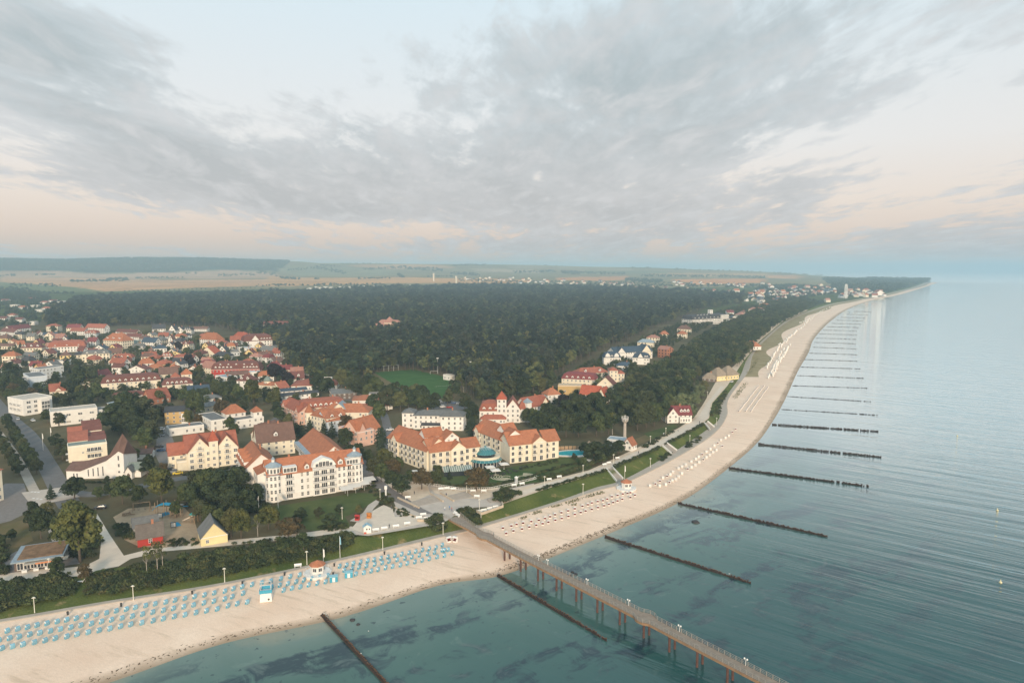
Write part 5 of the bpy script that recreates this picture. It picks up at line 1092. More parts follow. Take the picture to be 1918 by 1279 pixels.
b.block(9.2, 12.6, 13.2, 6, 5.5, 'flat', 1, 'white', 'grey', windows=False)
TUR = ROOF['zinc']
for cx, nm in ((2.7, 0), (HW-2.7, 1)):
    t_ = MB().lathe([(3.5, 0), (3.5, 11.0)], 10, (cx, 2.4, 0), .3); t_.build('turret', WALL['white'], b.e)
    MB().lathe([(3.9, 11.0), (3.9, 11.35)], 10, (cx, 2.4, 0), .3).build('turret_cornice', ROOF['zinc'], b.e)
    t_ = MB().lathe([(2.9, 11.35), (2.9, 14.0)], 10, (cx, 2.4, 0), .3).build('turret_storey', WALL['white'], b.e)
    r_ = MB().lathe([(3.3, 14.0), (3.25, 14.3), (.7, 15.8)], 10, (cx, 2.4, 0), .3).build('turret_roof', TUR, b.e)
    MB().lathe([(.62, 15.6), (.62, 16.8)], 6, (cx, 2.4, 0)).build('cupola', TRIM, r_); MB().lathe([(.85, 16.8), (.05, 18.0)], 6, (cx, 2.4, 0)).build('cupola_roof', TUR, r_)
    for a in (-2.5, -2.0, -1.57, -1.1, -.65):
        for k in range(4):
            o = inst('window', WINM, b.e, (cx+3.45*math.cos(a), 2.4+3.45*math.sin(a), .8+k*2.72), a+math.pi/2); o.scale = (.85, 1, 1.6)
        o = inst('window', WIN1, b.e, (cx+2.86*math.cos(a), 2.4+2.86*math.sin(a), 11.6), a+math.pi/2); o.scale = (.8, 1, 1.9)
for k in range(4):
    z = .75+k*2.72
    for x in (13.3, 15.6, 28.6, 30.6): b.window('f', x, 0, z, .95, 1.7)
    for x in (8.3, 33.3): b.window('f', x, 0, z-.1, 2.6, 1.9, WIN3)
MB().box(17.6, 26.9, -.5, 0, 0, 12.0).raw([(17.2, -.5, 12), (27.3, -.5, 12), (26.2, -.5, 13.8), (22.25, -.5, 15.6), (18.3, -.5, 13.8), (17.2, 4, 12), (27.3, 4, 12), (26.2, 4, 13.8), (22.25, 4, 15.6), (18.3, 4, 13.8)], [(0, 1, 2, 3, 4), (1, 6, 7, 2), (2, 7, 8, 3), (3, 8, 9, 4), (4, 9, 5, 0)]).build('central_gable', WALL['white'], b.e)
for i in range(5): b.window('f', 19.4+i*1.42, -.5, 11.9, 1.3, 1.5+(.7 if 0 < i < 4 else 0), WIN1)
for k in range(4):
    for i, x in enumerate((19.1, 22.25, 25.4)): b.window('f', x, -.5, .4+k*2.72, 2.5 if i == 1 else 2.1, 2.0, WIN3)
b.balconies('f', [8.3, 33.3], [2.9, 5.6, 8.35], 0, 3.2); b.balconies('f', [19.1, 22.25, 25.4], [2.9, 5.6, 8.35, 11.1], -.5, 2.9)
b.dormers(14.0, 17.0, .5, 11.6, 1, 'orange'); b.dormers(27.6, 31.0, .5, 11.6, 1, 'orange', scale=1.1)
b.dormers(16, 39, -6.2, 11.6, 4, 'orange', 'l', 1.25); b.balconies('l', [18, 24, 30, 36], [2.9, 5.6, 8.3], -6.5, 2.9)
MB().box(31.5, 37.5, -.6, 2.5, 11.1, 13.6).build('roof_storey', WALL['white'], b.e); MB().box(6.0, 11.4, -.2, 3, 11.1, 13.5).build('roof_storey', WALL['white'], b.e)
for i in range(4): b.window('f', 32.2+i*1.2, -.6, 11.4, 1.0, 1.8, WIN1); b.window('f', 6.8+i*1.25, -.2, 11.4, 1.1, 1.8, WIN1)
MB().box(-.15, HW+.15, -.2, 0, 2.55, 2.75).build('string_course', TRIM, b.e)
b.done()
AWN = mat('awning_cloth', (.74, .70, .64), .8, .06, .5)
for i, (px_, py_) in enumerate([(649, 926), (664, 921), (680, 916), (668, 917), (683, 912), (692, 908)]):
    p = G(px_, py_, 5); e = empty('terrace_awning', p, ANG, '%s white terrace awning from the left beside the white seafront hotel' % nth(i+1), 'awning', 'terrace awnings beside the seafront hotel')
    MB().raw([(-2.4, -2.2, 2.6), (2.4, -2.2, 2.6), (2.4, 2.2, 3.1), (-2.4, 2.2, 3.1), (-2.4, -2.2, 2.5), (2.4, -2.2, 2.5), (2.4, 2.2, 3.0), (-2.4, 2.2, 3.0)], [(0, 1, 2, 3), (7, 6, 5, 4), (0, 4, 5, 1), (1, 5, 6, 2), (2, 6, 7, 3), (3, 7, 4, 0)]).build('cloth', AWN, e)
    MB().bar((0, -1.9, 0), (0, -1.9, 2.6), .1).bar((0, 1.9, 0), (0, 1.9, 3.0), .1).build('post', METAL, e)
for i, (px_, py_, a) in enumerate([(485, 958, 2.4), (500, 948, 1.6), (521, 951, .7)]):
    p = G(px_, py_, 5); e = empty('sun_sail', p, a, '%s white triangular sun sail above the garden trees' % nth(i+1), 'sun sail', 'sun sails'); MB().bar((0, 0, 0), (0, 0, 6.2), .14).build('mast', METAL, e); MB().raw([(0, 0, 6.0), (2.6, 0, 2.6), (.4, .5, 3.0), (0, .06, 6.0), (2.6, .06, 2.6), (.4, .56, 3.0)], [(0, 1, 2), (5, 4, 3), (0, 3, 4, 1)]).build('sail', AWN, e)
# ------------------------------------------------------------------ yellow spa hotel
PALE = WALL['cream']
def wing(parent, A, Bp, h, z=5.0):
    a = G(A[0], A[1], z+h); c = G(Bp[0], Bp[1], z+h); b = B.__new__(B); b.o = Vector((a.x, a.y, z)); b.w = (c-a).length; b.ang = math.atan2(c.y-a.y, c.x-a.x); b.h = h
    b.far = False; b.fw = MB(); b.e = bpy.data.objects.new('wing', None); COL.objects.link(b.e); b.e.parent = parent
    rel = Matrix.Rotation(-parent.rotation_euler.z, 4, 'Z') @ (b.o-Vector(parent.location)); b.e.location = rel; b.e.rotation_euler = (0, 0, b.ang-parent.rotation_euler.z); return b
e = empty('hotel', G(802, 883, 5), 0, 'yellow spa hotel wing with orange roofs left of the glass rotunda', 'hotel'); MARKS.append(('left wing of the yellow spa hotel', Vector(e.location)))
b = wing(e, (727, 818), (799, 844), 9.8); w1 = b.w
b.block(0, 0, w1, 13, 9.8, 'gable', 4.8, 'cream', 'orange', .7, faces=''); b.block(4.5, -.8, 5, 8, 10.2, 'gable_y', 2.6, 'cream', 'orange', .5, faces='')
for k in range(3):
    for i in range(9): 
        x = 1.8+i*(w1-3)/8.5; yy = -.8 if 4.5 < x < 9.5 else 0
        b.window('f', x, yy, .7+k*3.1, 1.5, 2.0, WIN1); b.balconies('f', [x], [.5+k*3.1] if k else [], yy, 1.9)
b = wing(e, (806, 846), (898, 834), 9.8); w2 = b.w
b.block(0, 0, w2*.5, 14, 9.8, 'gable', 4.5, 'cream', 'orange', .7, faces=''); b.block(w2*.40, -1.0, w2*.30, 13, 10.0, 'gable_y', 3.0, 'cream', 'orange', .6, faces=''); b.block(w2*.70, .2, w2*.30, 10, 9.6, 'gable', 3.2, 'cream', 'orange', .6, faces='')
b.block(w2*.36, 4, 7, 7, 14.0, 'gable_y', 2.8, 'white', 'orange', .5, sp=2.4); b.block(w2*.05, 10, 9, 8, 14.4, 'gable', 3.0, 'white', 'orange', .5, windows=False)
for k in range(3):
    for i in range(7):
        x = 1.6+i*(w2-2.4)/6.6; yy = -1.0 if w2*.40 < x < w2*.70 else (.2 if x > w2*.7 else 0)
        b.window('f', x, yy, .7+k*3.1, 1.5, 2.0, WIN1)
        if i % 2 == 0 and k: b.balconies('f', [x], [.5+k*3.1], yy, 1.9)
FOOT.append([G(725, 855).xy, G(800, 885).xy, G(905, 872).xy, G(890, 820).xy, G(760, 800).xy])
e = empty('hotel', G(950, 868, 5), 0, 'yellow spa hotel wing with orange roofs beside the pool', 'hotel'); MARKS.append(('right wing of the yellow spa hotel', Vector(e.location)))
b = wing(e, (888, 804), (952, 828), 9.2); w1 = b.w
b.block(0, 0, w1, 13, 9.2, 'gable', 4.8, 'cream', 'orange', .7, faces=''); b.block(1, -.7, 5, 8, 9.4, 'gable_y', 2.6, 'cream', 'orange', .5, faces=''); b.block(w1*.55, 3, 7, 7, 12.6, 'gable_y', 3, 'white', 'orange', .5, windows=False)
for k in range(3):
    for i in range(7):
        x = 1.6+i*(w1-3)/6.6; b.window('f', x, -.7 if 1 < x < 6 else 0, .7+k*2.9, 1.5, 1.9, WIN1)
        if k and i % 2: b.balconies('f', [x], [.5+k*2.9], 0, 1.9)
b = wing(e, (955, 833), (1047, 823), 9.2); w2 = b.w
b.block(0, 0, w2*.62, 13, 9.2, 'gable', 4.6, 'cream', 'orange', .7, faces=''); b.block(w2*.44, -1.0, w2*.28, 12, 9.4, 'gable_y', 2.8, 'cream', 'orange', .6, faces=''); b.block(w2*.72, .3, w2*.28, 11, 9.2, 'gable', 4.0, 'cream', 'orange', .7, faces='')
b.block(1, 4.5, 7, 7, 12.4, 'gable_y', 2.6, 'white', 'orange', .5, windows=False)
for i in range(7):
    x = 1.6+i*(w2-2.6)/6.5; yy = -1.0 if w2*.44 < x < w2*.72 else (.3 if x > w2*.72 else 0)
    b.window('f', x, yy, .3, 1.7, 2.4, WIN1, 'door'); b.window('f', x, yy, 3.7, 1.4, 1.9, WIN1); b.window('f', x, yy, 6.5, 1.4, 1.7, WIN1)
    if i % 2: b.balconies('f', [x], [3.4, 6.3], yy, 1.9)
FOOT.append([G(890, 830).xy, G(950, 870).xy, G(1050, 858).xy, G(1040, 825).xy, G(930, 795).xy])
# rotunda with glass roof
TEAL = mat('teal_glass', (.05, .19, .21), .15, .3, 1.5, spec=.7)
c0 = G(909, 869, 5); e = empty('rotunda', c0, 0, 'round glazed hall with teal glass cone roof between the yellow wings', 'rotunda', None, .86); MARKS.append(('glass rotunda', Vector(c0)))
MB().lathe([(8.4, 0), (8.4, 3.2)], 28).build('glass_front', GLASS, e); MB().lathe([(9.5, 3.0), (8.3, 4.3), (7.7, 4.35)], 28, cap=False).build('lower_glass_roof', TEAL, e)
MB().lathe([(8.4, 4.3), (8.4, 5.6), (8.1, 5.6), (8.1, 5.0), (5.4, 5.0)], 28, cap=False).build('terrace', PALE, e); MB().lathe([(5.6, 4.6), (5.6, 6.6)], 24).build('drum', GLASS, e)
r_ = MB().lathe([(6.1, 6.5), (5.2, 7.6), (3.2, 9.0), (.7, 10.0), (.5, 10.4)], 24).build('glass_roof', TEAL, e)
mb = MB()
for i in range(24):
    a = i*2*math.pi/24; mb.bar((6.12*math.cos(a), 6.12*math.sin(a), 6.52), (3.22*math.cos(a), 3.22*math.sin(a), 9.03), .05); mb.bar((3.22*math.cos(a), 3.22*math.sin(a), 9.03), (.7*math.cos(a), .7*math.sin(a), 10.02), .05)
    mb.bar((9.52*math.cos(a), 9.52*math.sin(a), 3.03), (8.3*math.cos(a), 8.3*math.sin(a), 4.34), .05)
mb.build('glazing_bars', TRIM, r_)
for i in range(16): a = 3.6+i*.25; MB().bar((8.45*math.cos(a), 8.45*math.sin(a), 0), (8.45*math.cos(a), 8.45*math.sin(a), 3.1), .22).build('column', TRIM, e)
FOOT.append([(c0+Vector((11*math.cos(a), 11*math.sin(a), 0))).xy for a in np.arange(0, 6.2, .6)])
# conservatory and parasols
p = G(832, 893, 5); e = empty('conservatory', p, .22, 'long greenhouse roof of pale glass in front of the left yellow wing', 'conservatory'); g_ = MB().raw([(0, 0, 2.2), (13, 0, 2.2), (13, 5, 3.4), (0, 5, 3.4), (0, 0, 2.1), (13, 0, 2.1), (13, 5, 3.3), (0, 5, 3.3)], [(0, 1, 2, 3), (7, 6, 5, 4), (0, 4, 5, 1), (3, 2, 6, 7), (0, 3, 7, 4), (1, 5, 6, 2)]).build('glass_roof', mat('pale_glass', (.22, .28, .24), .2, .2, 1, spec=.6), e)
mb = MB()
for i in range(14): mb.bar((i, 0, 2.24), (i, 5, 3.44), .14)
mb.build('glazing_bars', TRIM, g_); MB().box(0, 13, .05, .15, 0, 2.1).box(0, .1, .15, 5, 0, 2.1).box(12.9, 13, .15, 5, 0, 2.1).build('glass_wall', GLASS, e)
PAR = MB().raw([(-2.1, -2.1, 2.5), (2.1, -2.1, 2.5), (2.1, 2.1, 2.5), (-2.1, 2.1, 2.5), (0, 0, 3.2), (-2.1, -2.1, 2.35), (2.1, -2.1, 2.35), (2.1, 2.1, 2.35), (-2.1, 2.1, 2.35)], [(0, 1, 4), (1, 2, 4), (2, 3, 4), (3, 0, 4), (0, 5, 6, 1), (1, 6, 7, 2), (2, 7, 8, 3), (3, 8, 5, 0)]).mesh('parasol', AWN); PPOLE = MB().lathe([(.4, 0), (.4, .1), (.06, .12), (.06, 3.15)], 8).mesh('pole', METAL)
def parasol(x, y, lb, sc=1.0, grp='cream parasols'):
    e = empty('parasol', G(x, y, 5), .3, lb, 'parasol', grp, sc); inst('canopy', PAR, e); inst('pole', PPOLE, e)
for x, y, lb in [(774, 893, 'cream parasol left of the yellow hotel front, nearer the hotel'), (792, 901, 'cream parasol left of the yellow hotel front, nearer the trees'), (918, 884, 'cream parasol on the rotunda terrace, left one'), (944, 878, 'cream parasol on the rotunda terrace, right one'), (928, 890, 'cream parasol at the front of the rotunda terrace')]: parasol(x, y, lb)
CHAIRT = MB().box(-.4, .4, -.4, .4, .68, .74).bar((0, 0, 0), (0, 0, .7), .1).box(-1.0, -.6, -.22, .22, .4, .46).box(-1.04, -.98, -.22, .22, .46, .9).box(.6, 1.0, -.22, .22, .4, .46).box(.98, 1.04, -.22, .22, .46, .9).bar((-.8, 0, 0), (-.8, 0, .42), .3).bar((.8, 0, 0), (.8, 0, .42), .3).mesh('cafe_set', IRON)
for i in range(14):
    p = G(918+i*5.2+random.uniform(-1, 1), 892-i*1.1+random.uniform(-3, 3), 5); o = inst('cafe_table', CHAIRT, None, p, random.uniform(0, 3)); tag(o, '%s dark cafe table with chairs from the left on the rotunda terrace' % nth(i+1), 'cafe table', 'cafe tables on the rotunda terrace')
# labyrinth lawn
c0 = G(965, 893, 5); lw = MB(); BED = mat('path_stone_pale', (.55, .50, .38), .9, .1, 1)
o = sheet('labyrinth_lawn', [c0+Vector((16.5*math.cos(a), 9.5*math.sin(a), 0)) for a in np.arange(0, 6.28, .2)], 5.055, grassmat('labyrinth_grass', (.05, .092, .026), (.075, .118, .036)))
mb = MB()
for cx in (-4.2, 3.2):
    for r in (1.6, 2.6, 3.6, 4.6, 5.6):
        a0, a1 = (2.2, 5.3) if cx < 0 else (-1.2, 1.5)
        if r < 2: a0, a1 = 0, 5.2
        prev = None
        for k in range(17):
            a = a0+(a1-a0)*k/16; q = Vector((cx+r*1.2*math.cos(a), r*.95*math.sin(a), 0))
            if prev is not None: mb.bar(prev, q, .42, .08)
            prev = q
o = mb.build('labyrinth', BED, None, (c0.x, c0.y, 5.09)); tag(o, 'pale stone labyrinth rings set in the oval hotel lawn', 'labyrinth')
# pool
c0 = G(1070, 849, 5); e = empty('swimming_pool', c0, .1, 'kidney shaped turquoise hotel pool with pale rim', 'pool'); POOLW = mat('pool_water', (.03, .42, .48), .08, .15, .6, spec=.6)
out = [(9.5*math.cos(a)*(1+.18*math.sin(2*a)), 4.6*math.sin(a)*(1+.2*math.cos(a)), 0) for a in np.arange(0, 6.28, .25)]
MB().prism([(x*1.28, y*1.5) for x, y, z in out], 0, .12).build('deck', LIGHTP, e); MB().prism([(x*1.08, y*1.10) for x, y, z in out], .1, .22).build('rim', TRIM, e); MB().prism([(x, y) for x, y, z in out], .1, .26).build('water', POOLW, e)
mb = MB()
for i in range(14):
    a = .2+i*.16; mb.box(13.4*math.cos(a)-.9, 13.4*math.cos(a)+.9, 8.2*math.sin(a)-.1, 8.2*math.sin(a)+.1, 0, 1.7)
mb.build('fence', mat('reed_screen', (.38, .26, .16), .9, .2, 2), e)
MB().lathe([(2.6, 2.0), (.1, 4.6)], 12, (10.5, 6.5, 0)).bar((10.5, 6.5, 0), (10.5, 6.5, 2.2), .3).build('thatched_hut', ROOF['thatch'], e)
FOOT.append([(Vector(c0)+Vector((13*math.cos(a), 8*math.sin(a), 0))).xy for a in np.arange(0, 6.2, .5)])
o = MB().lathe([(3.2, 0), (3.2, .2), (2.9, .25)], 20).build('round_terrace', LIGHTP, None, G(1100, 864, 5)); tag(o, 'small round pale terrace beside the pool garden', 'terrace')
# ------------------------------------------------------------------ pier
WOOD = mat('pier_planks', (.30, .24, .19), .85, .22, .8); TIMB = mat('pier_timber', (.34, .21, .12), .85, .25, .6); RUST = mat('pile_steel', (.13, .065, .05), .8, .3, .7); RAILM = mat('rail_metal', (.34, .31, .27), .5, .1); PMET = RAILM
pc = [G(x, y, 4.9) for x, y in [(846, 965), (872, 982), (905, 1001), (950, 1025), (1002, 1052), (1103, 1103), (1199, 1152), (1295, 1202), (1400, 1256), (1500, 1308)]]
pc = cr(pc, 10); L_ = [0]
for a, c in zip(pc, pc[1:]): L_.append(L_[-1]+(c-a).length)
def pier_at(s):
    s = max(0, min(s, L_[-1]-.01))
    for i in range(len(L_)-1):
        if L_[i+1] > s:
            q = (s-L_[i])/(L_[i+1]-L_[i]); d = (pc[min(i+2, len(pc)-1)]-pc[max(i-1, 0)]); d.z = 0; d.normalize(); return pc[i].lerp(pc[i+1], q), d
def s_of(px_, py_):
    g = G(px_, py_, 4.9); return min(range(len(pc)), key=lambda i: (pc[i]-g).length) and L_[min(range(len(pc)), key=lambda i: (pc[i]-g).length)]
bay1, bay2 = s_of(911, 1004), s_of(1211, 1159)
def halfw(s):
    w_ = 1.65+max(0, 1-s/14)*1.5
    for bs, l in ((bay1, 3.0), (bay2, 2.6)):
        q = abs(s-bs)
        if q < l: w_ += 1.0*min(1, (l-q)/1.6)
    return w_
pier = empty('pier', pc[0], 0, 'long wooden pier with railings running from the plaza out to sea', 'pier'); P0 = pc[0].copy()
ss = np.arange(0, L_[-1], .8); left, right = [], []
for s in ss:
    p, d = pier_at(s); n = Vector((-d.y, d.x, 0)); left.append(p+n*halfw(s)-P0); right.append(p-n*halfw(s)-P0)
mb = MB(); k = len(ss)
mb.raw([v+Vector((0, 0, .06)) for v in left]+[v+Vector((0, 0, .06)) for v in right], [(i+k, i+k+1, i+1, i) for i in range(k-1)]); mb.build('deck', WOOD, pier)
def strip(pts, z0, z1):
    mb = MB(); n = len(pts); mb.raw([p+Vector((0, 0, z0)) for p in pts]+[p+Vector((0, 0, z1)) for p in pts], [(i, i+1, n+i+1, n+i) for i in range(n-1)]); return mb
for side, nm in ((left, 'left'), (right, 'right')):
    o = MB()
    for a, c in zip(side, side[1:]): o.bar(a+Vector((0, 0, -.28)), c+Vector((0, 0, -.28)), .22, .62)
    g = o.build('girder', TIMB, pier)
    o = MB()
    for i in range(0, len(side), 2):
        inn = (pier_at(ss[i])[0]-P0-side[i]).normalized()*.1; o.bar(side[i]+inn+Vector((0, 0, -.5)), side[i]+inn+Vector((0, 0, 1.12)), .12)
    for z in (.35, .7, 1.1):
        for a, c in zip(side, side[1:]): o.bar(a+Vector((0, 0, z)), c+Vector((0, 0, z)), .07)
    r = o.build('railing', RAILM, pier)
o = MB()
for i in range(0, k, 3): o.bar(left[i]+Vector((0, 0, -.55)), right[i]+Vector((0, 0, -.55)), .25, .3)
o.build('cross_beams', TIMB, pier)
PILE = MB().lathe([(.32, -6.8), (.32, -.5)], 10).box(-.5, .5, -.5, .5, -.8, -.45).mesh('pile', RUST)
s = s_of(950, 1026)
while s < L_[-1]:
    p, d = pier_at(s); n = Vector((-d.y, d.x, 0))
    for q in (-1, 1): inst('pile', PILE, pier, p+n*q*1.1-P0)
    s += 8.6
GLOBE = mat('lamp_globe', (.85, .84, .80), .25, 0)
PL_P = MB().lathe([(.09, 0), (.06, 1.5)], 8).bar((-.36, 0, 1.45), (.36, 0, 1.45), .06).mesh('post', METAL)
GL = MB().lathe([(.05, -.24), (.17, -.16), (.24, 0), (.17, .16), (.05, .24)], 10).mesh('globe', GLOBE, True)
for i, (x, y) in enumerate([(1004, 1050), (1020, 1057), (1093, 1093), (1176, 1136), (1273, 1187), (1389, 1246)]):
    p, d = pier_at(s_of(x, y)); n = Vector((-d.y, d.x, 0)); e = empty('pier_lamp', p+n*1.5+Vector((0, 0, .06)), math.atan2(d.y, d.x), '%s twin globe lamp on the far pier railing, counted from the beach' % nth(i+1), 'lamp', 'pier lamps')
    inst('post', PL_P, e)
    for q in (-.36, .36): inst('globe', GL, e, (q, 0, 1.65))
# ------------------------------------------------------------------ groynes
GRY = mat('groyne_wood', (.045, .032, .028), .9, .4, 1.2, rnd=.2); GTOP = mat('groyne_top', (.17, .085, .04), .9, .3, 2)
GR = [((604, 1153), (770, 1330)), ((933, 1078), (1136, 1199)), ((1134, 1006), (1407, 1092)), ((1271, 943), (1551, 1005)), ((1366, 877), (1628, 911)), ((1421, 832), (1650, 856)), ((1447, 795), (1646, 808)), ((1461, 766), (1644, 777)), ((1475, 742), (1632, 752)), ((1485, 722), (1625, 726.5)),
      ((1494, 703), (1618, 708)), ((1500, 687), (1612, 690.5)), ((1507, 673), (1606, 676)), ((1516, 661), (1606, 664)), ((1523, 650), (1605, 653)), ((1526, 641), (1604, 643.4)), ((1528, 633), (1605, 635)), ((1534, 625), (1605, 627)), ((1542, 618), (1605, 619.6)), ((1549, 611.6), (1608, 613)), ((1558, 605.4), (1612, 606.6)), ((1566, 599.6), (1616, 600.6)), ((1576, 594), (1622, 594.8)), ((1586, 588.6), (1626, 589.4)), ((1600, 583), (1634, 583.6))]
for gi, (a, c) in enumerate(GR):
    A_ = G(*a, .2); C_ = G(*c, .2); d = C_-A_; Ln = d.length; d.normalize(); n = Vector((-d.y, d.x, 0)); far = gi > 6; stp = .44 if gi < 5 else (.5 if not far else .55)
    lb = 'groyne of dark wooden posts %s' % ('left of the pier, cut by the photo\'s lower edge', 'crossing under the pier at the shoreline', 'nearest right of the pier, long with orange tops')[gi] if gi < 3 else '%s dark wooden groyne right of the pier' % nth(gi-1)
    e = empty('groyne', (A_.x, A_.y, 0), 0, lb, 'groyne', 'wooden groynes along the beach'); mb = MB(); tp = MB(); s = 0.0; kk = 0
    while s < Ln:
        q = s/Ln; p = d*s+n*random.uniform(-.05, .05); hgt = (.95-.15*q+random.uniform(-.4, .22)) if not far else .42+random.uniform(-.3, .15); r = random.uniform(.15, .22)*(1 if not far else .9)
        if random.random() < (.01 if q < .55 else (.04 if gi < 4 else .07)): s += stp*random.choice((1, 2)); continue
        mb.box(p.x-r, p.x+r, p.y-r, p.y+r, -1.0, hgt)
        if not far: tp.box(p.x-r*.9, p.x+r*.9, p.y-r*.9, p.y+r*.9, hgt+.002, hgt+.05)
        s += stp*random.uniform(.85, 1.15); kk += 1
    if gi < 5:
        for q in (0, 1):   # second row near the shore
            s = 0
            while s < Ln*.75: p = d*s+n*(.32 if q else -.32); mb.box(p.x-.15, p.x+.15, p.y-.15, p.y+.15, -1, .55+random.uniform(-.15, .15)); s += stp*1.2
    o = mb.build('posts', GRY, e); o['kind'] = 'stuff'
    if tp.v: o = tp.build('worn_tops', GTOP, e); o['kind'] = 'stuff'
# boulder, buoys, gulls
def lump(name, r, seed, m, flat=.6):
    bm = bmesh.new(); bmesh.ops.create_icosphere(bm, subdivisions=2, radius=r)
    for v in bm.verts: v.co *= 1+.35*mnoise.noise(v.co*(.9/r)+Vector((seed, 0, 0))); v.co.z *= flat
    me = bpy.data.meshes.new(name); bm.to_mesh(me); bm.free(); me.materials.append(m); return me
STONE = mat('wet_stone', (.05, .045, .045), .6, .3, 1); PSTONE = mat('pale_boulder', (.40, .33, .26), .9, .25, .8)
o = inst('boulder', lump('boulder', 1.5, 3, STONE), None, G(1303, 978, 0)); tag(o, 'single dark boulder in the shallow water between two groynes', 'boulder')
for i, (x, y) in enumerate([(1072, 1071), (1078, 1075), (1068, 1077), (660, 1161), (671, 1169)]): tag(inst('boulder', lump('boulder', .55+.2*(i % 2), i+9, STONE), None, G(x, y, 0.05)), '%s small dark stone %s' % (('first', 'second', 'third')[i % 3] if i < 3 else ('first', 'second')[i-3], 'beside the pier in the shallows' if i < 3 else 'in the water right of the leftmost groyne'), 'stone')
BUOYM = mat('buoy_paint', (.80, .72, .45), .5, .1)
for i, (x, y) in enumerate([(1793, 817), (1868, 956), (1874, 1091)]):
    e = empty('buoy', G(x, y, 0), 0, '%s pale yellow buoy off the groynes, counted from the horizon' % nth(i+1), 'buoy', 'buoys', .7); MB().lathe([(.1, -.5), (.55, -.2), (.7, .2), (.5, .6), (.15, .8)], 10).build('float', BUOYM, e, smooth=True); MB().lathe([(.12, .7), (.12, 1.3), (.25, 1.35), (.05, 1.6)], 8).build('top_mark', BUOYM, e)
BIRD = MB().lathe([(.02, -.3), (.11, -.1), (.12, .1), (.05, .25), (.08, .32), (.02, .4)], 6).mesh('gull', TRIM)
for i, (x, y) in enumerate([(1366, 1074), (676, 1223), (690, 1181)]): o = inst('gull', BIRD, None, G(x, y, .98 if i < 2 else .06)); o.rotation_euler = (1.3, 0, .6); tag(o, ('white gull on the end posts of the groyne right of the pier', 'white gull on the leftmost groyne', 'white gull swimming near the leftmost groyne')[i], 'gull')
# seaweed along the waterline
WEED = mat('seaweed', (.15, .105, .065), .9, .4, 1.5); mb = MB()
for i in range(NC-1):
    if cS[i].length > 900 or cS[i].length < 100: continue
    a, c, wa, wc = cS[i], cS[i+1], cW[i], cW[i+1]
    px_ = pix(a.x, a.y, 0)[0]; ln = (c-a).length
    for _ in range(int(ln*(7.0 if 930 < px_ < 1200 else 3.2))):
        q = random.random(); t_ = abs(random.gauss(.075, .022))+(.035*random.random() if 930 < px_ < 1180 else 0)
        if mnoise.noise(Vector((i*.35+q*.35, 0, 0))) < -.25 and px_ < 930: continue
        p = (a.lerp(c, q)).lerp(wa.lerp(wc, q), t_); z = beach_z(t_); r = random.uniform(.08, .34)*(1.3 if 960 < px_ < 1180 else 1); g = random.uniform(0, 3.14)
        ring = [(p.x+r*1.7*math.cos(u)*math.cos(g)-r*.6*math.sin(u)*math.sin(g), p.y+r*1.7*math.cos(u)*math.sin(g)+r*.6*math.sin(u)*math.cos(g), z) for u in (0, 1.05, 2.1, 3.14, 4.2, 5.25)]
        mb.raw(ring+[(p.x, p.y, z+r*.3)], [(j, (j+1) % 6, 6) for j in range(6)])
o = mb.build('seaweed', WEED); tag(o, 'dark washed up seaweed line along the water\'s edge', 'seaweed', kind='stuff')
# ------------------------------------------------------------------ hooded beach chairs
def stripes(name, a, b_, sc):
    m = bpy.data.materials.new(name); m.use_nodes = True; t = NT(m.node_tree); p = t.n['Principled BSDF']; co = t.add('ShaderNodeTexCoord').outputs['Object']; s_ = t.add('ShaderNodeSeparateXYZ'); t.l.new(co, s_.inputs[0])
    f = t.math('FRACT', t.math('MULTIPLY', s_.outputs[0], sc)); oi = t.add('ShaderNodeObjectInfo').outputs['Random']; c = t.mix(t.math('GREATER_THAN', f, .72), tuple(a)+(1,), tuple(b_)+(1,)); t.l.new(t.mix(1, c, t.mrange(oi, 0, 1, .88, 1.1), 'MULTIPLY'), p.inputs['Base Color']); p.inputs['Roughness'].default_value = .8; return m
BLUE = stripes('blue_stripe', (.05, .32, .47), (.64, .72, .74), 3.2); BLUEP = mat('blue_panel', (.06, .34, .48), .6, .1, 2, rnd=.08); WICK = mat('wicker_white', (.80, .77, .72), .8, .08, 4); WICKB = mat('wicker_brown', (.42, .24, .14), .8, .2, 4); CUSH = mat('red_cushion', (.20, .03, .028), .9, .1, 3, rnd=.25); DKIN = mat('dark_cushion', (.16, .07, .05), .9, .2, 3)
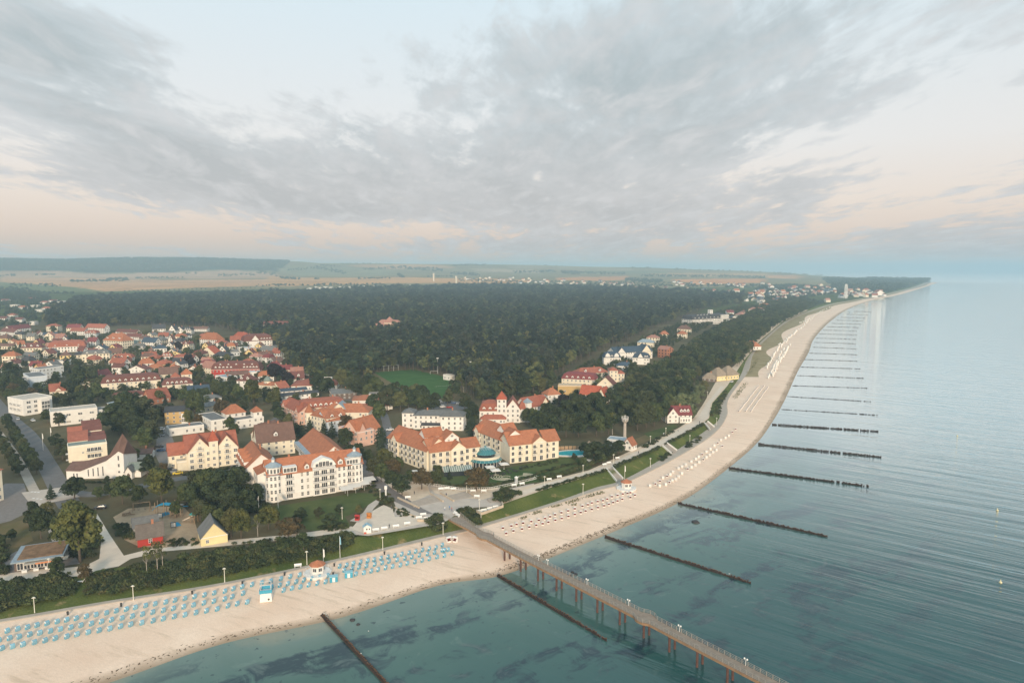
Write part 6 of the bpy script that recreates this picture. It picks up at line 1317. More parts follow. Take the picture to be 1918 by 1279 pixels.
def chair_parts(shell, hood, cush):
    b_ = MB().box(-.6, .6, -.30, .45, 0, .42); b_.raw([(-.6, -.30, .42), (-.6, .45, .42), (-.6, .55, 1.0), (-.6, -.05, .95), (-.54, -.30, .42), (-.54, .45, .42), (-.54, .55, 1.0), (-.54, -.05, .95)], [(3, 2, 1, 0), (4, 5, 6, 7), (0, 4, 7, 3), (3, 7, 6, 2)]).raw([(.54, -.30, .42), (.54, .45, .42), (.54, .55, 1.0), (.54, -.05, .95), (.6, -.30, .42), (.6, .45, .42), (.6, .55, 1.0), (.6, -.05, .95)], [(3, 2, 1, 0), (4, 5, 6, 7), (0, 4, 7, 3), (3, 7, 6, 2)])
    bm = b_.mesh('basket', shell)
    prof = [(.46, .10), (.62, .85), (.60, 1.30), (.36, 1.58), (-.10, 1.60), (-.46, 1.36)]; h = MB(); vs = [(-.62, y, z) for y, z in prof]+[(.62, y, z) for y, z in prof]; n = len(prof)
    vi = [(-.62, y*.9-.01, z*.965) for y, z in prof]+[(.62, y*.9-.01, z*.965) for y, z in prof]
    h.raw(vs, [(i, i+1, n+i+1, n+i) for i in range(n-1)]); h.raw(vi, [(n+i, n+i+1, i+1, i) for i in range(n-1)])
    for x in (-.62, .62): h.raw([(x, y, z) for y, z in prof]+[(x, .15, .95)], [tuple(range(1, 7))] if x > 0 else [tuple(range(6, 0, -1))])
    hm = h.mesh('hood', hood); cm = MB().box(-.53, .53, -.28, .30, .425, .56).raw([(-.53, .28, .56), (.53, .28, .56), (.53, .36, 1.2), (-.53, .36, 1.2)], [(0, 1, 2, 3)]).mesh('cushion', cush); return bm, hm, cm
BLUEC = chair_parts(BLUEP, BLUE, WICKB); WHITEC = chair_parts(WICK, WICK, CUSH)
def joined(parts, mats):
    mb = MB()
    for i, me in enumerate(parts):
        mb.mi = i; mb.raw([v.co[:] for v in me.vertices], [tuple(p.vertices) for p in me.polygons])
    return mb.mesh('beach_chair', mats)
WHITE1 = joined(WHITEC, [WICK, WICK, CUSH])
def chair(kind, px_, py_, face, label, group, simple=False, sc=.8):
    p = GP(px_, py_)
    if simple: o = inst('beach_chair', WHITE1, None, p, face, sc); return tag(o, label, 'beach chair', group)
    e = empty('beach_chair', p, face, label, 'beach chair', group, sc); bm, hm, cm = BLUEC if kind == 'blue' else WHITEC
    inst('basket', bm, e); inst('hood', hm, e); inst('cushion', cm, e); return e
def row(p0, p1, n, jit=.8): return [(p0[0]+(p1[0]-p0[0])*i/(n-1)+random.uniform(-jit, jit), p0[1]+(p1[1]-p0[1])*i/(n-1)+random.uniform(-.5, .5)*jit) for i in range(n)]
def pl(pts): return pts
R1 = row((14, 1184), (420, 1110), 23)+row((436, 1105), (561, 1079), 8)+row((636, 1063), (817, 1028), 15)+[(828, 1023), (862-30, 1033)]
R2 = row((-2, 1202), (420, 1125), 23)+row((434, 1120), (455, 1114), 2)+row((509, 1102), (613, 1080), 8)+row((644, 1071), (814, 1037), 13)+[(828, 1033), (839, 1032)]
R3 = row((3, 1217), (407, 1143), 21)+row((427, 1137), (462, 1130), 3)+row((531, 1108), (609, 1092), 6)+row((667, 1078), (818, 1046), 12)+[(832, 1043), (847, 1039)]
for rn, R in (('row nearest the promenade', R1), ('middle row', R2), ('row nearest the sea', R3)):
    for i, (x, y) in enumerate(R): chair('blue', x, y, math.radians(-122)+random.uniform(-.15, .15), 'blue striped beach chair, %s from the left in the %s' % (nth(i+1), rn), 'blue beach chairs left of the pier')
WA = [(740, 590), (812, 572), (857, 558), (912, 547), (982, 533), (1047, 523), (1100, 507), (1143, 492), (1185, 475), (1240, 458), (1297, 442), (1355, 424), (1420, 402), (1466, 389), (1500, 374), (1550, 362), (1595, 354), (1632, 341), (1672, 320), (1720, 309), (1765, 297), (1805, 292), (1830, 286)]
WB = [(768, 635), (830, 614), (903, 598), (965, 581), (1025, 565), (1080, 552), (1128, 539), (1188, 522), (1243, 507), (1300, 489), (1355, 472), (1405, 456), (1447, 443), (1500, 429), (1552, 413), (1605, 398), (1645, 385), (1682, 370), (1720, 357), (1760, 342), (1830, 327), (1868, 307)]
cv = lambda L, ox, oy, k: [(ox+x*k, oy+y*k+2.2) for x, y in L]
for rn, R in (('upper row', cv(WA, 780, 860, .219)), ('lower row', cv(WB, 780, 860, .219))):
    for i, (x, y) in enumerate(R): chair('white', x, y, random.uniform(-.25, .15), 'white beach chair with red cushion, %s from the pier in the %s' % (nth(i+1), rn), 'white beach chairs right of the pier')
WA = [(1045, 1105), (1090, 1088), (1130, 1063), (1160, 1033), (1195, 1018), (1225, 1003), (1250, 980), (1300, 948), (1330, 933), (1365, 915), (1415, 888), (1455, 863), (1480, 843), (1510, 823), (1550, 798), (1585, 773), (1620, 743), (1650, 718), (1680, 693), (1720, 673), (1750, 653), (1780, 623), (1810, 593)]
WB = [(1130, 1105), (1185, 1093), (1215, 1073), (1245, 1058), (1275, 1048), (1300, 1023), (1330, 993), (1380, 953), (1415, 938), (1450, 918), (1485, 893), (1520, 868), (1550, 848), (1580, 828), (1610, 803), (1640, 783), (1690, 748)]
for rn, R in (('upper row', cv(WA, 1000, 679, .2088)), ('lower row', cv(WB, 1000, 679, .2088))):
    for i, (x, y) in enumerate(R): chair('white', x, y, (2.6 if random.random() < .75 else -.4)+random.uniform(-.3, .3), 'white beach chair beyond the round lifeguard hut, %s from it in the %s' % (nth(i+1), rn), 'white beach chairs beyond the lifeguard hut')
for rn, (p0, p1, n) in (('inner line', ((1384, 771), (1420, 724), 24)), ('middle line', ((1396, 771), (1430, 724), 24)), ('outer line', ((1406, 771), (1438, 726), 22))):
    for i, (x, y) in enumerate(row(p0, p1, n, .4)): chair('white', x, y, -1.0, 'tiny white beach chair, %s from the near end of the %s of three' % (nth(i+1), rn), 'three dense lines of beach chairs', True)
far_v = MB(); WV = [v.co.copy() for v in WHITE1.vertices]; WF = [tuple(q.vertices) for q in WHITE1.polygons]; WMI = [q.material_index for q in WHITE1.polygons]
for p0, p1, n in [((1440, 708), (1468, 655), 20), ((1446, 706), (1474, 655), 18), ((1436, 690), (1462, 645), 18), ((1452, 690), (1480, 648), 16), ((1462, 650), (1492, 620), 14), ((1470, 640), (1520, 598), 22), ((1500, 606), (1556, 575), 26)]:
    for x, y in row(p0, p1, n, 1.8):
        p = GP(x, y); k = len(far_v.v); far_v.v += [(p.x-v.y*1.5, p.y+v.x*1.5, p.z+v.z*1.5) for v in WV]; far_v.f += [tuple(i+k for i in q) for q in WF]; far_v.m += WMI
tag(far_v.build('far_beach_chairs', [WICK, WICK, CUSH]), 'crowd of tiny white beach chairs far up the beach', 'beach chairs', kind='stuff')
for i, (x, y) in enumerate([(841, 1015), (852, 1015)]): chair('white', x, y, .6-1.2*i, ('lone brown and white beach chair beside the pier, left one', 'lone brown and white beach chair beside the pier, right one')[i], 'lone chairs beside the pier', False, 1.3)
for i, (x, y) in enumerate([(669, 974), (691, 970)]):
    c_ = (CUSH, mat('orange_paint', (.55, .22, .06), .6, .1))[i]; e = empty('giant_chair', G(x, y, 5), -.2, ('red hooded garden seat on the sandy square', 'orange hooded garden seat on the sandy square')[i], 'seat', None, 1.3); pr = chair_parts((mat('red_paint', (.50, .04, .035), .6, .1), mat('orange_paint', (.55, .22, .06)))[i], (MATS['red_paint'], MATS['orange_paint'])[i] if i else MATS['red_paint'], c_)
    for nm, me in zip(('basket', 'hood', 'cushion'), pr): inst(nm, me, e)
# ------------------------------------------------------------------ beach buildings
p = GP(499, 1122); e = empty('lifeguard_tower', p, .25, 'white lifeguard tower with blue balustrade among the blue chairs', 'lifeguard tower')
MB().raw([(-1.7, -1.5, -.2), (1.7, -1.5, -.2), (1.7, 1.5, -.2), (-1.7, 1.5, -.2), (-1.5, -1.3, 2.6), (1.5, -1.3, 2.6), (1.5, 1.3, 2.6), (-1.5, 1.3, 2.6)], [(0, 1, 5, 4), (1, 2, 6, 5), (2, 3, 7, 6), (3, 0, 4, 7), (4, 5, 6, 7)]).build('body', TRIM, e)
mb = MB()
for q in ((-1.75, 1.75, -1.6, -1.5), (-1.75, 1.75, 1.5, 1.6), (-1.75, -1.65, -1.5, 1.5), (1.65, 1.75, -1.5, 1.5)): mb.box(*q, 2.5, 3.5)
mb.build('balustrade', BLUEP, e); mb = MB()
for x in (-1.4, 1.4):
    for y in (-1.2, 1.2): mb.bar((x, y, 2.6), (x, y, 4.9), .1)
mb.bar((-1.4, -1.2, 4.9), (1.4, -1.2, 4.9), .1).bar((-1.4, 1.2, 4.9), (1.4, 1.2, 4.9), .1).bar((-1.4, -1.2, 4.9), (-1.4, 1.2, 4.9), .1).bar((1.4, -1.2, 4.9), (1.4, 1.2, 4.9), .1); mb.build('canopy_frame', METAL, e); MB().lathe([(.28, 0), (.28, .08)], 12, (0, 0, 0)).build('porthole', GLASS, e).matrix_local = Matrix.Translation((.8, -1.62, .7)) @ Matrix.Rotation(math.pi/2, 4, 'X')
def rescue(px_, py_, label, r=2.2):
    p = GP(px_, py_); e = empty('rescue_station', p, .3, label, 'rescue station'); MB().lathe([(r*1.9, -.2), (r*2.0, .5), (r*2.0, .7)], 10).build('deck', TRIM, e); MB().lathe([(r, .6), (r, 3.4)], 8).build('cabin', WALL['white'], e); rf = MB().lathe([(r*1.2, 3.3), (r*1.15, 3.5), (.1, 4.7)], 8).build('roof', ROOF['orange'], e)
    for a in (-2.0, -1.2, -.4): o = inst('window', WIN1, e, (r*.95*math.cos(a), r*.95*math.sin(a), 1.6), a+math.pi/2); o.scale = (1.2, 1, 1.2)
    mb = MB()
    for k in range(20):
        a, a2 = k*.314, (k+1)*.314; q, q2 = (r*1.95*math.cos(a), r*1.95*math.sin(a)), (r*1.95*math.cos(a2), r*1.95*math.sin(a2)); mb.bar((*q, .7), (*q, 1.5), .07).bar((*q, 1.5), (*q2, 1.5), .07)
    mb.build('railing', METAL, e)
rescue(595, 1075, 'white octagonal rescue station with red roof beside the blue chairs'); rescue(1173, 916, 'round white lifeguard hut with red roof at the foot of the bank stairs')
for i, (x, y) in enumerate([(625, 1088), (653, 1080)]):
    e = empty('beach_hut', GP(x, y), .3, ('light blue storage hut beside the rescue station, nearer it', 'light blue storage hut right of the other blue hut')[i], 'hut'); MB().box(-1.2, 1.2, -.8, .8, 0, 1.7).build('wall', BLUEP, e); MB().box(-1.3, 1.3, -.9, .9, 1.7, 1.82).build('roof', mat('hut_roof', (.30, .55, .62), .6, .1), e); MB().box(-.4, .4, -.83, -.8, .1, 1.5).build('door', TRIM, e)
BIN = MB().lathe([(.24, 0), (.30, .9), (.32, .92), (.2, 1.05)], 10).mesh('bin', IRON)
for i, (x, y) in enumerate([(127, 1151), (227, 1135), (360, 1112), (454, 1094), (533, 1077), (624, 1077), (626, 1060), (720, 1038), (790, 1021)]): tag(inst('waste_bin', BIN, None, GP(x, y)), '%s dark waste bin from the left along the left promenade edge' % nth(i+1), 'bin', 'waste bins along the promenade')
# dune strips
dm = MB(); 
ia = [i for i in range(NC) if i >= NS*16-2]
def bp(i, s): p = cS[i].lerp(cW[i], s); return (p.x, p.y, beach_z(s)+.12)
vs, fs = [], []
for j, i in enumerate(ia):
    inner = .70+.10*math.sin(i*.7); vs += [bp(i, 1.0), bp(i, .86), bp(i, inner)]
    if j: fs += [(3*j-3, 3*j-2, 3*j+1, 3*j), (3*j-2, 3*j-1, 3*j+2, 3*j+1)]
o = MB().raw(vs, fs).build('dune_strip', DUNE); o['kind'] = 'structure'
TUFT = MB()
for (x0, y0), (x1, y1), n, sc in [((975, 972), (990, 965), 30, 1), ((1000, 962), (1012, 958), 36, 1), ((1030, 950), (1052, 945), 40, 1), ((1062, 942), (1095, 932), 70, 1), ((1100, 930), (1130, 922), 80, 1), ((1376, 745), (1398, 718), 160, 1.6), ((1402, 700), (1420, 672), 160, 1.6), ((1068, 947), (1078, 944), 20, 1)]:
    for _ in range(n):
        q = random.random(); p = GP(x0+(x1-x0)*q+random.uniform(-4, 4), y0+(y1-y0)*q+random.uniform(-2, 2)); r = random.uniform(.25, .6)*sc
        for k in range(5):
            a = random.uniform(0, 6.28); TUFT.raw([(p.x+.12*math.cos(a+1.5), p.y+.12*math.sin(a+1.5), p.z), (p.x-.12*math.cos(a+1.5), p.y-.12*math.sin(a+1.5), p.z), (p.x+r*.7*math.cos(a), p.y+r*.7*math.sin(a), p.z+r)], [(0, 1, 2)])
tag(TUFT.build('dune_grass', grassmat('marram', (.16, .16, .07), (.26, .24, .12))), 'tufts of dune grass between promenade and sand', 'grass', kind='stuff')
# ------------------------------------------------------------------ promenade furniture
CREAMM = mat('lamp_post_cream', (.78, .74, .64), .5, .05)
LP_ = MB().lathe([(.14, 0), (.11, .5), (.08, 4.2)], 8).mesh('post', CREAMM); LH = MB().lathe([(.10, 4.1), (.34, 4.35), (.40, 4.45), (.10, 4.62)], 10).bar((-.5, 0, 4.3), (.5, 0, 4.3), .14, .12).mesh('lamp_head', CREAMM)
LAMPS = [(65, 1147, 'first'), (250, 1124, 'second'), (421, 1090, 'third'), (575, 1057, 'fourth'), (717, 1029, 'fifth'), (830, 1001, 'sixth')]
for x, y, w_ in LAMPS: e = empty('street_lamp', GP(x, y), .2, '%s cream lamp post from the left along the lower left promenade' % w_, 'street lamp', 'promenade lamps'); inst('post', LP_, e); inst('lamp_head', LH, e)
for x, y, lb in [(901, 976, 'cream lamp post at the hedge corner right of the pier'), (898, 956, 'lamp post among the benches right of the pier'), (874, 924, 'tall lamp post in front of the brown tree on the plaza'), (712, 936, 'tall lamp post at the bend of the curved path'), (641, 972, 'lamp post behind the round dark bush'), (1020, 911, 'lamp post on the upper promenade below the labyrinth lawn'), (1092, 925, 'lamp post on the grass bank left of the first stairs'), (1092, 889, 'lamp post on the upper promenade by the garden hedge'), (1218, 875, 'lamp post on the grass bank between the stairs'), (1149, 868, 'lamp post on the upper promenade below the pool trees'),
                 (1218, 832, 'lamp post on the promenade right of the little orange house'), (1247, 816, 'lamp post on the promenade by the dry garden'), (1292, 830, 'lamp post on the bank before the second stairs'), (1342, 796, 'lamp post on the far bank end'), (1325, 745, 'lamp post beside the light green trees'), (390, 1018, 'lamp post in front of the pale yellow gabled house'), (93, 1072, 'lamp post in front of the sedum roofed cafe')]:
    e = empty('street_lamp', GP(x, y), .2, lb, 'street lamp', 'promenade lamps'); inst('post', LP_, e); inst('lamp_head', LH, e)
BENM = MB().box(-1.0, 1.0, -.28, .22, .40, .46).mesh('seat', TRIM); BENB = MB().raw([(-1, .22, .5), (1, .22, .5), (1, .36, .95), (-1, .36, .95), (-1, .28, .5), (1, .28, .5), (1, .42, .95), (-1, .42, .95)], [(0, 1, 2, 3), (7, 6, 5, 4), (3, 2, 6, 7), (0, 4, 5, 1)]).mesh('backrest', TRIM); BENL = MB().box(-.06, .06, -.26, .3, 0, .42).mesh('leg', METAL)
def bench(x, y, rz, lb, sc=1.15):
    e = empty('bench', GP(x, y), rz, lb, 'bench', 'white benches', sc); inst('seat', BENM, e); inst('backrest', BENB, e)
    for q in (-.8, .8): inst('leg', BENL, e, (q, 0, 0))
for x, y, rz, lb in [(826, 918, .1, 'white bench on the terrace walk, leftmost of three together'), (837, 917, .1, 'white bench on the terrace walk, middle of three together'), (849, 918, .1, 'white bench on the terrace walk, rightmost of three together'), (886, 922, .05, 'white bench left of the big brown tree foot'), (906, 922, .05, 'white bench right of the big brown tree foot'), (893, 932, -.1, 'white bench on the plaza at the end of the middle steps'), (764, 934, .2, 'white bench under the trees of the sandy tree square'), (898, 960, .4, 'white bench on the bank wall right of the pier, first'), (907, 958, .4, 'white bench on the bank wall right of the pier, second'), (918, 955, .4, 'white bench on the bank wall right of the pier, third'), (929, 952, .4, 'white bench on the bank wall right of the pier, fourth'),
                     (852, 963, -.9, 'white bench on the pier head, nearer the plaza'), (857, 967, -.9, 'white bench on the pier head, nearer the sea'), (785, 972, .3, 'white bench on the square behind the left bank wall, left'), (800, 973, .3, 'white bench on the square behind the left bank wall, right'), (793, 966, .3, 'white bench at the back of the left bank wall'), (704, 995, .3, 'white bench right of the blue roofed hut'), (720, 992, .3, 'second white bench right of the blue roofed hut'), (742, 988, .3, 'third white bench right of the blue roofed hut'), (763, 983, .3, 'fourth white bench right of the blue roofed hut'), (558, 1062, .25, 'white bench on the lower promenade beside the rescue station'),
                     (1029, 900, .3, 'white bench on the upper promenade right of the labyrinth'), (1048, 895, .3, 'second white bench on the upper promenade right of the labyrinth'), (1133, 872, .4, 'white bench on the upper promenade below the pool trees'), (1141, 869, .4, 'second white bench on the upper promenade below the pool trees'), (1157, 860, .4, 'third white bench below the pool trees'), (1246, 814, .5, 'white bench on the promenade by the dry garden'), (978, 908, .25, 'white bench at the white garden fence'), (963, 911, .25, 'second white bench at the white garden fence')]: bench(x, y, rz, lb)
for x, y, lb in [(134, 1093, 'white beach lounger on the bank, left of two'), (152, 1090, 'white beach lounger on the bank, right of two')]:
    e = empty('lounger', GP(x, y), .2, lb, 'lounger', 'white loungers'); MB().box(-1.0, .5, -.35, .35, .25, .38).build('bed', TRIM, e); MB().raw([(.5, -.35, .3), (.5, .35, .3), (1.1, .35, 1.1), (1.1, -.35, 1.1), (.6, -.35, .3), (.6, .35, .3), (1.2, .35, 1.1), (1.2, -.35, 1.1)], [(0, 3, 2, 1), (4, 5, 6, 7), (3, 7, 6, 2), (0, 4, 7, 3), (1, 2, 6, 5)]).build('backrest', TRIM, e); MB().box(-.9, -.8, -.3, .3, 0, .25).box(.4, .5, -.3, .3, 0, .25).build('leg', TRIM, e)
def flagpole(x, y, h, lb, c):
    e = empty('flagpole', GP(x, y), .3, lb, 'flagpole'); MB().lathe([(.09, 0), (.05, h)], 8).build('pole', TRIM, e); MB().raw([(0, 0, h-.3), (.35, .05, h-.5), (.45, -.05, h-3.0), (0, 0, h-3.0), (0, .04, h-.3), (.35, .09, h-.5), (.45, -.01, h-3.0), (0, .04, h-3.0)], [(0, 1, 2, 3), (7, 6, 5, 4), (0, 4, 5, 1), (2, 6, 7, 3)]).build('flag', mat('flag_'+c, {'blue': (.25, .5, .65), 'white': (.8, .78, .74)}[c], .8, .05), e)
flagpole(637, 1044, 7.5, 'flagpole with pale blue flag on the lower promenade', 'blue'); flagpole(1170, 899, 7, 'white flagpole at the foot of the bank stairs', 'white'); flagpole(81, 843, 9, 'white banner pole in front of the stepped roof house, left one', 'white'); flagpole(96, 831, 9, 'white banner pole in front of the stepped roof house, right one', 'white'); flagpole(606, 1054, 5, 'short white pole behind the rescue station', 'white')
e = empty('clock_post', G(723, 930, 5), 0, 'square advertising post with clock beside the curved path', 'clock post'); MB().box(-.3, .3, -.3, .3, 0, 3.2).build('post', METAL, e); MB().box(-.55, .55, -.4, .4, 3.2, 4.6).build('clock_box', TRIM, e); MB().lathe([(.4, -.41), (.4, -.43)], 14).build('clock_face', mat('sign_blue', (.10, .28, .5), .5, .05), e).matrix_local = Matrix.Translation((0, 0, 3.9)) @ Matrix.Rotation(math.pi/2, 4, 'X')
o = empty('advertising_column', G(967, 906, 5), 0, 'round grey advertising column on the upper promenade', 'advertising column'); MB().lathe([(.75, 0), (.75, 2.8)], 14).build('shaft', mat('poster_grey', (.45, .47, .48), .7, .3, 2), o); MB().lathe([(.85, 2.8), (.85, 3.0), (.1, 3.5)], 14).build('cap', TRIM, o)
e = empty('beach_kiosk', G(688, 996, 5), .25, 'small white hut with pale blue roof and flowers on the square', 'kiosk'); MB().box(-1.3, 1.3, -1.1, 1.1, 0, 2.2).raw([(-1.3, -1.1, 2.2), (1.3, -1.1, 2.2), (0, -1.1, 3.0), (-1.3, 1.1, 2.2), (1.3, 1.1, 2.2), (0, 1.1, 3.0)], [(0, 1, 2), (3, 5, 4)]).build('wall', TRIM, e); MB().bar((-.78, -1.3, 2.62), (-.78, 1.3, 2.62), .1, 1.0).raw([(-1.6, -1.3, 2.1), (0, -1.3, 3.1), (0, 1.3, 3.1), (-1.6, 1.3, 2.1)], [(0, 1, 2, 3)]).raw([(1.6, -1.3, 2.1), (0, -1.3, 3.1), (0, 1.3, 3.1), (1.6, 1.3, 2.1)], [(3, 2, 1, 0)]).build('roof', mat('kiosk_blue', (.35, .52, .60), .6, .1), e); MB().box(-.45, .05, -1.14, -1.1, 1.2, 1.7).box(.5, .9, -1.14, -1.1, 1.2, 1.7).build('window', GLASS, e); MB().box(-1.2, -.4, -1.7, -1.15, 0, .5).build('flower_box', mat('flowers_red', (.55, .12, .08), .9, .4, 6), e)
# white garden fence
def fence(label, pts, h=1.1, step=.8):
    e = empty('fence', G(*pts[0], 5), 0, label, 'fence'); o = Vector(e.location)
    for a, c in zip(pts, pts[1:]):
        a, c = G(*a, 5), G(*c, 5); n = max(2, int((c-a).length/step)); mb = MB(); mb.bar(a-o+Vector((0, 0, h)), c-o+Vector((0, 0, h)), .1).bar(a-o+Vector((0, 0, .25)), c-o+Vector((0, 0, .25)), .08); mb.build('rail', TRIM, e)
        me = MB().box(-.05, .05, -.05, .05, 0, h).mesh('post', TRIM)
        for i in range(n): inst('post', me, e, a.lerp(c, i/n)-o)
fence('white garden fence between hotel garden and plaza', [(805, 909), (862, 918), (920, 917), (962, 908), (1010, 896)])
# stairs down the grass bank with white side walls
for i, (a, b_, c, d, lb) in enumerate([((1136, 880), (1146, 876), (1167, 898), (1155, 903), 'white walled stairs down the bank, nearest the round lifeguard hut'), ((1241, 836), (1249, 831), (1268, 845), (1258, 851), 'white walled stairs down the bank in the middle'), ((1319, 793), (1325, 790), (1338, 801), (1330, 806), 'white walled stairs down the bank, farthest along')]):
    A_, B_, C_, D_ = G(*a, 5), G(*b_, 5), G(*c, 2.15), G(*d, 2.15); e = empty('stairs', A_, 0, lb, 'stairs'); mb = MB(); n = 16
    for k in range(n):
        p0, p1, q0, q1 = A_.lerp(D_, k/n), B_.lerp(C_, k/n), A_.lerp(D_, (k+1)/n), B_.lerp(C_, (k+1)/n); z = p0.z+.12; vs = [p0, p1, q1, q0]; mb.raw([(v.x-A_.x, v.y-A_.y, z-.9-5) for v in vs]+[(v.x-A_.x, v.y-A_.y, z-5) for v in vs], [(4, 5, 6, 7), (0, 1, 5, 4), (1, 2, 6, 5), (2, 3, 7, 6), (3, 0, 4, 7)])
    mb.build('steps', STEP, e)
    for p, q in ((A_, D_), (B_, C_)): MB().bar(p-A_+Vector((0, 0, .5)), q-A_+Vector((0, 0, .5)), .3, 1.0).build('side_wall', TRIM, e)
# hedges and shrub banks
def line_bushes(pts, step, s0, s1, z=None, jit=.6):
    out = []
    for a, c in zip(pts, pts[1:]):
        a, c = GP(*a), GP(*c); n = int((c-a).length/step)+1
        for i in range(n):
            p = a.lerp(c, i/n)+Vector((random.uniform(-jit, jit), random.uniform(-jit, jit), 0)); k = random.uniform(s0, s1); out.append((p.x, p.y, gz(p.x, p.y)-.1, k, k*random.uniform(.8, 1.1)))
    return out
def area_bushes(poly, n, s0, s1):
    out = []; xs = [p[0] for p in poly]; ys = [p[1] for p in poly]
    while len(out) < n:
        x, y = random.uniform(min(xs), max(xs)), random.uniform(min(ys), max(ys))
        if inpoly(x, y, poly): p = GP(x, y); k = random.uniform(s0, s1); out.append((p.x, p.y, gz(p.x, p.y)-.15, k, k*random.uniform(.8, 1.15)))
    return out
bush = area_bushes([(-20, 1100), (60, 1088), (122, 1078), (140, 1098), (125, 1118), (60, 1132), (-20, 1148)], 210, .9, 1.5)
bush += area_bushes([(172, 1078), (250, 1066), (420, 1030), (540, 1012), (655, 1003), (658, 1024), (600, 1040), (540, 1052), (420, 1076), (300, 1098), (200, 1112), (165, 1112)], 560, .75, 1.35)
bush += line_bushes([(1005, 919), (1085, 896), (1140, 880)], .9, .5, .8)+line_bushes([(1150, 876), (1200, 854), (1236, 838)], .9, .55, .9)+line_bushes([(1248, 832), (1290, 810), (1318, 794)], .9, .5, .8)
bush += area_bushes([(1330, 780), (1338, 755), (1352, 737), (1360, 729), (1362, 737), (1352, 758), (1348, 775)], 90, .6, 1.0)+area_bushes([(1225, 860), (1255, 846), (1262, 848), (1240, 864)], 26, .5, .8)+area_bushes([(1275, 838), (1310, 818), (1318, 822), (1290, 838)], 30, .5, .8)
bush += line_bushes([(860, 958), (880, 972), (898, 980)], .6, .9, 1.2)+line_bushes([(872, 956), (890, 968), (901, 977)], .6, .8, 1.1)+area_bushes([(925, 930), (940, 920), (958, 922), (955, 938), (935, 942)], 26, 1.1, 1.5)+area_bushes([(962, 924), (970, 920), (975, 926), (966, 930)], 5, .9, 1.1)
bush += area_bushes([(800, 975), (826, 966), (832, 985), (826, 1000), (815, 998)], 40, .9, 1.2)+line_bushes([(1010, 899), (1060, 887), (1104, 872), (1150, 852)], .9, .8, 1.3)+line_bushes([(1000, 890), (1060, 872), (1100, 866)], 1.4, .5, 1.0)+line_bushes([(810, 905), (862, 912), (920, 910), (955, 905), (1000, 895)], .9, .7, 1.1)
bush += area_bushes([(700, 925), (730, 922), (732, 936), (716, 940)], 20, .6, .9)+area_bushes([(742, 957), (752, 950), (778, 968), (748, 968)], 36, .35, .55)+line_bushes([(715, 945), (735, 938)], .7, .8, 1.0)+area_bushes([(600, 985), (645, 980), (650, 990), (600, 996)], 26, .5, .8)+area_bushes([(215, 985), (235, 985), (250, 1010), (225, 1008)], 34, .7, 1.1)
bush += area_bushes([(130, 1010), (190, 1008), (180, 1045), (140, 1042)], 40, .8, 1.2)+area_bushes([(-10, 1020), (15, 1018), (10, 1075), (-10, 1078)], 26, .9, 1.2)+area_bushes([(380, 945), (500, 945), (490, 960), (400, 968)], 50, .9, 1.5)+area_bushes([(310, 1012), (360, 1008), (372, 1020), (320, 1026)], 26, .4, .7)+area_bushes([(650, 915), (700, 905), (712, 920), (690, 925)], 20, .5, .8)
bush += area_bushes([(1200, 838), (1252, 812), (1262, 808), (1212, 838)], 40, .6, .9)+area_bushes([(880, 880), (940, 888), (1000, 870), (1040, 862), (1048, 866), (960, 884)], 40, .4, .7)+line_bushes([(345, 890), (445, 876)], 1.3, .5, .8)+line_bushes([(130, 905), (230, 903)], 1.5, .5, .8)+line_bushes([(440, 1020), (560, 1008)], 2.5, .5, .8)
scatter('shrubbery', 'bush', bush, 'dense green shrubbery on the bank and along the garden edges', 'shrubbery')
# ------------------------------------------------------------------ playground and foreground houses
H_('red wooden house with grey brown roof beside the playground', (257, 1009), (305, 1001), 3.0, 7.5, 'gable', 3.4, 'red', 'shingle', chim=1, mark='red playground house', floors=1, sp=4)
H_('grey roofed shed behind the red playground house', (250, 988), (296, 980), 2.4, 6, 'gable', 2.4, 'grey', 'grey', chim=0, cat='shed', name='shed', floors=1, sp=5)
b = B('pale yellow gabled house with grey roof at the playground', 'house', (376, 1008), (426, 999), 2.9, 'house', mark='pale yellow gabled house'); b.block(0, 0, b.w, 10, 2.9, 'gable_y', 4.6, 'lemon', 'grey', .3, windows=False); b.window('f', 2, 0, .8, 1, 1.2); b.done()
SEDUM = mat('sedum', (.24, .14, .075), .95, .45, .5, bump=.15, bscale=2)
b = B('beach cafe with flat sedum roof and dark glass front', 'cafe', (24, 1054), (119, 1040), 3.3, 'cafe', mark='sedum roofed cafe'); cw = b.w
MB().box(0, cw-1.5, 1.2, 13, 0, 3.1).build('wall', WALL['timber'], b.e); MB().box(-.6, cw, -.4, 14, 3.1, 3.5).build('roof_rim', ROOF['zinc'], b.e); MB().box(.8, cw-.5, 1.2, 13.0, 3.45, 3.7).build('sedum_roof', SEDUM, b.e); MB().box(3, cw+1.2, -1.6, 1.2, 2.55, 2.75).build('canopy', ROOF['beige'], b.e); MB().box(6, cw-2.5, -1.66, -1.6, 2.4, 2.9).build('sign_band', mat('sign_orange', (.6, .25, .12), .6, .1), b.e)
for i in range(6): b.window('f', 1.5+i*(cw-4)/5.2, 1.2, .2, 1.7, 2.3, WIN1)
for i in range(4): MB().box(2.2+i*3, 3.6+i*3, -.9, -.3, 0, .75).build('counter', METAL, b.e)
b.foot(-1, -2, cw+2, 16); b.done()
PW = mat('play_wood', (.30, .21, .13), .9, .2, 1); PB = mat('play_blue', (.02, .30, .48), .5, .1); PTEAL = mat('play_teal', (.02, .28, .28), .5, .1)
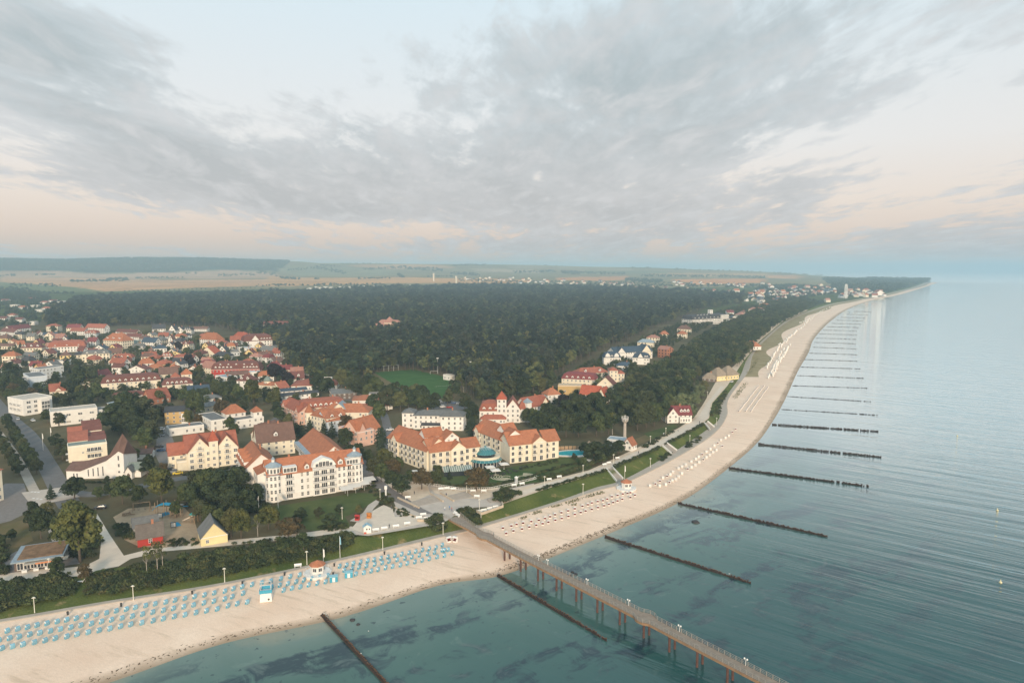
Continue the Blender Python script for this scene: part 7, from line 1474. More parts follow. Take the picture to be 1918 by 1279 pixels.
e = empty('play_ship', G(310, 963, 5), .1, 'blue arched shade sail on wooden posts over the playground', 'shade sail'); mb = MB(); pr = [(-4.4, 2.0), (-3.4, 3.2), (-1.8, 4.0), (0, 4.3), (1.8, 4.0), (3.4, 3.2), (4.4, 2.0)]; mb.raw([(x, y, z) for y in (-1.3, 1.3) for x, z in pr]+[(x, y, z-.1) for y in (-1.3, 1.3) for x, z in pr], [(i, i+1, i+8, i+7) for i in range(6)]+[(i+14, i+21, i+22, i+15) for i in range(6)]+[(i, i+14, i+15, i+1) for i in range(6)]); mb.build('sail', PB, e)
for x in (-3.2, 0, 3.2):
    for y in (-1.2, 1.2): MB().bar((x, y, 0), (x, y, 5.2), .2).build('post', PW, e)
def playthings():
    e = empty('swing_frame', G(266, 957, 5), .2, 'wooden swing frame at the back of the playground', 'swing'); MB().bar((-3, 0, 3.2), (3, 0, 3.6), .2).build('beam', PW, e)
    for x in (-3, 3):
        for y in (-1, 1): MB().bar((x, y, 0), (x, 0, 3.4), .18).build('leg', PW, e)
    for x in (-1.2, 1.2): MB().box(x-.3, x+.3, -.15, .15, .6, .66).bar((x-.25, 0, .66), (x-.25, 0, 3.4), .04).bar((x+.25, 0, .66), (x+.25, 0, 3.4), .04).build('swing_seat', IRON, e)
    e = empty('climbing_mound', G(241, 965, 5), .3, 'heap of climbing logs in the playground sand', 'climbing logs')
    for i in range(9): MB().bar((random.uniform(-2.5, 2.5), random.uniform(-1, 1), .3), (random.uniform(-2.5, 2.5), random.uniform(-1, 1), 1.2), .28).build('log', PW, e)
    e = empty('rope_climber', G(331, 968, 5), .1, 'tall wooden climbing frame with ropes right of the blue sail', 'climbing frame')
    for x in (-2, 0, 2):
        for y in (-1, 1): MB().bar((x, y, 0), (x*.9, y*.9, 3.6), .18).build('post', PW, e)
    MB().box(-2, 2, -1, 1, 1.6, 1.75).build('platform', PW, e)
    e = empty('slide_tower', G(364, 978, 5), -.2, 'play tower with green canopy and long slide', 'slide'); MB().box(-1, 1, -1, 1, 1.9, 2.05).build('platform', PW, e); MB().raw([(-1.3, -1.3, 3.2), (1.3, -1.3, 3.2), (1.3, 1.3, 3.2), (-1.3, 1.3, 3.2), (0, 0, 4.2)], [(0, 1, 4), (1, 2, 4), (2, 3, 4), (3, 0, 4)]).build('canopy', PTEAL, e); MB().raw([(-1, -.4, 2.0), (-1, .4, 2.0), (-4.6, .4, .3), (-4.6, -.4, .3), (-1, -.5, 2.4), (-1, .5, 2.4), (-4.6, .5, .6), (-4.6, -.5, .6)], [(0, 3, 2, 1), (0, 4, 7, 3), (1, 2, 6, 5)]).build('slide', LIGHTP, e)
    for x in (-.9, .9):
        for y in (-.9, .9): MB().bar((x, y, 0), (x, y, 3.2), .15).build('post', PW, e)
    tag(sheet('splash_mat', [G(x, y, 5) for x, y in [(320, 978), (334, 978), (340, 984), (332, 986), (324, 983)]], 5.09, PB, None), 'blue wavy rubber patch in the playground sand', 'rubber mat'); tag(sheet('splash_mat', [G(x, y, 5) for x, y in [(290, 966), (312, 958), (320, 962), (300, 969)]], 5.09, PB, None), 'blue rubber path below the blue sail', 'rubber mat')
    for i, (x, y) in enumerate([(300, 972), (325, 990)]): e = empty('notice_board', G(x, y, 5), .3, ('dark framed notice board behind the red house roof', 'dark framed notice board in front of the play sand')[i], 'notice board'); MB().box(-.9, .9, -.08, .08, .6, 2.4).build('board', IRON, e); MB().box(-.7, .7, -.1, -.08, .8, 2.2).build('poster', AWN, e); MB().box(-.85, -.75, -.05, .05, 0, .6).box(.75, .85, -.05, .05, 0, .6).build('leg', IRON, e)
    for i, (x, y) in enumerate([(340, 948), (348, 951)]): e = empty('play_table', G(x, y, 5), 0, ('white topped picnic table behind the playground', 'small blue topped table behind the playground')[i], 'table'); MB().box(-1, 1, -.5, .5, .7, .8).build('top', (TRIM, PB)[i], e); MB().bar((-.7, 0, 0), (-.7, 0, .7), .12).bar((.7, 0, 0), (.7, 0, .7), .12).build('leg', PW, e)
playthings()
# ------------------------------------------------------------------ cars
def car_parts(col):
    m = mat('car_paint_'+col, {'white': (.75, .74, .72), 'black': (.02, .02, .022), 'grey': (.22, .23, .24), 'silver': (.48, .49, .50), 'blue': (.04, .09, .2), 'red': (.35, .03, .03), 'yellow': (.7, .5, .05)}[col], .25, 0, spec=.6)
    sec = [(-2.15, .55, .8), (-2.0, .3, .92), (-.9, .25, 1.0), (-.6, .25, 1.0), (1.5, .25, 1.02), (2.1, .35, .95), (2.15, .55, .85)]; mb = MB(); vs = []
    for x, z0, z1 in sec: vs += [(x, -.86, z0), (x, .86, z0), (x, .82, z1), (x, -.82, z1)]
    mb.raw(vs, [(4*i+j, 4*i+4+j, 4*i+4+(j+1) % 4, 4*i+(j+1) % 4) for i in range(6) for j in range(4)]+[(0, 1, 2, 3), (27, 26, 25, 24)]); body = mb.mesh('body', m)
    cab = MB().raw([(-.95, -.78, 1.0), (1.85, -.78, 1.0), (1.35, -.62, 1.48), (-.25, -.62, 1.48), (-.95, .78, 1.0), (1.85, .78, 1.0), (1.35, .62, 1.48), (-.25, .62, 1.48)], [(0, 1, 2, 3), (7, 6, 5, 4), (0, 3, 7, 4), (1, 5, 6, 2)]).mesh('windows', GLASS); rf = MB().box(-.3, 1.4, -.64, .64, 1.46, 1.52).mesh('roof', m); return body, cab, rf
WHEEL = MB().lathe([(.33, -.1), (.33, .1)], 12).mesh('wheel', IRON); CARP = {}
def car(x, y, rz, col, lb):
    if col not in CARP: CARP[col] = car_parts(col)
    e = empty('parked_car', GP(x, y)+Vector((0, 0, .06)), rz, lb, 'car', 'cars parked in the town'); bd = CARP[col]; inst('body', bd[0], e); inst('windows', bd[1], e); inst('roof', bd[2], e)
    for wx in (-1.35, 1.35):
        for wy in (-.8, .8): o = inst('wheel', WHEEL, e, (wx, wy, .33)); o.rotation_euler = (math.pi/2, 0, 0)
for a in [(188, 953, .3, 'black', 'black car behind the big olive tree near the playground'), (34, 786, 2.2, 'silver', 'silver car at the clinic entrance, left one'), (62, 789, 2.4, 'white', 'white car at the clinic entrance, right one'), (301, 805, 0, 'white', 'white car in the courtyard row, farthest back'), (301, 811, 0, 'grey', 'grey car in the courtyard row, second from the back'), (300, 817, 0, 'silver', 'silver car in the courtyard row, third from the back'), (298, 838, .2, 'black', 'black car beside the dark courtyard tree'), (302, 845, .2, 'blue', 'dark blue car in the courtyard near the twin gables'), (316, 882, .5, 'black', 'black car beside the copper bush'), (324, 885, .5, 'grey', 'grey car between black and yellow cars'), (333, 888, .5, 'yellow', 'yellow car at the courtyard entrance'), (730, 806, .4, 'white', 'white car behind the left yellow wing'),
          (814, 752, .1, 'black', 'black car in the lot behind the white hotel, first from the left'), (822, 753, .1, 'grey', 'grey car in the lot behind the white hotel'), (831, 754, .1, 'silver', 'silver car in the lot behind the white hotel, first of two'), (840, 755, .1, 'black', 'black car in the lot behind the white hotel, in the middle'), (850, 756, .1, 'blue', 'blue car in the lot behind the white hotel'), (860, 757, .1, 'silver', 'silver car in the lot behind the white hotel, last of two'), (828, 763, .1, 'white', 'white car in the front line of the lot'), (842, 764, .1, 'red', 'red car in the front line of the lot'), (242, 862, .3, 'silver', 'silver car behind the church'), (18, 790, 2.2, 'grey', 'grey car on the street by the left edge'), (700, 902, -.7, 'black', 'dark car on the seafront street'), (1370, 716, .8, 'white', 'white delivery car beside the thatched inn')]: car(*a)
# ------------------------------------------------------------------ people: one continuous skinned body each
SKIN = mat('skin', (.45, .28, .2), .7, .05)
def person(x, y, rz, top, legs, lb, stride=.18, pz=None):
    p = GP(x, y); p.z = pz if pz is not None else p.z; bm = {}
    J = [(0, 0, .95), (0, 0, 1.2), (0, 0, 1.42), (0, 0, 1.52), (0, -.02, 1.68), (-.1, 0, .9), (-.1, -stride/2, .5), (-.1, stride, .06), (-.1, stride-.16, .04), (.1, 0, .9), (.1, -stride/2-.05, .5), (.1, -stride, .06), (.1, -stride-.16, .04), (-.2, 0, 1.4), (-.26, -.05, 1.12), (-.24, -.2, .92), (.2, 0, 1.4), (.26, .04, 1.12), (.25, -.06, .88)]
    Ed = [(0, 1), (1, 2), (2, 3), (3, 4), (0, 5), (5, 6), (6, 7), (7, 8), (0, 9), (9, 10), (10, 11), (11, 12), (2, 13), (13, 14), (14, 15), (2, 16), (16, 17), (17, 18)]
    R = [.15, .13, .14, .06, .11, .1, .075, .05, .045, .1, .075, .05, .045, .075, .05, .04, .075, .05, .04]
    me = bpy.data.meshes.new('person'); me.from_pydata(J, Ed, []); o = inst('person', me, None, p, rz)
    md = o.modifiers.new('skin', 'SKIN'); sv = me.skin_vertices[0].data if me.skin_vertices else None
    if sv is None:
        bm = bmesh.new(); bm.from_mesh(me); bm.verts.layers.skin.verify(); bm.to_mesh(me); bm.free(); sv = me.skin_vertices[0].data
    for i, r in enumerate(R): sv[i].radius = (r, r*.85)
    sv[0].use_root = True; o.modifiers.new('sub', 'SUBSURF').levels = 1
    m = bpy.data.materials.new('clothes'); m.use_nodes = True; t = NT(m.node_tree); b = t.n['Principled BSDF']; z = t.add('ShaderNodeSeparateXYZ'); t.l.new(t.add('ShaderNodeTexCoord').outputs['Object'], z.inputs[0])
    c = t.mix(t.math('GREATER_THAN', z.outputs[2], .96), tuple(legs)+(1,), tuple(top)+(1,)); c = t.mix(t.math('GREATER_THAN', z.outputs[2], 1.48), c, (.45, .28, .2, 1)); c = t.mix(t.math('GREATER_THAN', z.outputs[2], 1.70), c, (.05, .035, .025, 1)); t.l.new(c, b.inputs['Base Color']); me.materials.append(m)
    tag(o, lb, 'person', 'people on the promenade')
for a in [(833, 956, .5, (.75, .73, .7), (.25, .3, .4), 'person in white top standing on the plaza at the pier head'), (842, 954, 2.0, (.05, .25, .6), (.1, .1, .15), 'person in blue top at the pier railing start'), (846, 957, 1.2, (.5, .12, .1), (.12, .12, .2), 'person in red top at the pier railing start'), (1196, 850, .4, (.05, .05, .06), (.04, .04, .05), 'person in dark clothes walking on the upper promenade'), (1310, 793, .4, (.06, .06, .08), (.05, .05, .06), 'person in dark clothes near the far bank stairs'), (836, 930, .4, (.04, .05, .1), (.03, .03, .04), 'person in dark clothes beside the middle plaza steps'), (733, 954, .4, (.05, .05, .06), (.04, .04, .05), 'person in dark clothes at the flower triangle'), (729, 989, 1.0, (.05, .05, .06), (.04, .04, .05), 'person in dark clothes among the square benches'), (1270, 808, 2, (.6, .58, .55), (.1, .1, .12), 'person in pale top on the promenade by the beach house'), (776, 926, 1, (.05, .045, .04), (.04, .04, .05), 'person in dark clothes under the square trees')]: person(*a)
# statue on tree square, bicycle at the pier head
# ------------------------------------------------------------------ watchtower
p = G(1170, 822, 5); e = empty('watchtower', p, 0, 'slender concrete watchtower with railed top among the trees', 'watchtower'); MARKS.append(('watchtower', Vector(p)))
TC = mat('tower_concrete', (.48, .42, .36), .9, .15, .6); MB().lathe([(.9, 0), (.78, 9.2)], 12).build('shaft', TC, e); MB().lathe([(.8, 9.0), (1.9, 10.2), (1.9, 11.4), (1.7, 11.5)], 8).build('cabin', TC, e)
for i in range(8): a = i*math.pi/4+.39; o = inst('window', WIN1, e, (1.74*math.cos(a), 1.74*math.sin(a), 10.35), a+math.pi/2); o.scale = (.9, 1, .8)
mb = MB(); 
for i in range(12): a, a2 = i*.5236, (i+1)*.5236; mb.bar((1.85*math.cos(a), 1.85*math.sin(a), 11.4), (1.85*math.cos(a), 1.85*math.sin(a), 12.5), .08).bar((1.85*math.cos(a), 1.85*math.sin(a), 12.5), (1.85*math.cos(a2), 1.85*math.sin(a2), 12.5), .08)
mb.bar((0, 0, 11.4), (0, 0, 13.4), .25); mb.build('railing', TRIM, e)
# ------------------------------------------------------------------ football ground
for i, (x, y, lb) in enumerate([(700, 692, 'floodlight mast at the far left corner of the pitch'), (820, 700, 'floodlight mast behind the football goal'), (882, 708, 'floodlight mast right of the white hut')]): e = empty('floodlight', G(x, y, 5), 0, lb, 'floodlight', 'floodlights'); MB().lathe([(.16, 0), (.09, 14)], 8).build('mast', METAL, e); MB().box(-1, 1, -.2, .2, 13.6, 14.3).build('lamp_bank', METAL, e)
e = empty('football_goal', G(813, 700, 5), .5, 'white football goal at the far end of the pitch', 'goal'); MB().bar((-3.6, 0, 0), (-3.6, 0, 2.4), .14).bar((3.6, 0, 0), (3.6, 0, 2.4), .14).bar((-3.6, 0, 2.4), (3.6, 0, 2.4), .14).build('frame', TRIM, e); MB().bar((-3.6, 0, 2.4), (-3.6, 1.6, 0), .05).bar((3.6, 0, 2.4), (3.6, 1.6, 0), .05).bar((-3.6, 1.6, 0), (3.6, 1.6, 0), .05).build('net_stay', METAL, e)
e = empty('ball_fence', G(710, 697, 5), 0, 'tall ball catching fence at the left end of the pitch', 'fence'); q = G(746, 694, 5)-G(710, 697, 5)
for i in range(5): MB().bar(q*i/4, q*i/4+Vector((0, 0, 5.5)), .16).build('post', METAL, e)
MB().bar(Vector((0, 0, 5.4)), q+Vector((0, 0, 5.4)), .08).bar(Vector((0, 0, 2.7)), q+Vector((0, 0, 2.7)), .05).build('rail', METAL, e)
H_('white hut at the edge of the football pitch', (830, 702), (844, 704), 4, 5, 'flat', 1, 'white', 'beige', chim=0, cat='hut', name='hut')
mb = MB(); A_, C_ = G(815, 724, 5), G(843, 722, 5); mb.bar(A_+Vector((0, 0, .07)), C_+Vector((0, 0, .07)), .18, .02); o = mb.build('pitch_line', TRIM); o['kind'] = 'structure'
# ------------------------------------------------------------------ ferris wheel, seen nearly edge on
p = GP(1584, 559); e = empty('ferris_wheel', (p.x, p.y, 4), math.radians(82-26), 'tall white ferris wheel seen almost edge on at the far town', 'ferris wheel'); WR = 21.0; WZ = 25.0
for y in (-1.6, 1.6):
    mb = MB()
    for i in range(36): a, a2 = i*2*math.pi/36, (i+1)*2*math.pi/36; mb.bar((WR*math.cos(a), y, WZ+WR*math.sin(a)), (WR*math.cos(a2), y, WZ+WR*math.sin(a2)), .6)
    mb.build('rim', TRIM, e); mb = MB()
    for i in range(18): a = i*2*math.pi/18; mb.bar((0, y, WZ), (WR*math.cos(a), y, WZ+WR*math.sin(a)), .3)
    mb.build('spokes', TRIM, e)
GON = MB().box(-1.0, 1.0, -1.5, 1.5, -2.2, -.4).box(-1.1, 1.1, -1.6, 1.6, -.4, -.1).mesh('gondola', TRIM)
for i in range(24): a = i*2*math.pi/24; inst('gondola', GON, e, (WR*math.cos(a), 0, WZ+WR*math.sin(a)))
for y in (-4, 4):
    for x in (-9, 9): MB().bar((x, y, 0), (0, y*.5, WZ), .9).build('leg', TRIM, e)
MB().bar((0, -2.5, WZ), (0, 2.5, WZ), 1.6).build('hub', METAL, e); MB().box(-11, 11, -7, 7, -.5, 1.0).build('platform', TRIM, e)
# ------------------------------------------------------------------ far town: small houses, each a thing
def far_pos(px_, py_):
    lo_, hi_ = 900., 7300.
    for _ in range(24):
        r = (lo_+hi_)/2; x, y, z = far_at(px_, r)
        if pix(x, y, z)[1] > py_: lo_ = r
        else: hi_ = r
    return Vector((x, y, z))
FH = []
for wk, rk in (('white', 'red'), ('white', 'orange'), ('cream', 'pink'), ('white', 'darkred'), ('cream', 'orange'), ('white', 'grey'), ('palegrey', 'slate')):
    for rf in ('gable', 'hip', 'gable_y'):
        q = B('x', 'x', origin=(0, 0, 0), ang=0, h=6); q.far = True; FOOT_n = len(FOOT); q.block(-7, -5, 14, 10, 6.5, rf, 4.5, wk, rk, windows=False); del FOOT[FOOT_n:]
        me = [c for c in q.e.children]; FH.append((wk, rk, [(c.name.split('.')[0], c.data) for c in me if not c.name.startswith('cornice')]))
        for c in me: bpy.data.objects.remove(c)
        bpy.data.objects.remove(q.e)
TOWN = [([(1100, 542), (1180, 538), (1260, 540), (1330, 545), (1400, 548), (1440, 556), (1400, 566), (1240, 549), (1110, 548)], 60, 'far town behind forest'), ([(1400, 548), (1460, 540), (1560, 536), (1570, 548), (1500, 556), (1480, 565), (1440, 575), (1410, 568)], 80, 'far town above coastal woods'), ([(1590, 541), (1640, 546), (1668, 551), (1640, 558), (1600, 558), (1560, 560), (1545, 566), (1590, 549)], 26, 'far seafront by the wheel'),
        ([(870, 521), (960, 520), (1100, 527), (1200, 532), (1190, 537), (1000, 533), (880, 527)], 52, 'distant village beyond forest'), ([(1240, 528), (1400, 532), (1440, 530), (1440, 540), (1300, 538), (1240, 534)], 26, 'village beside the far field')]
for poly, n, where in TOWN:
    xs = [p[0] for p in poly]; ys = [p[1] for p in poly]; spots = []
    while len(spots) < n:
        x, y = random.uniform(min(xs), max(xs)), random.uniform(min(ys), max(ys))
        if inpoly(x, y, poly): spots.append((x, y))
    cnt = {}
    for x, y in sorted(spots):
        p = far_pos(x, y); wk, rk, parts = random.choice(FH); sc = random.uniform(.75, 1.25); k = (wk, rk); cnt[k] = cnt.get(k, 0)+1
        e = empty('far_house', (p.x, p.y, p.z-.3), random.uniform(-.7, .7), '%s %s house, %s roof, from left in %s' % (nth(cnt[k]), wk, {'pink': 'pale red', 'darkred': 'dark red'}.get(rk, rk), where), 'house', 'houses of the '+where, sc)
        for nm, me in parts: inst(nm, me, e)
FHb = [f for f in FH if f[1] in ('orange', 'red', 'pink')]
for x, y, sc, lb in [(1644, 553, 1.7, 'big pale seafront hotel at the end of the far beach'), (1510, 541, 1.5, 'long pale block in the far town, left of the wheel'), (1535, 537, 1.4, 'pale pink block in the far town'), (1600, 553, 1.2, 'cream seafront house right of the ferris wheel'), (1620, 547, 1.3, 'red roofed seafront house between wheel and beach hotel'), (1443, 541, 1.5, 'orange roofed block at the left of the far town'), (1378, 549, 1.5, 'long orange roofed block behind the coastal woods'), (1549, 566, 1.0, 'low white pavilion left of the ferris wheel')]:
    p = far_pos(x, y); f = random.choice(FHb); e = empty('far_hotel', p, .2, lb, 'hotel', None, sc)
    for nm, me in f[2]: inst(nm, me, e)
CARAV = MB().box(-6, 6, -2.5, 2.5, 0, 4).mesh('caravan', TRIM)
for i in range(60):
    q = i/59; p = far_pos(578+q*190+random.uniform(-2, 2), 541.5-q*5+random.uniform(-2.5, 1.5)); o = inst('caravan', MB().mesh('x', TRIM) if False else CARAV, None, p, random.uniform(-.3, .3), (random.uniform(.7, 1.6), 1, random.uniform(.7, 1.1))); tag(o, '%s white caravan from the left on the camp site behind the forest' % nth(i+1), 'caravan', 'caravans on the far camp site')
for x, y, h, lb in [(813, 527, 42, 'distant pale tower beyond the camp site, left one'), (855, 534, 40, 'distant pale tower beyond the camp site, right one')]: p = far_pos(x, y); e = empty('far_tower', p, 0, lb, 'tower'); MB().box(-4, 4, -4, 4, 0, h).build('shaft', WALL['beige'], e); MB().box(-5, 5, -5, 5, h, h+3).build('cap', WALL['white'], e)
# ------------------------------------------------------------------ more small houses squeezed between the named ones
OT = [(-20, 632), (60, 628), (180, 630), (300, 628), (400, 640), (500, 648), (545, 690), (520, 720), (440, 725), (370, 715), (300, 700), (230, 690), (160, 690), (110, 700), (20, 712), (-20, 712)]
got = []; tr = 0
while len(got) < 74 and tr < 6000:
    tr += 1; x, y = random.uniform(-20, 545), 503+(632-503)*math.exp(random.uniform(0, .55))
    if not inpoly(x, y, OT): continue
    p = G(x, y, 5); w_, d_ = random.uniform(8, 13), random.uniform(7, 9.5); rot = random.choice((-.35, -.2, .05, .25, .5))
    c, q = math.cos(rot), math.sin(rot); cs = [(p.x+a*c-e_*q, p.y+a*q+e_*c) for a, e_ in ((-1, -1), (w_+1, -1), (w_+1, d_+1), (-1, d_+1), (w_/2, d_/2), (w_/2, 0), (0, d_/2), (w_, d_/2), (w_/2, d_))]
    if any(inpoly(a, e_, f) for a, e_ in cs for f in FOOT): continue
    got.append((x, p, w_, d_, rot)); FOOT.append([Vector(v) for v in cs[:4]])
cnt = {}
for x, p, w_, d_, rot in sorted(got, key=lambda g: g[0]):
    wl = random.choice(('white', 'white', 'cream', 'cream', 'palegrey', 'yellow')); rc_ = random.choice(('red', 'darkred', 'orange', 'brown', 'grey', 'pink', 'dark', 'maroon')); rf = random.choice(('gable', 'gable_y', 'hip', 'mansard', 'gable')); k = (wl, rc_); cnt[k] = cnt.get(k, 0)+1
    b = B('%s small %s house with %s roof from the left among old town gardens' % (nth(cnt[k]), wl, rc_), 'house', origin=p, ang=rot, h=5, name='house', group='small old town houses'); hh = random.uniform(4.2, 6.5)
    b.block(0, 0, w_, d_, hh, rf, random.uniform(2.8, 4.8), wl, rc_, chim=1, sp=2.6); b.done()
# ------------------------------------------------------------------ single trees
def T(k, x, y, h, wf=1.0): p = G(x, y, 5); put_tree(k, p.x, p.y, h, wf)
for a in [('olive', 150, 1052, 19, .95), ('mid', 118, 1020, 10, .9), ('dark', 77, 1008, 11, .8), ('dark', 62, 985, 9, .8), ('mid', 90, 985, 9, .8), ('dark', 140, 934, 9, 1.2), ('fir', 96, 934, 6, 1.3), ('mid', 230, 943, 11, 1.0), ('olive', 303, 940, 13.5, 1.1), ('mid', 262, 945, 8, 1.0), ('dark', 276, 890, 9.5, 1.1), ('russet', 306, 888, 5, .9), ('mid', 271, 842, 11, 1.2), ('dark', 212, 808, 16, 1.15), ('dark', 250, 815, 18, 1.15), ('dark', 236, 790, 19, 1.1), ('dark', 274, 802, 18, 1.1), ('dark', 285, 832, 13, 1.1), ('dark', 262, 825, 13, 1.1), ('dark', 20, 712, 15, 1.1), ('dark', 42, 735, 12, 1.1), ('dark', 8, 735, 13, 1.1), ('mid', 30, 758, 10, 1.1), ('dark', 110, 798, 8, 1.1), ('mid', 90, 792, 8, 1.1), ('dark', 120, 765, 10, 1), ('dark', 170, 725, 16, 1.1), ('dark', 192, 735, 13, 1.1), ('dark', 118, 860, 8, 1.3), ('dark', 105, 838, 7, 1.2),
          ('mid', 184, 752, 13, 1.0), ('dark', 148, 728, 18, .9), ('dark', 130, 745, 13, 1), ('dark', 160, 765, 12, 1), ('mid', 365, 786, 18, .85), ('fir', 326, 746, 11, 1), ('mid', 300, 755, 9, 1), ('mid', 345, 756, 10, 1), ('olive', 476, 760, 17.5, .95), ('olive', 514, 766, 14, .9), ('mid', 422, 745, 12, 1), ('mid', 405, 740, 11, 1), ('mid', 445, 750, 11, 1), ('dark', 455, 775, 9, 1), ('dark', 525, 790, 9, 1), ('mid', 540, 800, 8, 1), ('fir', 564, 820, 9, 1.2), ('fir', 580, 811, 9, 1.2), ('fir', 607, 816, 9, 1.1), ('fir', 622, 820, 9, 1.3), ('cypress', 714, 848, 13, 1.1), ('dark', 672, 860, 8, 1.1), ('mid', 690, 870, 7, 1), ('dark', 655, 855, 6, 1.2),
          ('olive', 718, 870, 7.5, 1.1), ('mid', 745, 880, 6, 1.1), ('mid', 714, 902, 8, 1.0), ('russet', 735, 890, 7, 1), ('dark', 753, 927, 8.5, 1.1), ('russet', 790, 916, 8, 1.1), ('dark', 735, 915, 8, 1.1), ('dark', 700, 890, 8, 1.1), ('mid', 728, 878, 8, 1.1), ('dark', 770, 905, 6, 1), ('mid', 819, 910, 9, .85), ('russet', 892, 918, 9, 1.15), ('fir', 842, 898, 5, 1), ('dark', 415, 950, 15, 1.1), ('dark', 445, 935, 13, 1.1), ('mid', 388, 940, 13, 1.1), ('dark', 370, 930, 11, 1.1), ('dark', 430, 965, 11, 1.1), ('dark', 460, 965, 10, 1.1), ('dark', 482, 948, 9, .8), ('dark', 440, 898, 6, 1), ('mid', 400, 905, 7, 1), ('mid', 433, 1006, 10, .85), ('olive', 452, 1008, 10, .75), ('olive', 503, 990, 8, 1.1), ('russet', 540, 1006, 6.5, 1.25), ('birch', 483, 1004, 8, .8), ('russet', 555, 1000, 5.5, 1.2), ('dark', 569, 1030, 6, 1.0), ('mid', 410, 1000, 9, .9), ('mid', 395, 985, 8, 1),
          ('dark', 621, 987, 5.0, 1.6), ('dark', 562, 974, 4.5, 1.5), ('dark', 597, 970, 4, 1.2), ('dark', 636, 963, 4, 1.1), ('mid', 672, 963, 3.6, 1), ('birch', 275, 1072, 8.5, .8), ('birch', 295, 1068, 9.5, .8), ('birch', 305, 1064, 9, .7), ('russet', 160, 1088, 5, .8), ('dark', 108, 1080, 6, .9), ('mid', 22, 1012, 4, 1), ('dark', 0, 1028, 5, 1), ('mid', 330, 968, 6, 1), ('dark', 365, 955, 10, 1), ('mid', 350, 945, 9, 1), ('dark', 375, 975, 8, 1), ('dark', 205, 930, 6, 1), ('dark', 200, 905, 3.4, 1), ('mid', 185, 935, 5, 1.2), ('dark', 350, 925, 5, 1),
          ('cypress', 884, 822, 12, 1.2), ('dark', 880, 795, 14, 1), ('dark', 1012, 812, 13, 1), ('dark', 1035, 818, 12, 1), ('dark', 1060, 818, 13, 1), ('dark', 1083, 818, 14, 1), ('dark', 1100, 800, 16, 1), ('mid', 1117, 816, 13, 1), ('dark', 1140, 812, 15, .9), ('birch', 1147, 814, 13, .8), ('dark', 1194, 806, 15, 1), ('dark', 1172, 796, 16, 1), ('dark', 1210, 800, 15, 1), ('mid', 1225, 798, 14, 1), ('dark', 1240, 790, 13, 1), ('dark', 1060, 795, 15, 1), ('dark', 1025, 795, 13, 1), ('dark', 1130, 792, 16, 1), ('dark', 1155, 786, 16, 1), ('dark', 1188, 780, 15, 1), ('dark', 1215, 775, 15, 1), ('dark', 1085, 788, 15, 1), ('dark', 1110, 780, 15, 1), ('mid', 1000, 800, 11, .9), ('dark', 985, 795, 10, .9),
          ('copper', 1056, 772, 11.5, 1.05), ('copper', 516, 712, 14, 1.2), ('copper', 355, 690, 13, 1.0), ('copper', 538, 722, 11, 1.2), ('copper', 335, 660, 12, 1), ('dark', 1112, 868, 10.5, 1.25), ('dark', 1138, 858, 8.5, 1.3), ('dark', 1158, 850, 7, 1.3), ('dark', 1095, 850, 6, 1.2), ('mid', 1092, 872, 4, 1.2), ('dark', 1075, 862, 3.5, 1.2), ('mid', 1128, 868, 5, 1), ('pale', 1290, 784, 9.5, 1.2), ('pale', 1275, 765, 10, 1.1), ('pale', 1300, 760, 9, 1.2), ('pale', 1310, 745, 9, 1.2), ('mid', 1318, 735, 9, 1), ('mid', 1262, 775, 9, 1), ('mid', 1250, 765, 10, 1), ('dark', 1230, 755, 12, 1), ('dark', 1195, 745, 12, 1), ('mid', 1180, 735, 12, 1), ('dark', 1160, 745, 11, 1), ('dark', 1140, 755, 11, 1), ('dark', 1175, 765, 12, 1), ('dark', 1120, 765, 11, 1), ('dark', 1090, 770, 11, 1), ('dark', 1200, 720, 12, 1), ('mid', 1185, 705, 12, 1), ('pale', 1125, 735, 10, 1),
          ('olive', 370, 646, 11, 1.3), ('olive', 1075, 812, 4, 1), ('mid', 1020, 836, 5, .9), ('birch', 868, 735, 9, .9), ('dark', 850, 745, 13, 1), ('dark', 838, 760, 12, 1), ('dark', 870, 770, 12, 1), ('dark', 905, 755, 14, 1), ('dark', 930, 752, 15, 1), ('dark', 955, 750, 15, 1), ('dark', 980, 745, 15, 1), ('mid', 1010, 735, 15, 1), ('dark', 1030, 728, 14, 1)]: T(*a)
for i in range(12): T('dark', 14+i*5.0, 800+i*8.0, random.uniform(7, 8.2), .95)
for i in range(10): T('dark', -4+i*4.4, 826+i*7.2, random.uniform(6.5, 8), .95)
for i, (x, y) in enumerate([(600, 742), (615, 735), (640, 728), (660, 742), (675, 745), (690, 748), (620, 718), (640, 712), (655, 720), (670, 728), (690, 735), (705, 742), (720, 752), (735, 760), (750, 770), (765, 765), (780, 768), (795, 772), (740, 748), (758, 752), (775, 755), (790, 760), (812, 772), (602, 722), (590, 730), (725, 770), (708, 790), (700, 775)]): T(('dark', 'dark', 'mid')[i % 3], x, y, random.uniform(11, 15), 1.05)
fpoly = [(-30, 640), (60, 622), (200, 622), (300, 625), (430, 640), (520, 665), (560, 705), (600, 735), (660, 760), (700, 790), (640, 850), (560, 850), (450, 865), (330, 870), (250, 900), (120, 880), (100, 800), (-30, 730)]
wpoly = [G(x, y, 5) for x, y in fpoly]; tries = 0
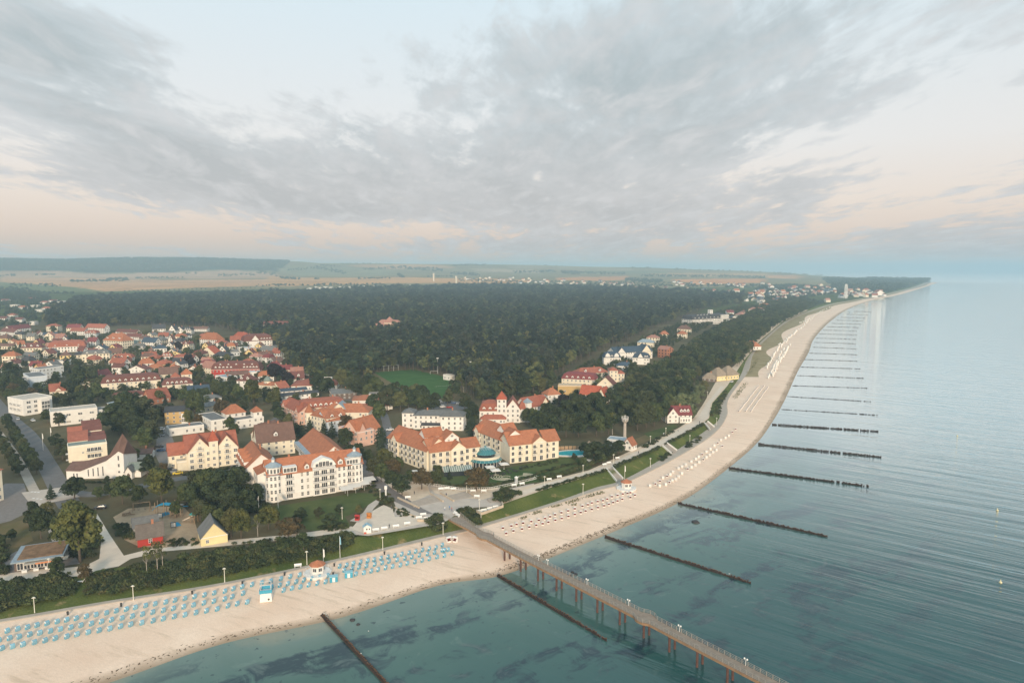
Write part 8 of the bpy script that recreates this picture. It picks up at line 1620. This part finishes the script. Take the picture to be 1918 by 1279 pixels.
while len(TREES) < 330 and tries < 20000:
    tries += 1; x, y = random.uniform(-30, 700), 505+(620-505)*math.exp(random.uniform(0, 1.15))
    if not inpoly(x, y, fpoly): continue
    p = G(x, y, 5)
    if any(inpoly(p.x, p.y, f) for f in FOOT) or (100 < x < 240 and 845 < y): continue
    put_tree(random.choice(('dark', 'dark', 'mid', 'mid', 'olive', 'fir', 'russet')), p.x, p.y, random.uniform(5.5, 10.5), random.uniform(.85, 1.15))
infill = []
for _ in range(1300):
    x, y = random.uniform(-30, 560), random.uniform(618, 760)
    if not inpoly(x, y, fpoly): continue
    p = G(x, y, 5)
    if not any(inpoly(p.x, p.y, f) for f in FOOT): k = random.uniform(.35, .75); infill.append((p.x, p.y, 5, k, k))
vil = fill([(990, 752), (1040, 716), (1110, 678), (1180, 648), (1290, 600), (1390, 574), (1425, 574), (1345, 604), (1275, 640), (1235, 666), (1190, 690), (1150, 735), (1135, 765), (1040, 778)], 7.5, .32, .62)
infill += [q for q in vil if not any(inpoly(q[0], q[1], f) for f in FOOT)]
infill += [q for q in fill([(1180, 800), (1250, 775), (1300, 752), (1325, 722), (1340, 712), (1330, 700), (1250, 745), (1200, 770)], 11, .5, .8, keep=.6) if not any(inpoly(q[0], q[1], f) for f in FOOT)]
scatter('garden_trees', 'coast', infill, 'small dark garden trees and hedges between the old town houses', 'garden trees')
# describe each tree by its nearest landmark
LOOK = {'dark': 'dark green broadleaf tree', 'mid': 'green broadleaf tree', 'olive': 'yellowish olive tree crown', 'russet': 'russet brown tree', 'copper': 'blackish copper beech', 'pale': 'pale green rounded tree', 'fir': 'dark conifer', 'cypress': 'dark columnar cypress', 'birch': 'thin pale stemmed birch'}
bykey = {}
for e, k, h in TREES:
    m_ = min(MARKS, key=lambda q: (q[1]-e.location).length); bykey.setdefault((k, m_[0]), []).append(((m_[1]-e.location).length, e, h))
for (k, m_), L in bykey.items():
    L.sort(key=lambda q: q[0])
    for i, (d, e, h) in enumerate(L):
        big = 'tall ' if h > 14 else ('small ' if h < 6 else '')
        tag(e, (big+LOOK[k]+(' near the '+m_ if len(L) == 1 else ', %s nearest to the %s' % (nth(i+1), m_))), 'tree', 'single trees in town and gardens')
